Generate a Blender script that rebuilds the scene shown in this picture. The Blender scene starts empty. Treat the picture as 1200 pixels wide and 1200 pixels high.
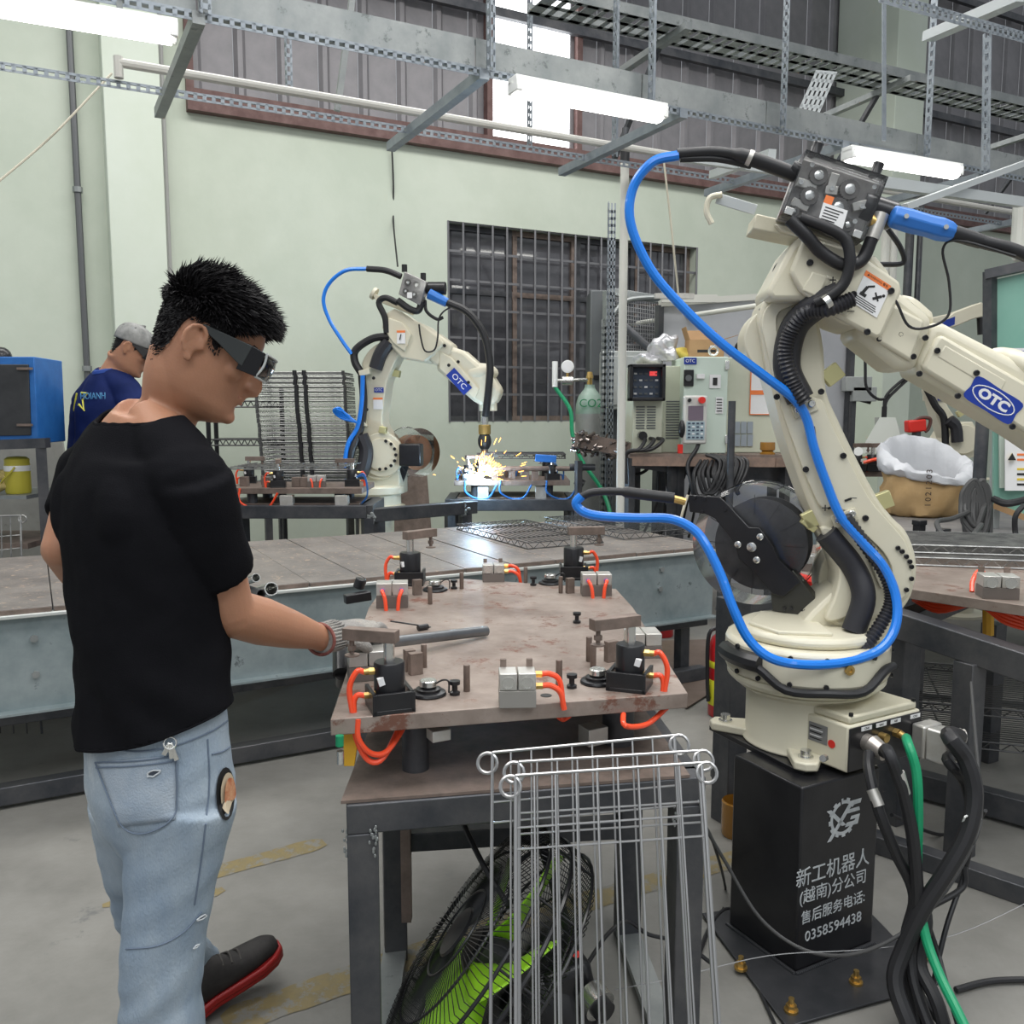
import bpy, bmesh, math, random
from mathutils import Vector, Matrix
from math import sin, cos, pi, radians, sqrt, atan2
random.seed(7)
V = Vector
SC = bpy.context.scene
COL = SC.collection
# ---------------- camera, world, light, exposure ----------------
FPX = 1050.0; CH = 1.45; TH = math.atan(119 / 1050)
cam = bpy.data.cameras.new('camera'); cam.sensor_width = 36; cam.lens = FPX / 1200 * 36
cam.clip_start = .05; cam.clip_end = 200
camo = bpy.data.objects.new('camera', cam); COL.objects.link(camo)
camo.location = (0, 0, CH); camo.rotation_euler = (pi / 2 - TH, 0, 0); SC.camera = camo
SC.view_settings.view_transform = 'Standard'; SC.view_settings.look = 'None'
SC.view_settings.exposure = 0.2; SC.view_settings.gamma = 1
wd = bpy.data.worlds.new('world'); SC.world = wd; wd.use_nodes = True
wd.node_tree.nodes['Background'].inputs[0].default_value = (.90, .95, 1, 1)
wd.node_tree.nodes['Background'].inputs[1].default_value = .42
E1 = V((.8815, .4722, 0)); E2 = V((-.4722, .8815, 0)); UP = V((0, 0, 1))
def W(s, t, z): return E1 * s + E2 * t + UP * z
def area(loc, sx, sy, power, col, rz=radians(28.2), rx=0, ry=0):
    l = bpy.data.lights.new('hall_light', 'AREA'); l.shape = 'RECTANGLE'; l.size = sx; l.size_y = sy
    l.energy = power; l.color = col
    o = bpy.data.objects.new('hall_light', l); COL.objects.link(o); o.location = loc; o.rotation_euler = (rx, ry, rz)
area(W(1.5, 1.2, 5.4), 7, 1.2, 200, (1, .98, .95))
area(W(2.5, 5.3, 5.6), 9, 1.2, 250, (1, .98, .95))
area(W(0, -1.5, 4.6), 7, 1.5, 150, (.95, .98, 1))
# ---------------- pixel rays of the photograph -> world points ----------------
def ray(px, py):
    x = (px - 600) / FPX; v = (600 - py) / FPX
    return V((x, cos(TH) + v * sin(TH), -sin(TH) + v * cos(TH)))
CAM = V((0, 0, CH))
def P(px, py, Y):
    r = ray(px, py); return CAM + r * (Y / r.y)
def G(px, py, z):
    r = ray(px, py); return CAM + r * ((z - CH) / r.z)
def EW(px, py, t):
    r = ray(px, py); return CAM + r * (t / r.dot(E2))
class PL:                                     # a vertical (or any) plane to lay outlines on
    def __init__(s, p, ang=0, tilt=0):
        s.p = p; s.u = V((cos(ang), sin(ang), 0)); s.n = V((sin(ang), -cos(ang), 0))
        if tilt: s.n = (s.n * cos(tilt) + UP * sin(tilt)); 
        s.w = s.u.cross(s.n) * -1 if False else s.n.cross(s.u) 
        if s.w.z < 0: s.w = -s.w
    def __call__(s, px, py, off=0):
        r = ray(px, py); q = s.p + s.n * off
        return CAM + r * ((q - CAM).dot(s.n) / r.dot(s.n))
# ---------------- materials ----------------
MT = {}
def mat(name, c, rough=.5, metal=0., c2=None, ns=6., bump=0., bs=60., c3=None, n3=25., t3=.6, coat=0, trans=0, alpha=1, emis=None, es=0, stretch=None, ior=1.45, sss=0):
    m = bpy.data.materials.new(name); m.use_nodes = True; nt = m.node_tree; N = nt.nodes; L = nt.links
    b = N['Principled BSDF']; b.inputs['Base Color'].default_value = (*c, 1); b.inputs['Roughness'].default_value = rough
    b.inputs['Metallic'].default_value = metal; b.inputs['IOR'].default_value = ior
    if coat: b.inputs['Coat Weight'].default_value = coat
    if trans: b.inputs['Transmission Weight'].default_value = trans
    if alpha < 1: b.inputs['Alpha'].default_value = alpha
    if sss: b.inputs['Subsurface Weight'].default_value = sss; b.inputs['Subsurface Radius'].default_value = (.01, .004, .002); b.inputs['Subsurface Scale'].default_value = .6
    if emis: b.inputs['Emission Color'].default_value = (*emis, 1); b.inputs['Emission Strength'].default_value = es
    if c2 or bump or c3:
        tc = N.new('ShaderNodeTexCoord'); mp = N.new('ShaderNodeMapping'); L.new(tc.outputs['Object'], mp.inputs[0])
        if stretch: mp.inputs['Scale'].default_value = stretch
        cur = None
        if c2:
            n = N.new('ShaderNodeTexNoise'); n.inputs['Scale'].default_value = ns; n.inputs['Detail'].default_value = 8; n.inputs['Roughness'].default_value = .65
            L.new(mp.outputs[0], n.inputs['Vector'])
            r = N.new('ShaderNodeValToRGB'); r.color_ramp.elements[0].position = .35; r.color_ramp.elements[1].position = .65
            r.color_ramp.elements[0].color = (*c, 1); r.color_ramp.elements[1].color = (*c2, 1)
            L.new(n.outputs['Fac'], r.inputs[0]); L.new(r.outputs[0], b.inputs['Base Color']); cur = r.outputs[0]
        if c3:
            n = N.new('ShaderNodeTexNoise'); n.inputs['Scale'].default_value = n3; n.inputs['Detail'].default_value = 10; n.inputs['Roughness'].default_value = .75
            L.new(mp.outputs[0], n.inputs['Vector'])
            r = N.new('ShaderNodeValToRGB'); r.color_ramp.elements[0].position = t3; r.color_ramp.elements[1].position = t3 + .06
            L.new(n.outputs['Fac'], r.inputs[0])
            x = N.new('ShaderNodeMixRGB'); L.new(r.outputs[0], x.inputs[0]); x.inputs[2].default_value = (*c3, 1)
            if cur: L.new(cur, x.inputs[1])
            else: x.inputs[1].default_value = (*c, 1)
            L.new(x.outputs[0], b.inputs['Base Color'])
        if bump:
            n = N.new('ShaderNodeTexNoise'); n.inputs['Scale'].default_value = bs; n.inputs['Detail'].default_value = 4
            L.new(mp.outputs[0], n.inputs['Vector'])
            k = N.new('ShaderNodeBump'); k.inputs['Strength'].default_value = min(1, bump); k.inputs['Distance'].default_value = .004
            L.new(n.outputs['Fac'], k.inputs['Height']); L.new(k.outputs[0], b.inputs['Normal'])
    MT[name] = m; return m
cream = mat('cream_paint', (.72, .68, .54), .38, c2=(.68, .64, .50), ns=3, coat=.15)
creamd = mat('cream_paint_worn', (.70, .66, .52), .42, c2=(.60, .56, .42), ns=8, c3=(.30, .27, .20), n3=45, t3=.70)
blk = mat('black_paint', (.012, .012, .014), .28, c2=(.02, .02, .022), ns=9)
rub = mat('black_rubber', (.018, .018, .02), .45)
corr = mat('corrugated_conduit', (.03, .03, .035), .4)
bhose = mat('blue_hose', (.01, .20, .75), .3, coat=.3)
bconn = mat('blue_plastic', (.03, .17, .55), .4)
green = mat('green_hose', (.01, .27, .12), .4)
orange = mat('red_orange_tube', (.95, .09, .03), .3, coat=.4)
brass = mat('brass', (.62, .42, .15), .3, .9)
alu = mat('bare_aluminium', (.62, .61, .58), .4, .7, c2=(.52, .5, .46), ns=20)
chrome = mat('zinc_bolt', (.75, .75, .72), .25, .95)
mill = mat('mill_scale_steel', (.055, .06, .07), .45, .55, c2=(.12, .12, .125), ns=5, bump=.15, bs=80, c3=(.17, .15, .13), n3=9, t3=.66)
rustp = mat('rusted_plate', (.20, .155, .13), .5, .25, c2=(.36, .30, .26), ns=5, bump=.3, bs=40, c3=(.18, .085, .06), n3=9, t3=.56)
rustb = mat('rusty_steel', (.16, .125, .105), .55, .4, c2=(.26, .20, .17), ns=14, bump=.2, bs=90)
galv = mat('galvanised_steel', (.22, .24, .24), .42, .5, c2=(.32, .335, .33), ns=5, c3=(.14, .155, .155), n3=12, t3=.58)
galvd = mat('galvanised_channel', (.21, .26, .27), .42, .4, c2=(.33, .38, .39), ns=5, c3=(.10, .12, .125), n3=10, t3=.6)
wire = mat('bare_wire', (.42, .42, .42), .33, .85)
wired = mat('dark_wire', (.10, .10, .10), .4, .6)
wireb = mat('bright_wire', (.42, .42, .40), .38, .8, c2=(.2, .2, .2), ns=15)
whitep = mat('white_plastic', (.85, .86, .84), .35)
redp = mat('red_plastic', (.7, .03, .02), .35)
yel = mat('yellow_paint', (.75, .42, .03), .4)
prt = mat('label_white', (.8, .8, .8), .5)
prk = mat('print_black', (.02, .02, .02), .5)
prb = mat('logo_blue', (.015, .045, .32), .35)
pro = mat('print_orange', (.85, .22, .06), .5)
LAMP = mat('lamp_light', (1, 1, 1), .5, emis=(1, .99, .93), es=7)
clearp = mat('clear_plastic', (.93, .95, .97), .06)
_n = clearp.node_tree; _t = _n.nodes.new('ShaderNodeBsdfTransparent'); _g = _n.nodes.new('ShaderNodeBsdfGlossy'); _g.inputs['Roughness'].default_value = .08; _f = _n.nodes.new('ShaderNodeFresnel'); _f.inputs[0].default_value = 1.5; _x = _n.nodes.new('ShaderNodeMixShader')
_t.inputs[0].default_value = (.97, .975, .98, 1)
_n.links.new(_f.outputs[0], _x.inputs[0]); _n.links.new(_t.outputs[0], _x.inputs[1]); _n.links.new(_g.outputs[0], _x.inputs[2]); _n.links.new(_x.outputs[0], _n.nodes['Material Output'].inputs[0])
# ---------------- mesh builder ----------------
def cr(pts, k=6, closed=False):
    pts = [V(p) for p in pts]; n = len(pts); out = []
    if n < 3: return pts
    rng = range(n if closed else n - 1)
    for i in rng:
        if closed: a, b, c, d = (pts[(i + j) % n] for j in (-1, 0, 1, 2))
        else: a = pts[i - 1] if i else pts[0] * 2 - pts[1]; b = pts[i]; c = pts[i + 1]; d = pts[i + 2] if i + 2 < n else c * 2 - b
        for j in range(k):
            t = j / k; out.append(.5 * ((2 * b) + (c - a) * t + (2 * a - 5 * b + 4 * c - d) * t * t + (3 * b - a - 3 * c + d) * t ** 3))
    if not closed: out.append(pts[-1])
    return out
ORG = {}
class MB:
    def __init__(s): s.v = []; s.f = []
    def add(s, vs, fs):
        o = len(s.v); s.v += [V(v) for v in vs]; s.f += [[i + o for i in f] for f in fs]; return s
    def box(s, c, d, ax=None):
        c = V(c); X, Y, Z = ax or (V((1, 0, 0)), V((0, 1, 0)), V((0, 0, 1)))
        vs = [c + X * (i * d[0] / 2) + Y * (j * d[1] / 2) + Z * (k * d[2] / 2) for i in (-1, 1) for j in (-1, 1) for k in (-1, 1)]
        return s.add(vs, [(0, 1, 3, 2), (4, 6, 7, 5), (0, 4, 5, 1), (2, 3, 7, 6), (0, 2, 6, 4), (1, 5, 7, 3)])
    def wbox(s, c, d): return s.box(c, d, (E1, E2, UP))
    def bar(s, a, b, w, h, up=None):
        a = V(a); b = V(b); d = b - a; L = d.length; X = d / L; u = V(up) if up else UP
        if abs(X.dot(u)) > .97: u = V((.47, -.88, 0)) 
        Y = u.cross(X).normalized(); Z = X.cross(Y)
        return s.box((a + b) / 2, (L, w, h), (X, Y, Z))
    def cyl(s, a, b, r, r2=None, n=16, caps=True):
        a = V(a); b = V(b); r2 = r if r2 is None else r2; d = (b - a).normalized()
        x = d.orthogonal().normalized(); y = d.cross(x); vs = []
        for p, q in ((a, r), (b, r2)): vs += [p + (x * cos(2 * pi * i / n) + y * sin(2 * pi * i / n)) * q for i in range(n)]
        fs = [(i, (i + 1) % n, (i + 1) % n + n, i + n) for i in range(n)]
        if caps: fs += [tuple(range(n))[::-1], tuple(range(n, 2 * n))]
        return s.add(vs, fs)
    def tube(s, pts, r, n=8, k=5, closed=False, caps=True, rf=None):
        pts = cr(pts, k, closed) if k > 1 else [V(p) for p in pts]; m = len(pts); vs = []; x = None
        for i, p in enumerate(pts):
            if closed: d = pts[(i + 1) % m] - pts[i - 1]
            else: d = pts[min(i + 1, m - 1)] - pts[max(i - 1, 0)]
            if d.length < 1e-9: d = V((0, 0, 1))
            d.normalize()
            if x is None: x = d.orthogonal().normalized()
            else:
                x = x - d * x.dot(d); x = x.normalized() if x.length > 1e-6 else d.orthogonal().normalized()
            y = d.cross(x); q = rf(i / (m - 1), i) * r if rf else r
            vs += [p + (x * cos(2 * pi * j / n) + y * sin(2 * pi * j / n)) * q for j in range(n)]
        fs = []
        for i in range(m if closed else m - 1):
            a = i * n; b = ((i + 1) % m) * n; fs += [(a + j, a + (j + 1) % n, b + (j + 1) % n, b + j) for j in range(n)]
        if caps and not closed: fs += [tuple(range(n))[::-1], tuple(range((m - 1) * n, m * n))]
        return s.add(vs, fs)
    def prism(s, pts, vec):
        pts = [V(p) for p in pts]; vec = V(vec); n = len(pts)
        nn = V((0, 0, 0))
        for i in range(n): nn += (pts[i] - pts[0]).cross(pts[(i + 1) % n] - pts[0])
        if nn.dot(vec) > 0: pts = pts[::-1]
        return s.add(pts + [p + vec for p in pts], [tuple(range(n)), tuple(range(n, 2 * n))[::-1]] + [(i + n, (i + 1) % n + n, (i + 1) % n, i) for i in range(n)])
    def lathe(s, prof, o, ax=UP, n=24, x=None):
        o = V(o); d = V(ax).normalized(); x = (V(x) if x else d.orthogonal()).normalized(); y = d.cross(x); vs = []
        for r, h in prof: vs += [o + d * h + (x * cos(2 * pi * i / n) + y * sin(2 * pi * i / n)) * r for i in range(n)]
        m = len(prof); fs = [(k * n + i, k * n + (i + 1) % n, (k + 1) * n + (i + 1) % n, (k + 1) * n + i) for k in range(m - 1) for i in range(n)]
        fs += [tuple(range(n))[::-1], tuple(range((m - 1) * n, m * n))]
        return s.add(vs, fs)
    def ell(s, c, r, ax=None, nu=14, nv=9):
        c = V(c); X, Y, Z = ax or (V((1, 0, 0)), V((0, 1, 0)), UP)
        vs = [c + Z * r[2], ]
        for j in range(1, nv):
            t = pi * j / nv; vs += [c + Z * (r[2] * cos(t)) + (X * (r[0] * cos(2 * pi * i / nu)) + Y * (r[1] * sin(2 * pi * i / nu))) * sin(t) for i in range(nu)]
        vs.append(c - Z * r[2]); fs = [(0, 1 + i, 1 + (i + 1) % nu) for i in range(nu)]
        for j in range(nv - 2): a = 1 + j * nu; fs += [(a + i, a + nu + i, a + nu + (i + 1) % nu, a + (i + 1) % nu) for i in range(nu)]
        a = 1 + (nv - 2) * nu; e = len(vs) - 1; fs += [(a + i, e, a + (i + 1) % nu) for i in range(nu)]
        return s.add(vs, fs)
    def sheet(s, grid):
        h = len(grid); w = len(grid[0]); return s.add([p for r in grid for p in r], [(i * w + j, i * w + j + 1, (i + 1) * w + j + 1, (i + 1) * w + j) for i in range(h - 1) for j in range(w - 1)])
    def mesh(s, name, m, org=V((0, 0, 0)), smooth=35):
        me = bpy.data.meshes.new(name); me.from_pydata([v - org for v in s.v], [], s.f)
        if m: me.materials.append(m)
        if smooth:
            me.shade_smooth(); me.set_sharp_from_angle(angle=radians(smooth))
        return me
    def build(s, name, m, parent=None, bevel=0, smooth=35, seg=2, org=None, fix=False):
        og = ORG.get(parent.name, V((0, 0, 0))) if parent else (org or V((0, 0, 0)))
        me = s.mesh(name, m, og, smooth)
        if fix:
            bm = bmesh.new(); bm.from_mesh(me); bmesh.ops.recalc_face_normals(bm, faces=bm.faces); bm.to_mesh(me); bm.free()
        o = bpy.data.objects.new(name, me); COL.objects.link(o)
        if parent: o.parent = parent
        elif org: o.location = org
        ORG[o.name] = og
        if bevel:
            b = o.modifiers.new('bevel', 'BEVEL'); b.width = bevel; b.segments = seg; b.limit_method = 'ANGLE'; b.angle_limit = radians(40); b.harden_normals = False
        return o
def tag(o, label=None, cat=None, group=None, kind=None):
    if label: o['label'] = label
    if cat: o['category'] = cat
    if group: o['group'] = group
    if kind: o['kind'] = kind
    return o
def thing(name, label, cat, loc=(0, 0, 0), group=None):
    o = bpy.data.objects.new(name, None); COL.objects.link(o); o.location = V(loc); o.empty_display_size = .05
    ORG[o.name] = V(loc); return tag(o, label, cat, group)
def one(mb, name, m, label, cat, group=None, org=None, **k):
    if org is None:
        n = len(mb.v); c = sum(mb.v, V((0, 0, 0))) / n; org = V((c.x, c.y, min(v.z for v in mb.v)))
    return tag(mb.build(name, m, org=org, **k), label, cat, group)
def dup(o, loc=None, rz=None, label=None, parent=None, group=None):
    c = o.copy(); COL.objects.link(c); c.parent = parent
    for ch in list(o.children): dup(ch, parent=c)
    if loc is not None: c.location = loc
    if rz is not None: c.rotation_euler = (0, 0, rz)
    if label: c['label'] = label
    if group: c['group'] = group
    return c
def text(s, size, loc, ux, uy, m, name, parent, ext=.0006, align='CENTER', wscale=1., bold=0):
    c = bpy.data.curves.new('text', 'FONT'); c.body = s; c.size = size; c.extrude = ext; c.align_x = align; c.align_y = 'CENTER'; c.resolution_u = 3; c.offset = bold
    t = bpy.data.objects.new('t', c); COL.objects.link(t); bpy.context.view_layer.update()
    me = bpy.data.meshes.new_from_object(t.evaluated_get(bpy.context.evaluated_depsgraph_get())); bpy.data.objects.remove(t); bpy.data.curves.remove(c)
    ux = V(ux).normalized() * wscale; uy = V(uy).normalized(); uz = ux.cross(uy).normalized(); og = ORG.get(parent.name, V((0, 0, 0)))
    for v in me.vertices: q = v.co; v.co = V(loc) - og + ux * q.x + uy * q.y + uz * q.z
    me.materials.clear(); me.materials.append(m); me.name = name
    o = bpy.data.objects.new(name, me); COL.objects.link(o); o.parent = parent; ORG[o.name] = og; return o
# ================= the setting =================
wallm = mat('green_plaster', (.56, .61, .52), .75, c2=(.49, .545, .455), ns=1.3, bump=.12, bs=30, c3=(.40, .43, .36), n3=5, t3=.70)
wallp = mat('pillar_plaster', (.63, .685, .60), .7, c2=(.58, .64, .54), ns=1.5, c3=(.42, .44, .38), n3=4, t3=.72)
conc = mat('concrete', (.175, .170, .155), .5, c2=(.255, .248, .228), ns=2.2, bump=.15, bs=70, c3=(.15, .15, .145), n3=3.5, t3=.62)
clad = mat('cladding', (.20, .195, .205), .5, .2, c2=(.25, .24, .25), ns=4)
rustt = mat('rust_trim', (.10, .05, .045), .6, c2=(.17, .10, .09), ns=9)
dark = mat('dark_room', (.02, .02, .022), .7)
glass = mat('window_glass', (.10, .10, .11), .04, c2=(.03, .03, .035), ns=1.2, coat=1)
tape = mat('worn_yellow_tape', (.25, .195, .085), .6, c2=(.20, .165, .09), ns=30, c3=(.215, .21, .19), n3=16, t3=.50)
daylight = mat('daylight_sheet', (1, 1, 1), .5, emis=(.95, .98, 1), es=3.2)
def st(o): o['kind'] = 'structure'; return o
st(MB().add([W(-6, -14, 0), W(26, -14, 0), W(26, 9, 0), W(-6, 9, 0)], [(0, 1, 2, 3)]).build('floor', conc, smooth=0))
T0 = 7.87; ZT = 3.86; S0 = EW(217, 100, T0).dot(E1)
wa, wb, z0, z1 = EW(525, 258, T0).dot(E1), EW(817, 290, T0).dot(E1), 1.34, 3.21
m = MB()
def wseg(a, b, z, y, mb=m, t=T0, th=.2): return mb.wbox(W((a + b) / 2, t + th / 2, (z + y) / 2), (b - a, th, y - z))
wseg(-5, S0, 0, 8); wseg(S0, wa, 0, ZT); wseg(wa, wb, 0, z0); wseg(wa, wb, z1, ZT); wseg(wb, 26, 0, ZT)
st(m.build('wall_back', wallm, smooth=0))
# cladding above the masonry, daylight sheets between px 577 and 677
up = thing('wall_cladding', None, None, W(S0, T0, ZT)); st(up)
da, db = EW(579, 100, T0).dot(E1), EW(678, 100, T0).dot(E1)
w = .36; k = 0; s = S0 + .05; proto = None
pts = [(0, 0), (.03, -.035), (.07, -.035), (.10, 0), (w - .004, 0)]
vs = []
for (a, b) in pts: vs += [E1 * a + E2 * b, E1 * a + E2 * b + UP * 4.2]
me = MB().add(vs, [(2 * i, 2 * i + 2, 2 * i + 3, 2 * i + 1) for i in range(4)]).mesh('cladding_panel', clad, smooth=0)
while s < 26:
    if not (da - .2 < s < db - .1):
        o = bpy.data.objects.new('cladding_panel', me); COL.objects.link(o); o.parent = up; o.location = W(s - S0, .12, 0)
    s += w
win = thing('window_1', None, None, W(da, T0, ZT)); st(win)
for i in range(3):
    a = da + (db - da) * i / 3; b = da + (db - da) * (i + 1) / 3 - .006
    MB().wbox(W((a + b) / 2, T0 + .1, ZT + 2.0), (b - a, .012, 4.2)).build('daylight_panel', daylight, win, smooth=0)
for s_ in (da - .03, db + .03): MB().wbox(W(s_, T0 + .06, ZT + 2), (.06, .08, 4.1)).build('window_jamb', rustt, win)
m = MB(); 
# steel sill rail under the cladding
m = MB(); m.bar(W(S0, T0 - .04, ZT + .03), W(26, T0 - .04, ZT + .03), .10, .11); m.bar(W(S0, T0 - .02, ZT + .13), W(26, T0 - .02, ZT + .13), .05, .06)
st(m.build('trim_1', rustt))
st(MB().bar(W(S0 + .03, T0 - .02, ZT + .1), W(S0 + .03, T0 - .02, 8), .06, .06).build('trim_2', rustt))
# purlins on the cladding
for i, zz in enumerate((5.15, 6.6)): st(MB().bar(W(S0, T0 + .0, zz), W(26, T0 + .0, zz), .06, .08).build('trim_%d' % (3 + i), mill))
# barred window
w2 = thing('window_2', None, None, W(wa, T0, z0)); st(w2)
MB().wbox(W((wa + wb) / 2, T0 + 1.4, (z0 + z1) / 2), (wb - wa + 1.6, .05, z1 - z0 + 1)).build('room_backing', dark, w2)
for i in range(4):
    a = wa + (wb - wa) * i / 4; b = wa + (wb - wa) * (i + 1) / 4
    f = MB()
    for c_ in (a + .03, b - .03): f.bar(W(c_, T0 + .14, z0), W(c_, T0 + .14, z1), .05, .05)
    for zz in (z0 + .03, z1 - .03, z1 - .62): f.bar(W(a, T0 + .14, zz), W(b, T0 + .14, zz), .05, .05)
    f.build('window_sash', rustb if i % 2 else mill, w2)
    MB().wbox(W((a + b) / 2, T0 + .15, (z0 + z1) / 2 - .3), (b - a - .08, .008, z1 - z0 - .62)).build('pane', glass, w2)
    MB().wbox(W((a + b) / 2, T0 + .15, z1 - .32), (b - a - .08, .008, .56)).build('pane', glass, w2)
barm = mat('window_bar', (.20, .20, .21), .45, .5)
n = 19; vm = MB().cyl(V((0, 0, 0)), V((0, 0, z1 - z0)), .011, n=6).mesh('bar', barm)
for i in range(n + 1):
    o = bpy.data.objects.new('window_bar', vm); COL.objects.link(o); o.parent = w2; o.location = E1 * ((wb - wa) * i / n) - E2 * .0
for i in range(8):
    zz = z0 + (z1 - z0) * i / 7; MB().bar(W(wa, T0 + .02, zz), W(wb, T0 + .02, zz), .012, .022).build('window_crossbar', barm, w2)
# pillars
def pillar(px0, px1, py, t, d, name):
    a = EW(px0, py, t).dot(E1); b = EW(px1, py, t).dot(E1)
    return st(MB().wbox(W((a + b) / 2, t + d / 2, 4), (b - a, d, 8)).build(name, wallp, bevel=.006))
pillar(128, 194, 250, T0 - .22, .3, 'wall_pillar_left')
pillar(1052, 1086, 60, T0 - .75, .85, 'wall_pillar_right')
st(MB().bar(W(-.35, T0 - .03, 0), W(-.35, T0 - .03, 0), .1, .1).build('x', dark)) if 0 else None
# worn floor tape
def strip(px, py, qx, qy, hw):
    a = G(px, py, 0); b = G(qx, qy, 0); L = (b - a).length; d = (b - a).normalized(); e = V((-d.y, d.x, 0)); n = int(L / .03); g = []
    for i in range(n + 1):
        p = a + d * (L * i / n); w_ = hw * random.uniform(.9, 1.03) * (1 if 0 < i < n else .6)
        g.append([p + e * w_ + UP * .0015, p - e * w_ * random.uniform(.94, 1.03) + UP * .0015])
    return one(MB().sheet(g), 'floor_tape', tape, None, None, smooth=0)
for i, (a, l) in enumerate([((238, 1026, 380, 987, .045), 'worn yellow floor tape strip behind the legs of the man in black'),
    ((120, 1062, 172, 1050, .02), 'faint scrap of yellow floor tape left of the blue jeans leg'),
    ((225, 1056, 262, 1042, .025), 'short triangular scrap of yellow tape beside the jeans knee'),
    ((262, 1200, 560, 1094, .055), 'worn yellow floor tape passing under the left legs of the welding table'),
    ((560, 1092, 880, 1002, .05), 'yellow floor tape running under the wire frames to the black pedestal')]):
    tag(strip(*a), l, 'floor tape')
# ================= wall things =================
def pipe(a, b, r, m_, label, name='conduit', cat='pipe', clamps=0):
    o = thing(name, label, cat, a); MB().cyl(a, b, r, n=10).build('pipe', m_, o)
    for i in range(clamps):
        p = V(a).lerp(V(b), (i + .5) / clamps); MB().cyl(p - (V(b) - V(a)).normalized() * .02, p + (V(b) - V(a)).normalized() * .02, r * 1.5, n=10).build('clamp', galv, o)
    return o
a = EW(104, 470, T0 - .06); pipe(V((a.x, a.y, 1.1)), V((a.x, a.y, 6.5)), .025, mat('conduit_grey', (.13, .135, .14), .45, .4), 'dark vertical conduit on the green wall left of the pillar', clamps=4)
a = EW(198, 300, T0 - .04); pipe(V((a.x, a.y, 0)), V((a.x, a.y, 6.5)), .02, mat('pipe_grey', (.35, .35, .34), .5), 'thin grey pipe on the right side of the left wall pillar', clamps=2)
# thin hanging wires on the wall
def wire_(pts, r, m_, name, label, cat='cable', n=6, k=6, **kw): return one(MB().tube(pts, r, n, k), name, m_, label, cat, **kw)
wire_([EW(459, 168, T0 - .04), EW(461, 215, T0 - .02), EW(461, 260, T0 - .02), EW(466, 312, T0 - .5)], .008, rub, 'wall_cable', 'thin dark cable hanging down the wall above the far robot')
wire_([P(778, 190, 5.4), P(786, 260, 5.4), P(795, 345, 5.4)], .006, mat('twine', (.6, .56, .45), .7), 'hanging_cord', 'pale cord hanging behind the blue hose loop')
wire_([P(-20, 228, 4.0), P(60, 160, 4.2), P(131, 86, 4.4)], .005, MT['twine'], 'slanting_cord', 'pale cord slanting up to the rail at top left')
# ================= overhead strut frame =================
ZR = 2.9; TR = 3.6; TR2 = 4.42
frame = thing('overhead_rail_frame', 'galvanised rail frame hanging over the long bench with slotted cross arms', 'rail frame', W(.6, TR, ZR))
# deep channel, as jointed lengths
cuts = [-1.2, .62, 1.75, 2.62, 3.4, 4.55, 6.2, 8.5]
for a, b in zip(cuts, cuts[1:]):
    m = MB(); m.bar(W(a + .004, TR, ZR + .06), W(b - .004, TR, ZR + .06), .006, .115); m.bar(W(a + .004, TR + .03, ZR + .005), W(b - .004, TR + .03, ZR + .005), .06, .006); m.bar(W(a + .004, TR + .03, ZR + .117), W(b - .004, TR + .03, ZR + .117), .06, .006)
    m.build('channel_length', galv, frame)
slotm = mat('slotted_steel', (.22, .25, .28), .42, .6, c2=(.32, .35, .38), ns=9)
def slotted(a, b, w, th, side, name, parent, step=.04, m_=slotm):
    """an angle iron with real slots: a ladder of pieces"""
    a = V(a); b = V(b); d = (b - a); L = d.length; d /= L; side = V(side).normalized(); o = side.cross(d).normalized(); m = MB()
    for sgn in (0, 1):
        u = side if sgn == 0 else o; nn = o if sgn == 0 else side
        for k_ in (.1, .5, .9) if w > .05 else (.14, .86): m.box((a + b) / 2 + u * (w * k_), (L, w * (.2 if w > .05 else .28), th), (d, u, nn))
        nst = int(L / step)
        for i in range(nst): m.box(a + d * (i + .5) * step + u * w * .5, (step * .42, w * .9, th), (d, u, nn))
    return m.build(name, m_, parent)
slotted(W(-1.2, TR - .02, ZR - .005), W(8.5, TR - .02, ZR - .005), .035, .003, E2, 'slotted_rail', frame)
slotted(W(-1.2, TR2, ZR - .02), W(8.5, TR2, ZR - .02), .035, .003, E2, 'slotted_rail', frame)
m = MB().cyl(W(.42, TR2 - .03, ZR + .045), W(8.5, TR2 - .03, ZR + .045), .02, n=10); m.cyl(W(.42, TR2 - .03, ZR + .07), W(.42, TR2 - .03, ZR - .02), .02, n=10)
m.build('pale_pipe', mat('pale_pipe', (.55, .54, .50), .5), frame)
for s_ in (.62, 1.78, 2.85, 3.95, 5.2, 6.6):
    MB().bar(W(s_, TR - .03, ZR - .03), W(s_, TR2 + .28, ZR - .05), .045, .045).build('cross_arm', galv if s_ < 1 else slotm, frame)
for s_, t_ in ((.62, TR), (1.78, TR), (2.98, TR2), (2.62, TR), (3.45, TR), (4.55, TR), (1.4, TR2 + 1), (3.1, TR2 + 1.2)):
    m = slotted(W(s_, t_ - .05, ZR + (.35 if t_ > 5 else -.02)), W(s_, t_ - .05, 6.2), .042, .003, E1, 'hanger', frame, step=.05)
for i, (a, b) in enumerate([((150, 385, 130), 0)]): pass
MB().bar(P(395, 130, 4.9), P(415, -20, 4.9), .03, .03).build('brace', galv, frame)
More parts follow.
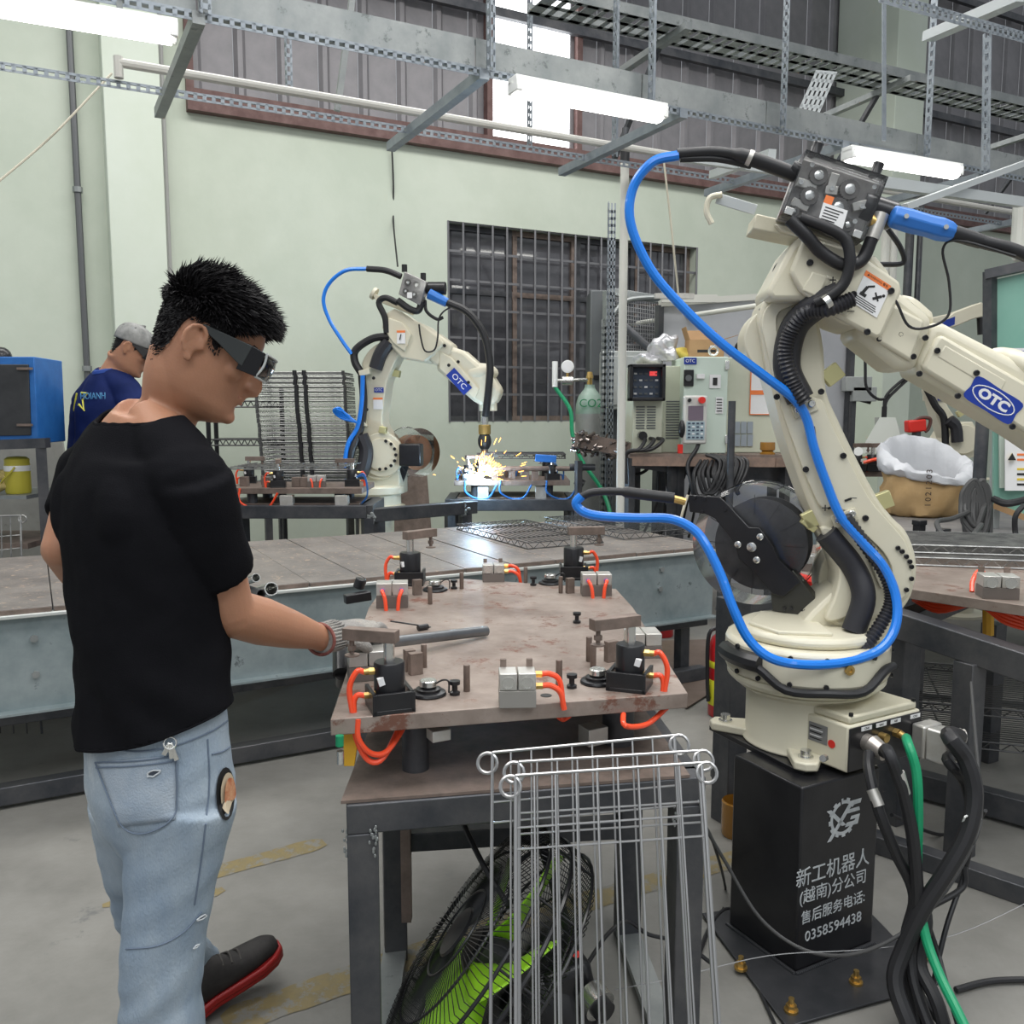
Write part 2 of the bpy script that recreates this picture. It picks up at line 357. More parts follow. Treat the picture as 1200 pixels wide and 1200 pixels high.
# second, higher tray at the right
tr = thing('cable_tray', 'perforated grey cable tray crossing high behind the rail frame at top right', 'cable tray', P(800, 30, 5.6))
a = P(560, -30, 5.0); zt = a.z
q1 = G(660, 0, 3.75); q2 = G(1200, 125, 3.75); d = (q2 - q1).normalized(); q1 = q1 - d * .1; q2 = q2 + d * .8; sd = V((-d.y, d.x, 0))
m = MB(); L = (q2 - q1).length; mid = (q1 + q2) / 2; ax = (d, sd, UP)
for o_ in (0, .11, .22): m.box(mid + sd * o_, (L, .035, .004), ax)
for i in range(int(L / .09)):
    m.box(q1 + d * (i * .09 + .03) + sd * .11, (.035 if i % 3 else .08, .25, .004), ax)
m.build('tray_floor', galv, tr)
for o_ in (-.02, .24): MB().box(mid + sd * o_ + UP * .025, (L, .006, .06), ax).build('tray_side', galv, tr)
for i in range(3):
    p = q1 + d * (.9 + i * 1.9); MB().bar(p - sd * .1 - UP * .03, p + sd * .75 - UP * .06, .05, .04).build('support_arm', galv, tr)
    MB().bar(p + sd * .7 - UP * .6, p + sd * .2 - UP * .05, .03, .03).build('brace', mill, tr)
# loose perforated offcut leaning on the rail
o = thing('perforated_strip', 'short perforated galvanised strip leaning between the two upper rails', 'strip', P(950, 140, 5.5))
p0, p1 = P(946, 135, 5.4), P(968, 85, 5.6); ux = V((1, .2, 0)).normalized(); dd = (p1 - p0).normalized(); m = MB(); Ls = (p1 - p0).length
for k_ in (-.06, -.03, 0, .03, .06): m.box((p0 + p1) / 2 + ux * k_, (.018, .003, Ls), (ux, ux.cross(dd), dd))
for k_ in range(6): m.box(p0 + dd * (Ls * (k_ + .0) / 5), (.14, .003, .03), (ux, ux.cross(dd), dd))
m.build('strip', mat('bright_galv', (.55, .58, .58), .4, .5), o)
# upper right slotted rail + bright strut
o = thing('slotted_rail', 'slotted grey rail at the top right corner with a bright strut crossing over it', 'rail', P(1120, 20, 4.2))
slotted(P(1030, -12, 4.0), P(1230, 46, 4.6), .05, .003, E2, 'rail', o)
MB().bar(P(1088, 43, 5.2), P(1200, -5, 4.4), .07, .05).build('strut', MT['bright_galv'], o)
slotted(P(1150, 200, 4.35), P(1152, 40, 4.35), .042, .003, E1, 'hanger', o, step=.05)
# drop hanger strip with holes
o = one(MB().bar(P(1036, 165, 4.9), P(1036, -20, 4.9), .028, .006), 'hanger_strip', slotm, 'narrow perforated hanger strip in front of the right pillar', 'strip')
# light strut right behind the feeder
o = thing('lower_strut', 'bright galvanised strut rail under the right hand lamp', 'rail', P(1100, 230, 4.6))
MB().bar(P(1018, 212, 4.2), P(1196, 237, 5.0), .04, .05).build('rail', MT['bright_galv'], o)
MB().bar(P(1060, 243, 4.2), P(1215, 186, 5.2), .03, .03).build('arm', MT['bright_galv'], o)
MB().bar(P(835, 205, 4.9), P(905, 180, 4.3), .04, .04).build('arm', MT['bright_galv'], o)
MB().bar(P(800, 187, 4.4), P(1000, 215, 5.1), .03, .02).build('rail', MT['bright_galv'], o)
# lamps
def lamp(a, b, label, wd=.095):
    a = V(a); b = V(b); o = thing('batten_lamp', label, 'lamp', (a + b) / 2, 'LED battens under the rail frame')
    MB().bar(a + UP * .035, b + UP * .035, wd * .8, .03).build('housing', whitep, o, bevel=.004)
    m = MB(); d = (b - a).normalized(); sd = UP.cross(d).normalized(); L = (b - a).length
    prof = [(-wd / 2, .02), (-wd * .42, -.012), (-wd * .2, -.028), (wd * .2, -.028), (wd * .42, -.012), (wd / 2, .02)]
    m.prism([a + d * .02 + sd * x + UP * z for x, z in prof], d * (L - .04)); m.build('diffuser', LAMP, o)
    if a.z < 2.9:
        for k_ in (.25, .8): q_ = a.lerp(b, k_) + UP * .05; MB().bar(q_, W(q_.dot(E1), TR, ZR + .003), .02, .006).build('hanger_clip', galv, o)
    for e, sg in ((a, 1), (b, -1)): MB().bar(e + UP * .01, e + d * sg * .03 + UP * .01, wd * .9, .05).build('end_cap', whitep, o, bevel=.004)
    return o
za = 2.78
l0 = G(-160, -18, za); l1 = G(208, 43, za); lamp(l0, l1, 'bright LED batten lamp cut off by the left edge of the frame')
lamp(G(600, 104, za), G(777, 137, za), 'bright LED batten lamp in front of the white daylight strip')
lamp(G(992, 183, za), G(1122, 204, za), 'bright LED batten lamp above the wire feeder on the near robot')
# more lamp rows of the hall behind the camera (they mirror in the barred window)
for i_, (t_, z_) in enumerate(((-1.0, 4.7), (-6.0, 4.7), (-11.0, 4.7))):
    for k_ in range(3):
        s_ = 1.5 + k_ * 3.2 + i_ * .8; o = lamp(W(s_, t_, z_), W(s_ + 1.8, t_, z_), 'batten lamp of hall row %s behind the viewer, %s in its row' % (('one', 'two', 'three')[i_], ('left', 'middle', 'right')[k_]))
        for e_ in (.2, 1.6): MB().cyl(W(s_ + e_, t_, z_ + .05), W(s_ + e_, t_, 8), .004, n=5).build('hanger_wire', wired, o)
# ================= long bench =================
BZ = .75; BT0 = 3.6; BT1 = 4.9; BS0 = -.9; BS1 = EW(835, 690, BT0).dot(E1)
bench = thing('long_bench', 'long steel bench with tiled top and galvanised channel apron behind the man in black', 'bench', W(1, 4.2, 0))
zb = EW(50, 829, BT0).z
m = MB(); S = (BS0 + BS1) / 2; L = BS1 - BS0
m.wbox(W(S, BT0 + .004, (BZ - .02 + zb) / 2), (L, .008, BZ - .02 - zb)); m.wbox(W(S, BT0 - .02, zb), (L, .06, .008))
m.build('channel_apron', galvd, bench)
MB().wbox(W(S, BT0 - .004, BZ - .028), (L, .05, .014)).build('top_lip', mat('pale_lip', (.55, .57, .55), .45, .3), bench, bevel=.003)
for px, py in ((40, 748), (42, 790), (220, 0), (773, 690), (775, 667)):
    if py: q = EW(px, py, BT0); MB().cyl(q, q - E2 * .012, .014, n=6).build('bolt', galv, bench)
tilem = mat('deck_tile', (.17, .155, .145), .45, .2, c2=(.27, .245, .225), ns=5, bump=.3, bs=50, c3=(.48, .36, .27), n3=34, t3=.57)
tilee = rustb
s = BS0; k = 0
while s < BS1 - .02:
    w = .235; dz = random.uniform(-.002, .002)
    b = min(s + w - .004, BS1); MB().wbox(W((s + b) / 2, (BT0 + BT1) / 2 + random.uniform(-.004, .004) - .01, BZ - .012 + dz), (b - s, BT1 - BT0, .02)).build('deck_tile', tilem, bench, bevel=.0015, seg=1)
    MB().wbox(W((s + b) / 2, BT0 - .012 + .0, BZ - .013 + dz), (b - s - .006, .006, .016)).build('tile_edge', rustb, bench, smooth=0)
    s += w
for s_ in (BS0 + .3, .5, 1.4, BS1 - .1):
    for t_ in (BT0 + .12, BT1 - .1): MB().wbox(W(s_, t_, BZ / 2 - .03), (.06, .06, BZ - .06)).build('leg', mill, bench, bevel=.004)
MB().wbox(W(S, BT0 + .06, .05), (L, .06, .07)).build('floor_rail', mill, bench, bevel=.004)
MB().wbox(W(S, BT1 - .1, .05), (L, .06, .07)).build('floor_rail', mill, bench, bevel=.004)
MB().wbox(W(S, BT0 + .06, zb - .03), (L, .06, .06)).build('under_rail', mill, bench, bevel=.004)
MB().wbox(W(S, BT1 - .03, BZ - .06), (L, .06, .08)).build('under_rail', mill, bench, bevel=.004)
# ================= wire shelf panels =================
def ladder(m, a, b, dn, h, n, r=.003):
    a = V(a); b = V(b); dn = V(dn)
    m.cyl(a, b, r, n=5); m.cyl(a + dn * h, b + dn * h, r, n=5)
    pts = [a.lerp(b, i / n) + dn * (h * (i % 2)) for i in range(n + 1)]
    for p, q in zip(pts, pts[1:]): m.cyl(p, q, r * .7, n=4, caps=False)
def shelf_panel(name, c, ux, uy, lx, ly, label, mt=wired, nw=16, nx=3, group=None, up=UP, r=.0028, h=.03):
    c = V(c); ux = V(ux).normalized(); uy = V(uy).normalized(); o = thing(name, label, 'wire shelf', c, group)
    A, B, C_, D = (c + ux * (i * lx / 2) + uy * (j * ly / 2) for i, j in ((-1, -1), (1, -1), (1, 1), (-1, 1)))
    for p, q, n in ((A, B, int(lx / .035)), (B, C_, int(ly / .035)), (C_, D, int(lx / .035)), (D, A, int(ly / .035))):
        m = MB(); ladder(m, p, q, up, h, n, r); m.build('edge_truss', mt, o)
    m = MB()
    for i in range(1, nw): p = A.lerp(D, i / nw); m.cyl(p + up * (h + .002), B.lerp(C_, i / nw) + up * (h + .002), r * .75, n=4, caps=False)
    tag(m.build('deck_wires', mt, o), kind='stuff')
    for i in range(1, nx + 1):
        p = A.lerp(B, i / (nx + 1)); q = D.lerp(C_, i / (nx + 1)); m = MB(); m.cyl(p + up * h * .8, q + up * h * .8, r, n=4); m.build('cross_wire', mt, o)
    return o
shelf_panel('wire_shelf', W(2.42, 4.35, BZ + .003), E2, E1, .86, .46, 'dark wire shelf panel lying flat on the bench, left of the pair')
shelf_panel('wire_shelf', W(3.05, 4.4, BZ + .003), E2, E1, .86, .46, 'dark wire shelf panel lying flat on the bench, nearest the wire spool')
# ================= welding fixture =================
PZ = .86
tubm = orange
def swing_clamp(q, ang, parent, bang=0, tube=1, s=1., tm=None):
    """black air cylinder in a square bracket, rod, swing arm, stud"""
    q = V(q); a = V((cos(ang), sin(ang), 0)); b1 = V((cos(bang), sin(bang), 0)); b2 = UP.cross(b1)
    c = MB().lathe([(.030 * s, .0), (.031 * s, .002), (.031 * s, .092 * s), (.029 * s, .095 * s), (.013 * s, .096 * s)], q, n=28).build('swing_clamp', blk, parent)
    br = MB().box(q + UP * .004, (.085 * s, .085 * s, .008), (b1, b2, UP))
    for sg in (-1, 1): br.box(q + b1 * (sg * .038 * s) + UP * .02 * s, (.008, .085 * s, .042 * s), (b1, b2, UP))
    br.box(q + b2 * (-.038 * s) + UP * .02 * s, (.085 * s, .008, .042 * s), (b1, b2, UP)); br.build('bracket', blk, c, bevel=.001)
    MB().cyl(q + UP * .09 * s, q + UP * .135 * s, .011 * s, n=16).build('rod', chrome, c)
    MB().bar(q - a * .018 * s + UP * .146 * s, q + a * .095 * s + UP * .146 * s, .026 * s, .024 * s).build('swing_arm', rustb, c, bevel=.001)
    st_ = q + a * .08 * s
    MB().cyl(st_ + UP * .134 * s, st_ + UP * .105 * s, .005 * s, n=10).cyl(st_ + UP * .122 * s, st_ + UP * .112 * s, .009 * s, n=6).lathe([(.015 * s, 0), (.015 * s, .003)], st_ + UP * .10 * s, n=12).build('stud', rustb, c)
    if tube:
        sd = b1 * tube
        MB().bar(q + sd * .02 - b2 * .024 * s + UP * .055 * s, q + sd * .024 - b2 * .024 * s + UP * .07 * s, .01, .012).build('sticker', prt, c) 
        for hh in (.078, .03):
            p = q + sd * .03 * s + UP * hh * s
            MB().cyl(p, p + sd * .012, .008, n=6).cyl(p + sd * .012, p + sd * .022, .0065, n=12).build('fitting', brass, c)
            MB().tube([p + sd * .02, p + sd * .035 + UP * .002, p + sd * (.05 if hh > .05 else .042) - UP * (.03 if hh > .05 else .012), p + sd * (.045 if hh > .05 else .042) - b2 * .004 - UP * (hh * s + .006)], .0058, 10).build('air_tube', tm or tubm, c)
    return c
def twin_block(q, ang, parent, size=(.075, .05, .055), front=1, tubes=0, tm=None, ends=1, base=.6):
    q = V(q); x = V((cos(ang), sin(ang), 0)); y = UP.cross(x); ax = (x, y, UP); w, d, h = size
    c = MB().box(q + UP * h * .25, (w, d, h * .5), ax).build('clamp_block', mat('brown_block', (.19, .165, .15), .5, .4) if 'brown_block' not in MT else MT['brown_block'], parent, bevel=.001)
    if base > .5: c.data.materials[0] = MT.get('grey_block') or mat('grey_block', (.36, .345, .32), .45, .5)
    m = MB().box(q + x * (-w * .255) + UP * h * .76, (w * .48, d, h * .5), ax).box(q + x * (w * .255) + UP * h * .76, (w * .48, d, h * .5), ax); m.build('air_cylinder', alu, c, bevel=.002)
    if ends:
        for sg in (-1, 1):
            p = q + x * (sg * w * .255) - y * d * .5 + UP * h * .74
            MB().lathe([(w * .17, 0), (w * .17, .002), (w * .15, .002), (w * .15, .0005), (w * .03, .0005)], p, -y, n=20).build('end_cap', chrome, c)
        m = MB()
        for sg in (-1, 1): m.box(q + x * (sg * w * .36) + y * (d * .55) + UP * (h * .62), (w * .17, .009, h * 1.25), ax)
        m.build('upright', rustb, c, bevel=.001)
    if tubes:
        for k_ in (0, 1):
            if tubes == 2:
                p = q + x * ((k_ * .5 - .25) * w * 1.2) - y * d * .5 + UP * h * .72
                MB().lathe([(.007, 0), (.007, .006)], p, -y, n=12).build('fitting', MT.get('purple_ring') or mat('purple_ring', (.25, .08, .5), .4), c)
                MB().tube([p - y * .003, p - y * .016, p - y * .026 + x * (.008 - k_ * .016) - UP * .02, p - y * .03 + x * (.012 - k_ * .024) - UP * (h * .72 + .012)], .0058, 10).build('air_tube', tm or tubm, c)
            else:
                p = q + x * (w * .5) + y * (.008 - k_ * .016) + UP * h * (.85 - k_ * .28)
                MB().cyl(p, p + x * .014, .0075, n=6).build('fitting', brass, c)
                MB().tube([p + x * .012, p + x * .03, p + x * .05 - UP * .015, p + x * .058 - UP * (h * (.85 - k_ * .28) + .01)], .0058, 10).build('air_tube', tm or tubm, c)
    return c
def pin(q, parent, h=.05, r=.007, m_=None): return MB().lathe([(r * .9, 0), (r, .001), (r, h - .001), (r * .85, h)], q, n=14).build('locating_pin', m_ or rustb, parent)
def dumb(q, parent, h=.032): return MB().lathe([(.011, 0), (.011, .006), (.006, .009), (.006, h * .7), (.0115, h * .75), (.0115, h)], q, n=12).build('stop_bolt', blk, parent)
def pad(q, parent, s=1.):
    c = MB().lathe([(.036 * s, 0), (.038 * s, .003), (.036 * s, .007), (.026 * s, .009), (.026 * s, .014), (.02 * s, .016)], q, n=24).build('toggle_base', blk, parent)
    MB().lathe([(.017 * s, 0), (.019 * s, .002), (.018 * s, .012), (.016 * s, .014)], V(q) + UP * .018 * s, n=24).build('round_pad', chrome, c)
    MB().tube([V(q) + V((.01, 0, .02)) * s, V(q) + V((.03, -.01, .034)) * s, V(q) + V((.043, -.012, .032)) * s, V(q) + V((.044, -.012, .008)) * s], .002, 6).build('wire_hook', blk, c); return c
ft = thing('welding_fixture', 'rusty steel plate fixture with black swing clamps and red air tubes in the foreground', 'welding table', (0, 2.1, 0))
cor = [G(387, 843, PZ), G(806, 812, PZ), G(742, 712, PZ), G(722, 690, PZ), G(540, 678, PZ), G(452, 684, PZ), G(432, 712, PZ)]
MB().prism([p - UP * .033 for p in cor], UP * .033).build('base_plate', rustp, ft, bevel=.002)
swing_clamp(G(457, 829, PZ), radians(165), ft, radians(20), -1)
swing_clamp(G(738, 805, PZ), radians(205), ft, radians(-20), 1)
swing_clamp(G(481, 684, PZ), radians(45), ft, radians(0), -1, s=1.15)
swing_clamp(G(672, 677, PZ), radians(8), ft, radians(0), 1, s=1.15)
twin_block(G(606, 829, PZ) + V((0, .02, 0)), radians(3), ft, (.074, .05, .07), tubes=1)
twin_block(G(578, 682, PZ) + V((0, .02, 0)), radians(4), ft, (.075, .05, .06), tubes=1, base=0)
twin_block(G(459, 712, PZ) + V((0, .02, 0)), radians(6), ft, (.095, .06, .075), tubes=2, ends=0, base=0)
twin_block(G(699, 698, PZ) + V((0, .02, 0)), radians(2), ft, (.095, .06, .07), tubes=2, ends=0, base=0)
twin_block(G(429, 797, PZ) + V((0, .02, 0)), radians(14), ft, (.085, .06, .065), ends=0, base=0)
twin_block(G(754, 770, PZ) + V((0, .02, 0)), radians(4), ft, (.08, .07, .06), ends=0, base=0)
for px, py, h in ((504, 708, .055), (541, 690, .055), (616, 683, .055), (655, 806, .062), (547, 810, .058), (497, 782, .055), (657, 695, .055), (690, 775, .06), (695, 782, .055), (490, 695, .04)): pin(G(px, py, PZ), ft, h)
for px, py, w_ in ((489, 697, .028), (480, 786, .024), (668, 695, .025), (487, 790, .03), (716, 775, .03)):
    MB().box(G(px, py, PZ) + UP * .025, (w_, .018, .05), (E1, E2, UP)).build('locating_block', rustb, ft, bevel=.001)
for px, py in ((532, 690), (625, 686), (676, 730), (670, 806), (533, 814), (596, 0)):
    if py: dumb(G(px, py, PZ), ft, .03)
for px, py, s_ in ((502, 814, 1), (700, 800, 1), (510, 692, 1.1), (645, 684, 1.1)): pad(G(px, py, PZ), ft, s_)
m = MB()
for px, py in ((640, 815), (500, 735), (571, 0)):
    if py: m.lathe([(.012, 0), (.012, .0006)], G(px, py, PZ + .0003), n=16)
m.build('drilled_hole', prk, ft)
# valves poking out beyond the left edge of the plate
MB().cyl(G(420, 700, PZ) + UP * .03, G(424, 700, PZ) + UP * .06, .018, n=16).bar(G(404, 706, PZ) + UP * .01, G(434, 703, PZ) + UP * .015, .03, .028).build('valve', blk, ft, bevel=.003)
MB().cyl(G(400, 790, PZ - .01), G(400, 775, PZ) + UP * .03, .02, n=16).cyl(G(400, 800, PZ - .04), G(400, 790, PZ - .01), .015, n=12).build('valve', blk, ft)
# tubes looping under the plate
for a, b, dz in (((417, 858), (470, 850), .06), ((420, 860), (478, 848), .045)):
    p, q = G(*a, PZ - .034), G(*b, PZ - .034); MB().tube([p + UP * .03, p - UP * .01, (p * .75 + q * .25) - UP * dz, (p * .4 + q * .6) - UP * dz, q - UP * .0 + V((0, .05, 0))], .0058, 10).build('air_tube', orange, ft)
p, q = G(733, 842, PZ - .034), G(783, 825, PZ - .034); MB().tube([p + V((0, .04, 0)), p - UP * .015, (p + q) / 2 - UP * .028, q - UP * .005], .0058, 10).build('air_tube', orange, ft)
MB().tube([G(655, 840, PZ - .034), G(660, 843, PZ - .05), G(668, 838, PZ - .04)], .0058, 10).build('air_tube', orange, ft)
# posts under the plate and the frame
FZ = .70
for px, py, Y in ((487, 903, 1.80), (724, 880, 1.95)):
    q = P(px, py, Y); MB().cyl(V((q.x, Y, FZ)), V((q.x, Y, PZ - .033)), .028 if px < 600 else .036, n=24).build('support_post', mill, ft)
q = P(428, 890, 1.72)
MB().prism([P(402, 858, 1.7), P(421, 858, 1.7), P(415, 898, 1.7), P(403, 898, 1.7)], V((0, .01, 0))).build('yellow_bracket', yel, ft, bevel=.001)
MB().bar(P(514, 866, 1.75), P(514, 853, 1.75), .04, .035).build('junction_box', alu, ft, bevel=.002); MB().bar(P(695, 850, 1.9), P(695, 870, 1.9), .05, .045).build('junction_box', alu, ft, bevel=.002)
MB().cyl(P(398, 862, 1.66), P(398, 874, 1.66), .008, n=12).build('green_fitting', green, ft); MB().cyl(P(399, 880, 1.66), P(399, 895, 1.66), .007, n=12).build('silver_fitting', chrome, ft)
MB().tube([P(446, 893, 1.85), P(468, 884, 1.9), P(546, 878, 2.05)], .004, 6).build('pale_rod', wireb, ft)
FL = G(424, 935, FZ); FR = G(805, 905, FZ); RL = V((P(462, 1000, 2.25).x, 2.25, FZ)); RR = V((P(736, 1000, 2.33).x, 2.33, FZ))
fd = (FR - FL).normalized()
MB().bar(FL - fd * .03 - UP * .03, FR + fd * .03 - UP * .03, .06, .06).build('front_rail', mill, ft, bevel=.003)
MB().bar(RL - UP * .03, RR - UP * .03, .06, .06).build('rear_rail', mill, ft, bevel=.003)
for a, b in ((FL, RL), (FR, RR)): MB().bar(a - UP * .03 + (b - a) * .03, b - UP * .03, .06, .06).build('side_rail', mill, ft, bevel=.003)
for p in (FL, FR, RL, RR): MB().bar(p - UP * .06 if p in (FL, FR) else p - UP * .06, V((p.x, p.y, 0)), .06, .06, up=fd).build('leg', mill, ft, bevel=.003)
for p in (FL, FR):
    m = MB()
    for i in range(40): m.ell(p + V((-.027 if i % 2 else .024, -.030, -.045 - random.random() * .06)) + V((random.uniform(-.006, .01), 0, 0)), (.0028, .0025, .004), nu=6, nv=4)
    tag(m.build('weld_bead', galv, ft), kind='stuff')
MB().prism([FL + V((-.035, -.03, .001)), FR + V((.0, -.03, .001)), RR + V((0, .03, .001)), RL + V((-.03, .03, .001))], UP * .006).build('shelf_plate', rustb, ft)
zs = P(590, 978, 2.28).z
MB().bar(V((RL.x, RL.y, zs)), V((RR.x, RR.y, zs)), .05, .05).build('mid_stretcher', mill, ft, bevel=.003)
for a, b in ((FL, RL), (FR, RR)): MB().bar(V((a.x, a.y, .02)), V((b.x, b.y, .02)), .06, .02).build('foot_bar', galv, ft)
a = V((RL.x + .035, RL.y - .03, .25)); MB().box(a + UP * .06, (.025, .03, .38)).build('flat_strip', rustb, ft)
# ================= wire frames leaning on the welding table =================
def ring(m, c, n_, r, w=.0035):
    c = V(c); n_ = V(n_).normalized(); x = n_.orthogonal().normalized(); y = n_.cross(x)
    m.tube([c + (x * cos(2 * pi * i / 16) + y * sin(2 * pi * i / 16)) * r for i in range(16)], w, 6, 1, closed=True)
def wire_frame(tl, tr_, bl, br, label, nv=8, group='wire frames', mt=wire, hs=(.1, .14, .62, .66), r=.0026, name='wire_grid', rr=.018, pairs=0, ringsb=1):
    tl, tr_, bl, br = map(V, (tl, tr_, bl, br)); o = thing(name, label, 'wire grid', (tl + tr_ + bl + br) / 4)
    n_ = (tr_ - tl).cross(bl - tl).normalized()
    m = MB(); m.cyl(tl, tr_, r * 1.15, n=7); m.build('top_bar', mt, o); m = MB(); m.cyl(bl, br, r * 1.15, n=7); m.build('bottom_bar', mt, o)
    for a, b in ((tl, bl), (tr_, br)): MB().cyl(a, b, r * 1.3, n=7).build('side_bar', mt, o)
    dx = (tr_ - tl).normalized(); dy = (bl - tl).normalized()
    for c in ((tl - dx * rr * .5 - dy * 0 + dy * rr, tr_ + dx * rr * .5 + dy * rr) + ((bl - dy * rr, br - dy * rr) if ringsb else ())):
        mm = MB(); ring(mm, c, n_, rr); mm.build('corner_ring', mt, o)
    for i in range(1, nv + 1):
        for e in ((0, .22) if pairs else (0,)):
            f = (i + e - .1) / (nv + 1); MB().cyl(tl.lerp(tr_, f), bl.lerp(br, f), r * .8, n=5).build('bar_wire', mt, o)
    for h in hs: MB().cyl(tl.lerp(bl, h) + n_ * r, tr_.lerp(br, h) + n_ * r, r * .8, n=5).build('cross_wire', mt, o)
    return o
def lean(l, r_, Yt, Yb, dx=0, xs=0):
    a, b = P(*l, Yt), P(*r_, Yt + .03); h = a.z - .02
    d = V((dx, Yb - Yt, -h)); return a, b, a + d, b + V((dx, Yb - Yt, -(b.z - .02)))
wire_frame(*lean((577, 882), (790, 862), 1.60, 1.24), 'rearmost of three bare wire frames leaning on the welding table front')
wire_frame(*lean((608, 893), (818, 880), 1.565, 1.19), 'middle one of three bare wire frames leaning on the welding table front')
wire_frame(*lean((604, 909), (822, 894), 1.53, 1.14), 'frontmost of three bare wire frames leaning on the welding table front')
# ================= near robot =================
def slab(pl, pts, off, th, m_, name, parent, bevel=.01, k=0, seg=2):
    """outline on a plane, pushed out by off towards the viewer, th thick behind it"""
    q = [pl(x, y, off) for x, y in pts]
    if k: q = cr(q, k, closed=True)
    return MB().prism(q, pl.n * -th).build(name, m_, parent, bevel=bevel, seg=seg)
def screws(pl, pts, off, r, m_, name, parent, th=.006):
    for x, y in pts:
        if parent is None: continue
        p = pl(x, y, off); MB().lathe([(r, 0), (r, th * .8), (r * .8, th), (r * .55, th), (r * .5, th * .5)], p, pl.n, n=10).build(name, m_, parent)
def disc(pl, c, r, off, th, m_, name, parent, n=40, bevel=.004, r2=None):
    p = pl(*c, off); r2 = r2 or r
    return MB().cyl(p - pl.n * th, p, r2, r, n=n).build(name, m_, parent, bevel=bevel)
PED = .52
# pedestal
ped = thing('robot_pedestal', 'black square steel pedestal lettered in white, bolted to the floor', 'pedestal', (.86, 2.42, 0))
f0 = G(932, 1140, .012); e2l = E2 * .25; e1l = E1 * .285
MB().prism([f0, f0 + e1l, f0 + e1l + e2l, f0 + e2l], UP * (PED - .024)).build('column', blk, ped, bevel=.006)
MB().prism([G(822, 1072, .006), G(922, 1206, .006), G(1100, 1155, .006), G(1000, 1050, .006)], UP * .006).build('floor_plate', mill, ped, bevel=.002).data.materials[0] = mat('plate_black', (.03, .032, .036), .4, .3, c2=(.06, .06, .065), ns=6)
MB().prism([G(831, 850, PED), G(930, 900, PED), G(942, 903, PED), G(1050, 868, PED), G(960, 825, PED)], UP * -.014).build('top_plate', blk, ped, bevel=.002)
wm = MB()
for a, d in ((f0, e1l), (f0, e2l)):
    for i in range(45): wm.ell(a + d * (i / 44) + UP * .002 - (E2 if d is e1l else E1) * .006, (.006, .006, .005), nu=6, nv=4)
tag(wm.build('weld_seam', MT['plate_black'], ped), kind='stuff')
for px, py in ((868, 1135), (1003, 1152), (927, 1185), (1085, 1120)):
    p = G(px, py, .012); b = MB().cyl(p, p + UP * .006, .017, n=16).cyl(p + UP * .006, p + UP * .018, .013, n=6).cyl(p + UP * .018, p + UP * .034, .007, n=10).build('anchor_bolt', brass, ped)
fo = f0 - E2 * .0006; spray = mat('white_stencil', (.62, .65, .66), .5, c2=(.45, .48, .5), ns=60)
def pf(u, z): return fo + E1 * (u * .285) + UP * z
text('新工机器人', .054, EW(977, 1018, f0.dot(E2) - .0008), E1, UP, spray, 'lettering', ped)
text('(越南)分公司', .044, EW(977, 1040, f0.dot(E2) - .0008), E1, UP, spray, 'lettering', ped)
text('售后服务电话:', .038, EW(977, 1064, f0.dot(E2) - .0008), E1, UP, spray, 'lettering', ped)
text('0358594438', .040, EW(977, 1086, f0.dot(E2) - .0008), E1, UP, spray, 'lettering', ped, wscale=1.05)
lg = MB()
c0 = EW(988, 958, f0.dot(E2) - .0006)
def lp(x, y): return c0 + E1 * x + UP * y - E2 * .0004
n = 40
for i in range(n):
    a0, a1 = radians(35 + 290 * i / n), radians(35 + 290 * (i + 1) / n); t_ = .053 if (i // 2) % 2 == 0 else .047
    if 100 < math.degrees(a0) + 0 < 102: continue
    lg.prism([lp(.038 * cos(a0), .038 * sin(a0)), lp(t_ * cos(a0), t_ * sin(a0)), lp(t_ * cos(a1), t_ * sin(a1)), lp(.038 * cos(a1), .038 * sin(a1))], -E2 * .0005)
for poly in ([(-.062, .03), (-.045, .03), (.012, -.022), (-.004, -.022)], [(-.055, -.055), (-.042, -.055), (.03, .028), (.062, .028), (.066, .04), (.024, .04)],
             [(.008, .018), (.058, .018), (.061, .008), (.016, .008)], [(.03, -.002), (.062, -.002), (.055, -.028), (.008, -.028), (.014, -.017), (.043, -.017), (.046, -.011), (.026, -.011)]):
    lg.prism([lp(x, y) for x, y in poly], -E2 * .0007)
tag(lg.build('gear_emblem', spray, ped, smooth=0), label='white stencilled gear ring with slanted letters X and G')
# robot
AL = radians(-6)
pl = PL(P(985, 600, 2.45), AL)
r1 = thing('welding_robot', 'large cream welding robot arm in the foreground on the black pedestal', 'robot', (.8, 2.41, PED))
bc = V((P(943, 800, 2.47).x, 2.47, PED))
MB().lathe([(.166, 0), (.170, .004), (.160, .02), (.160, .15), (.188, .165), (.185, .17)], bc, n=48).build('base_casting', cream, r1, bevel=.004)
for px, py in ((850, 846), (944, 889), (1035, 845)):
    p = G(px, py, PED + .02); d = (bc - p); d.z = 0; d.normalize(); sd = UP.cross(d)
    MB().prism([p - d * .035 - sd * .03 - UP * .02, p - d * .045 - UP * .02, p - d * .035 + sd * .03 - UP * .02, p + d * .13 + sd * .06 - UP * .02, p + d * .13 - sd * .06 - UP * .02], UP * .024).build('base_foot', cream, r1, bevel=.005)
    MB().cyl(p + UP * .004, p + UP * .008, .02, n=20).cyl(p + UP * .008, p + UP * .024, .014, n=20).build('socket_bolt', chrome, r1)
MB().cyl(P(967, 888, 2.13), P(964, 889, 2.11), .009, n=6).build('side_bolt', chrome, r1)
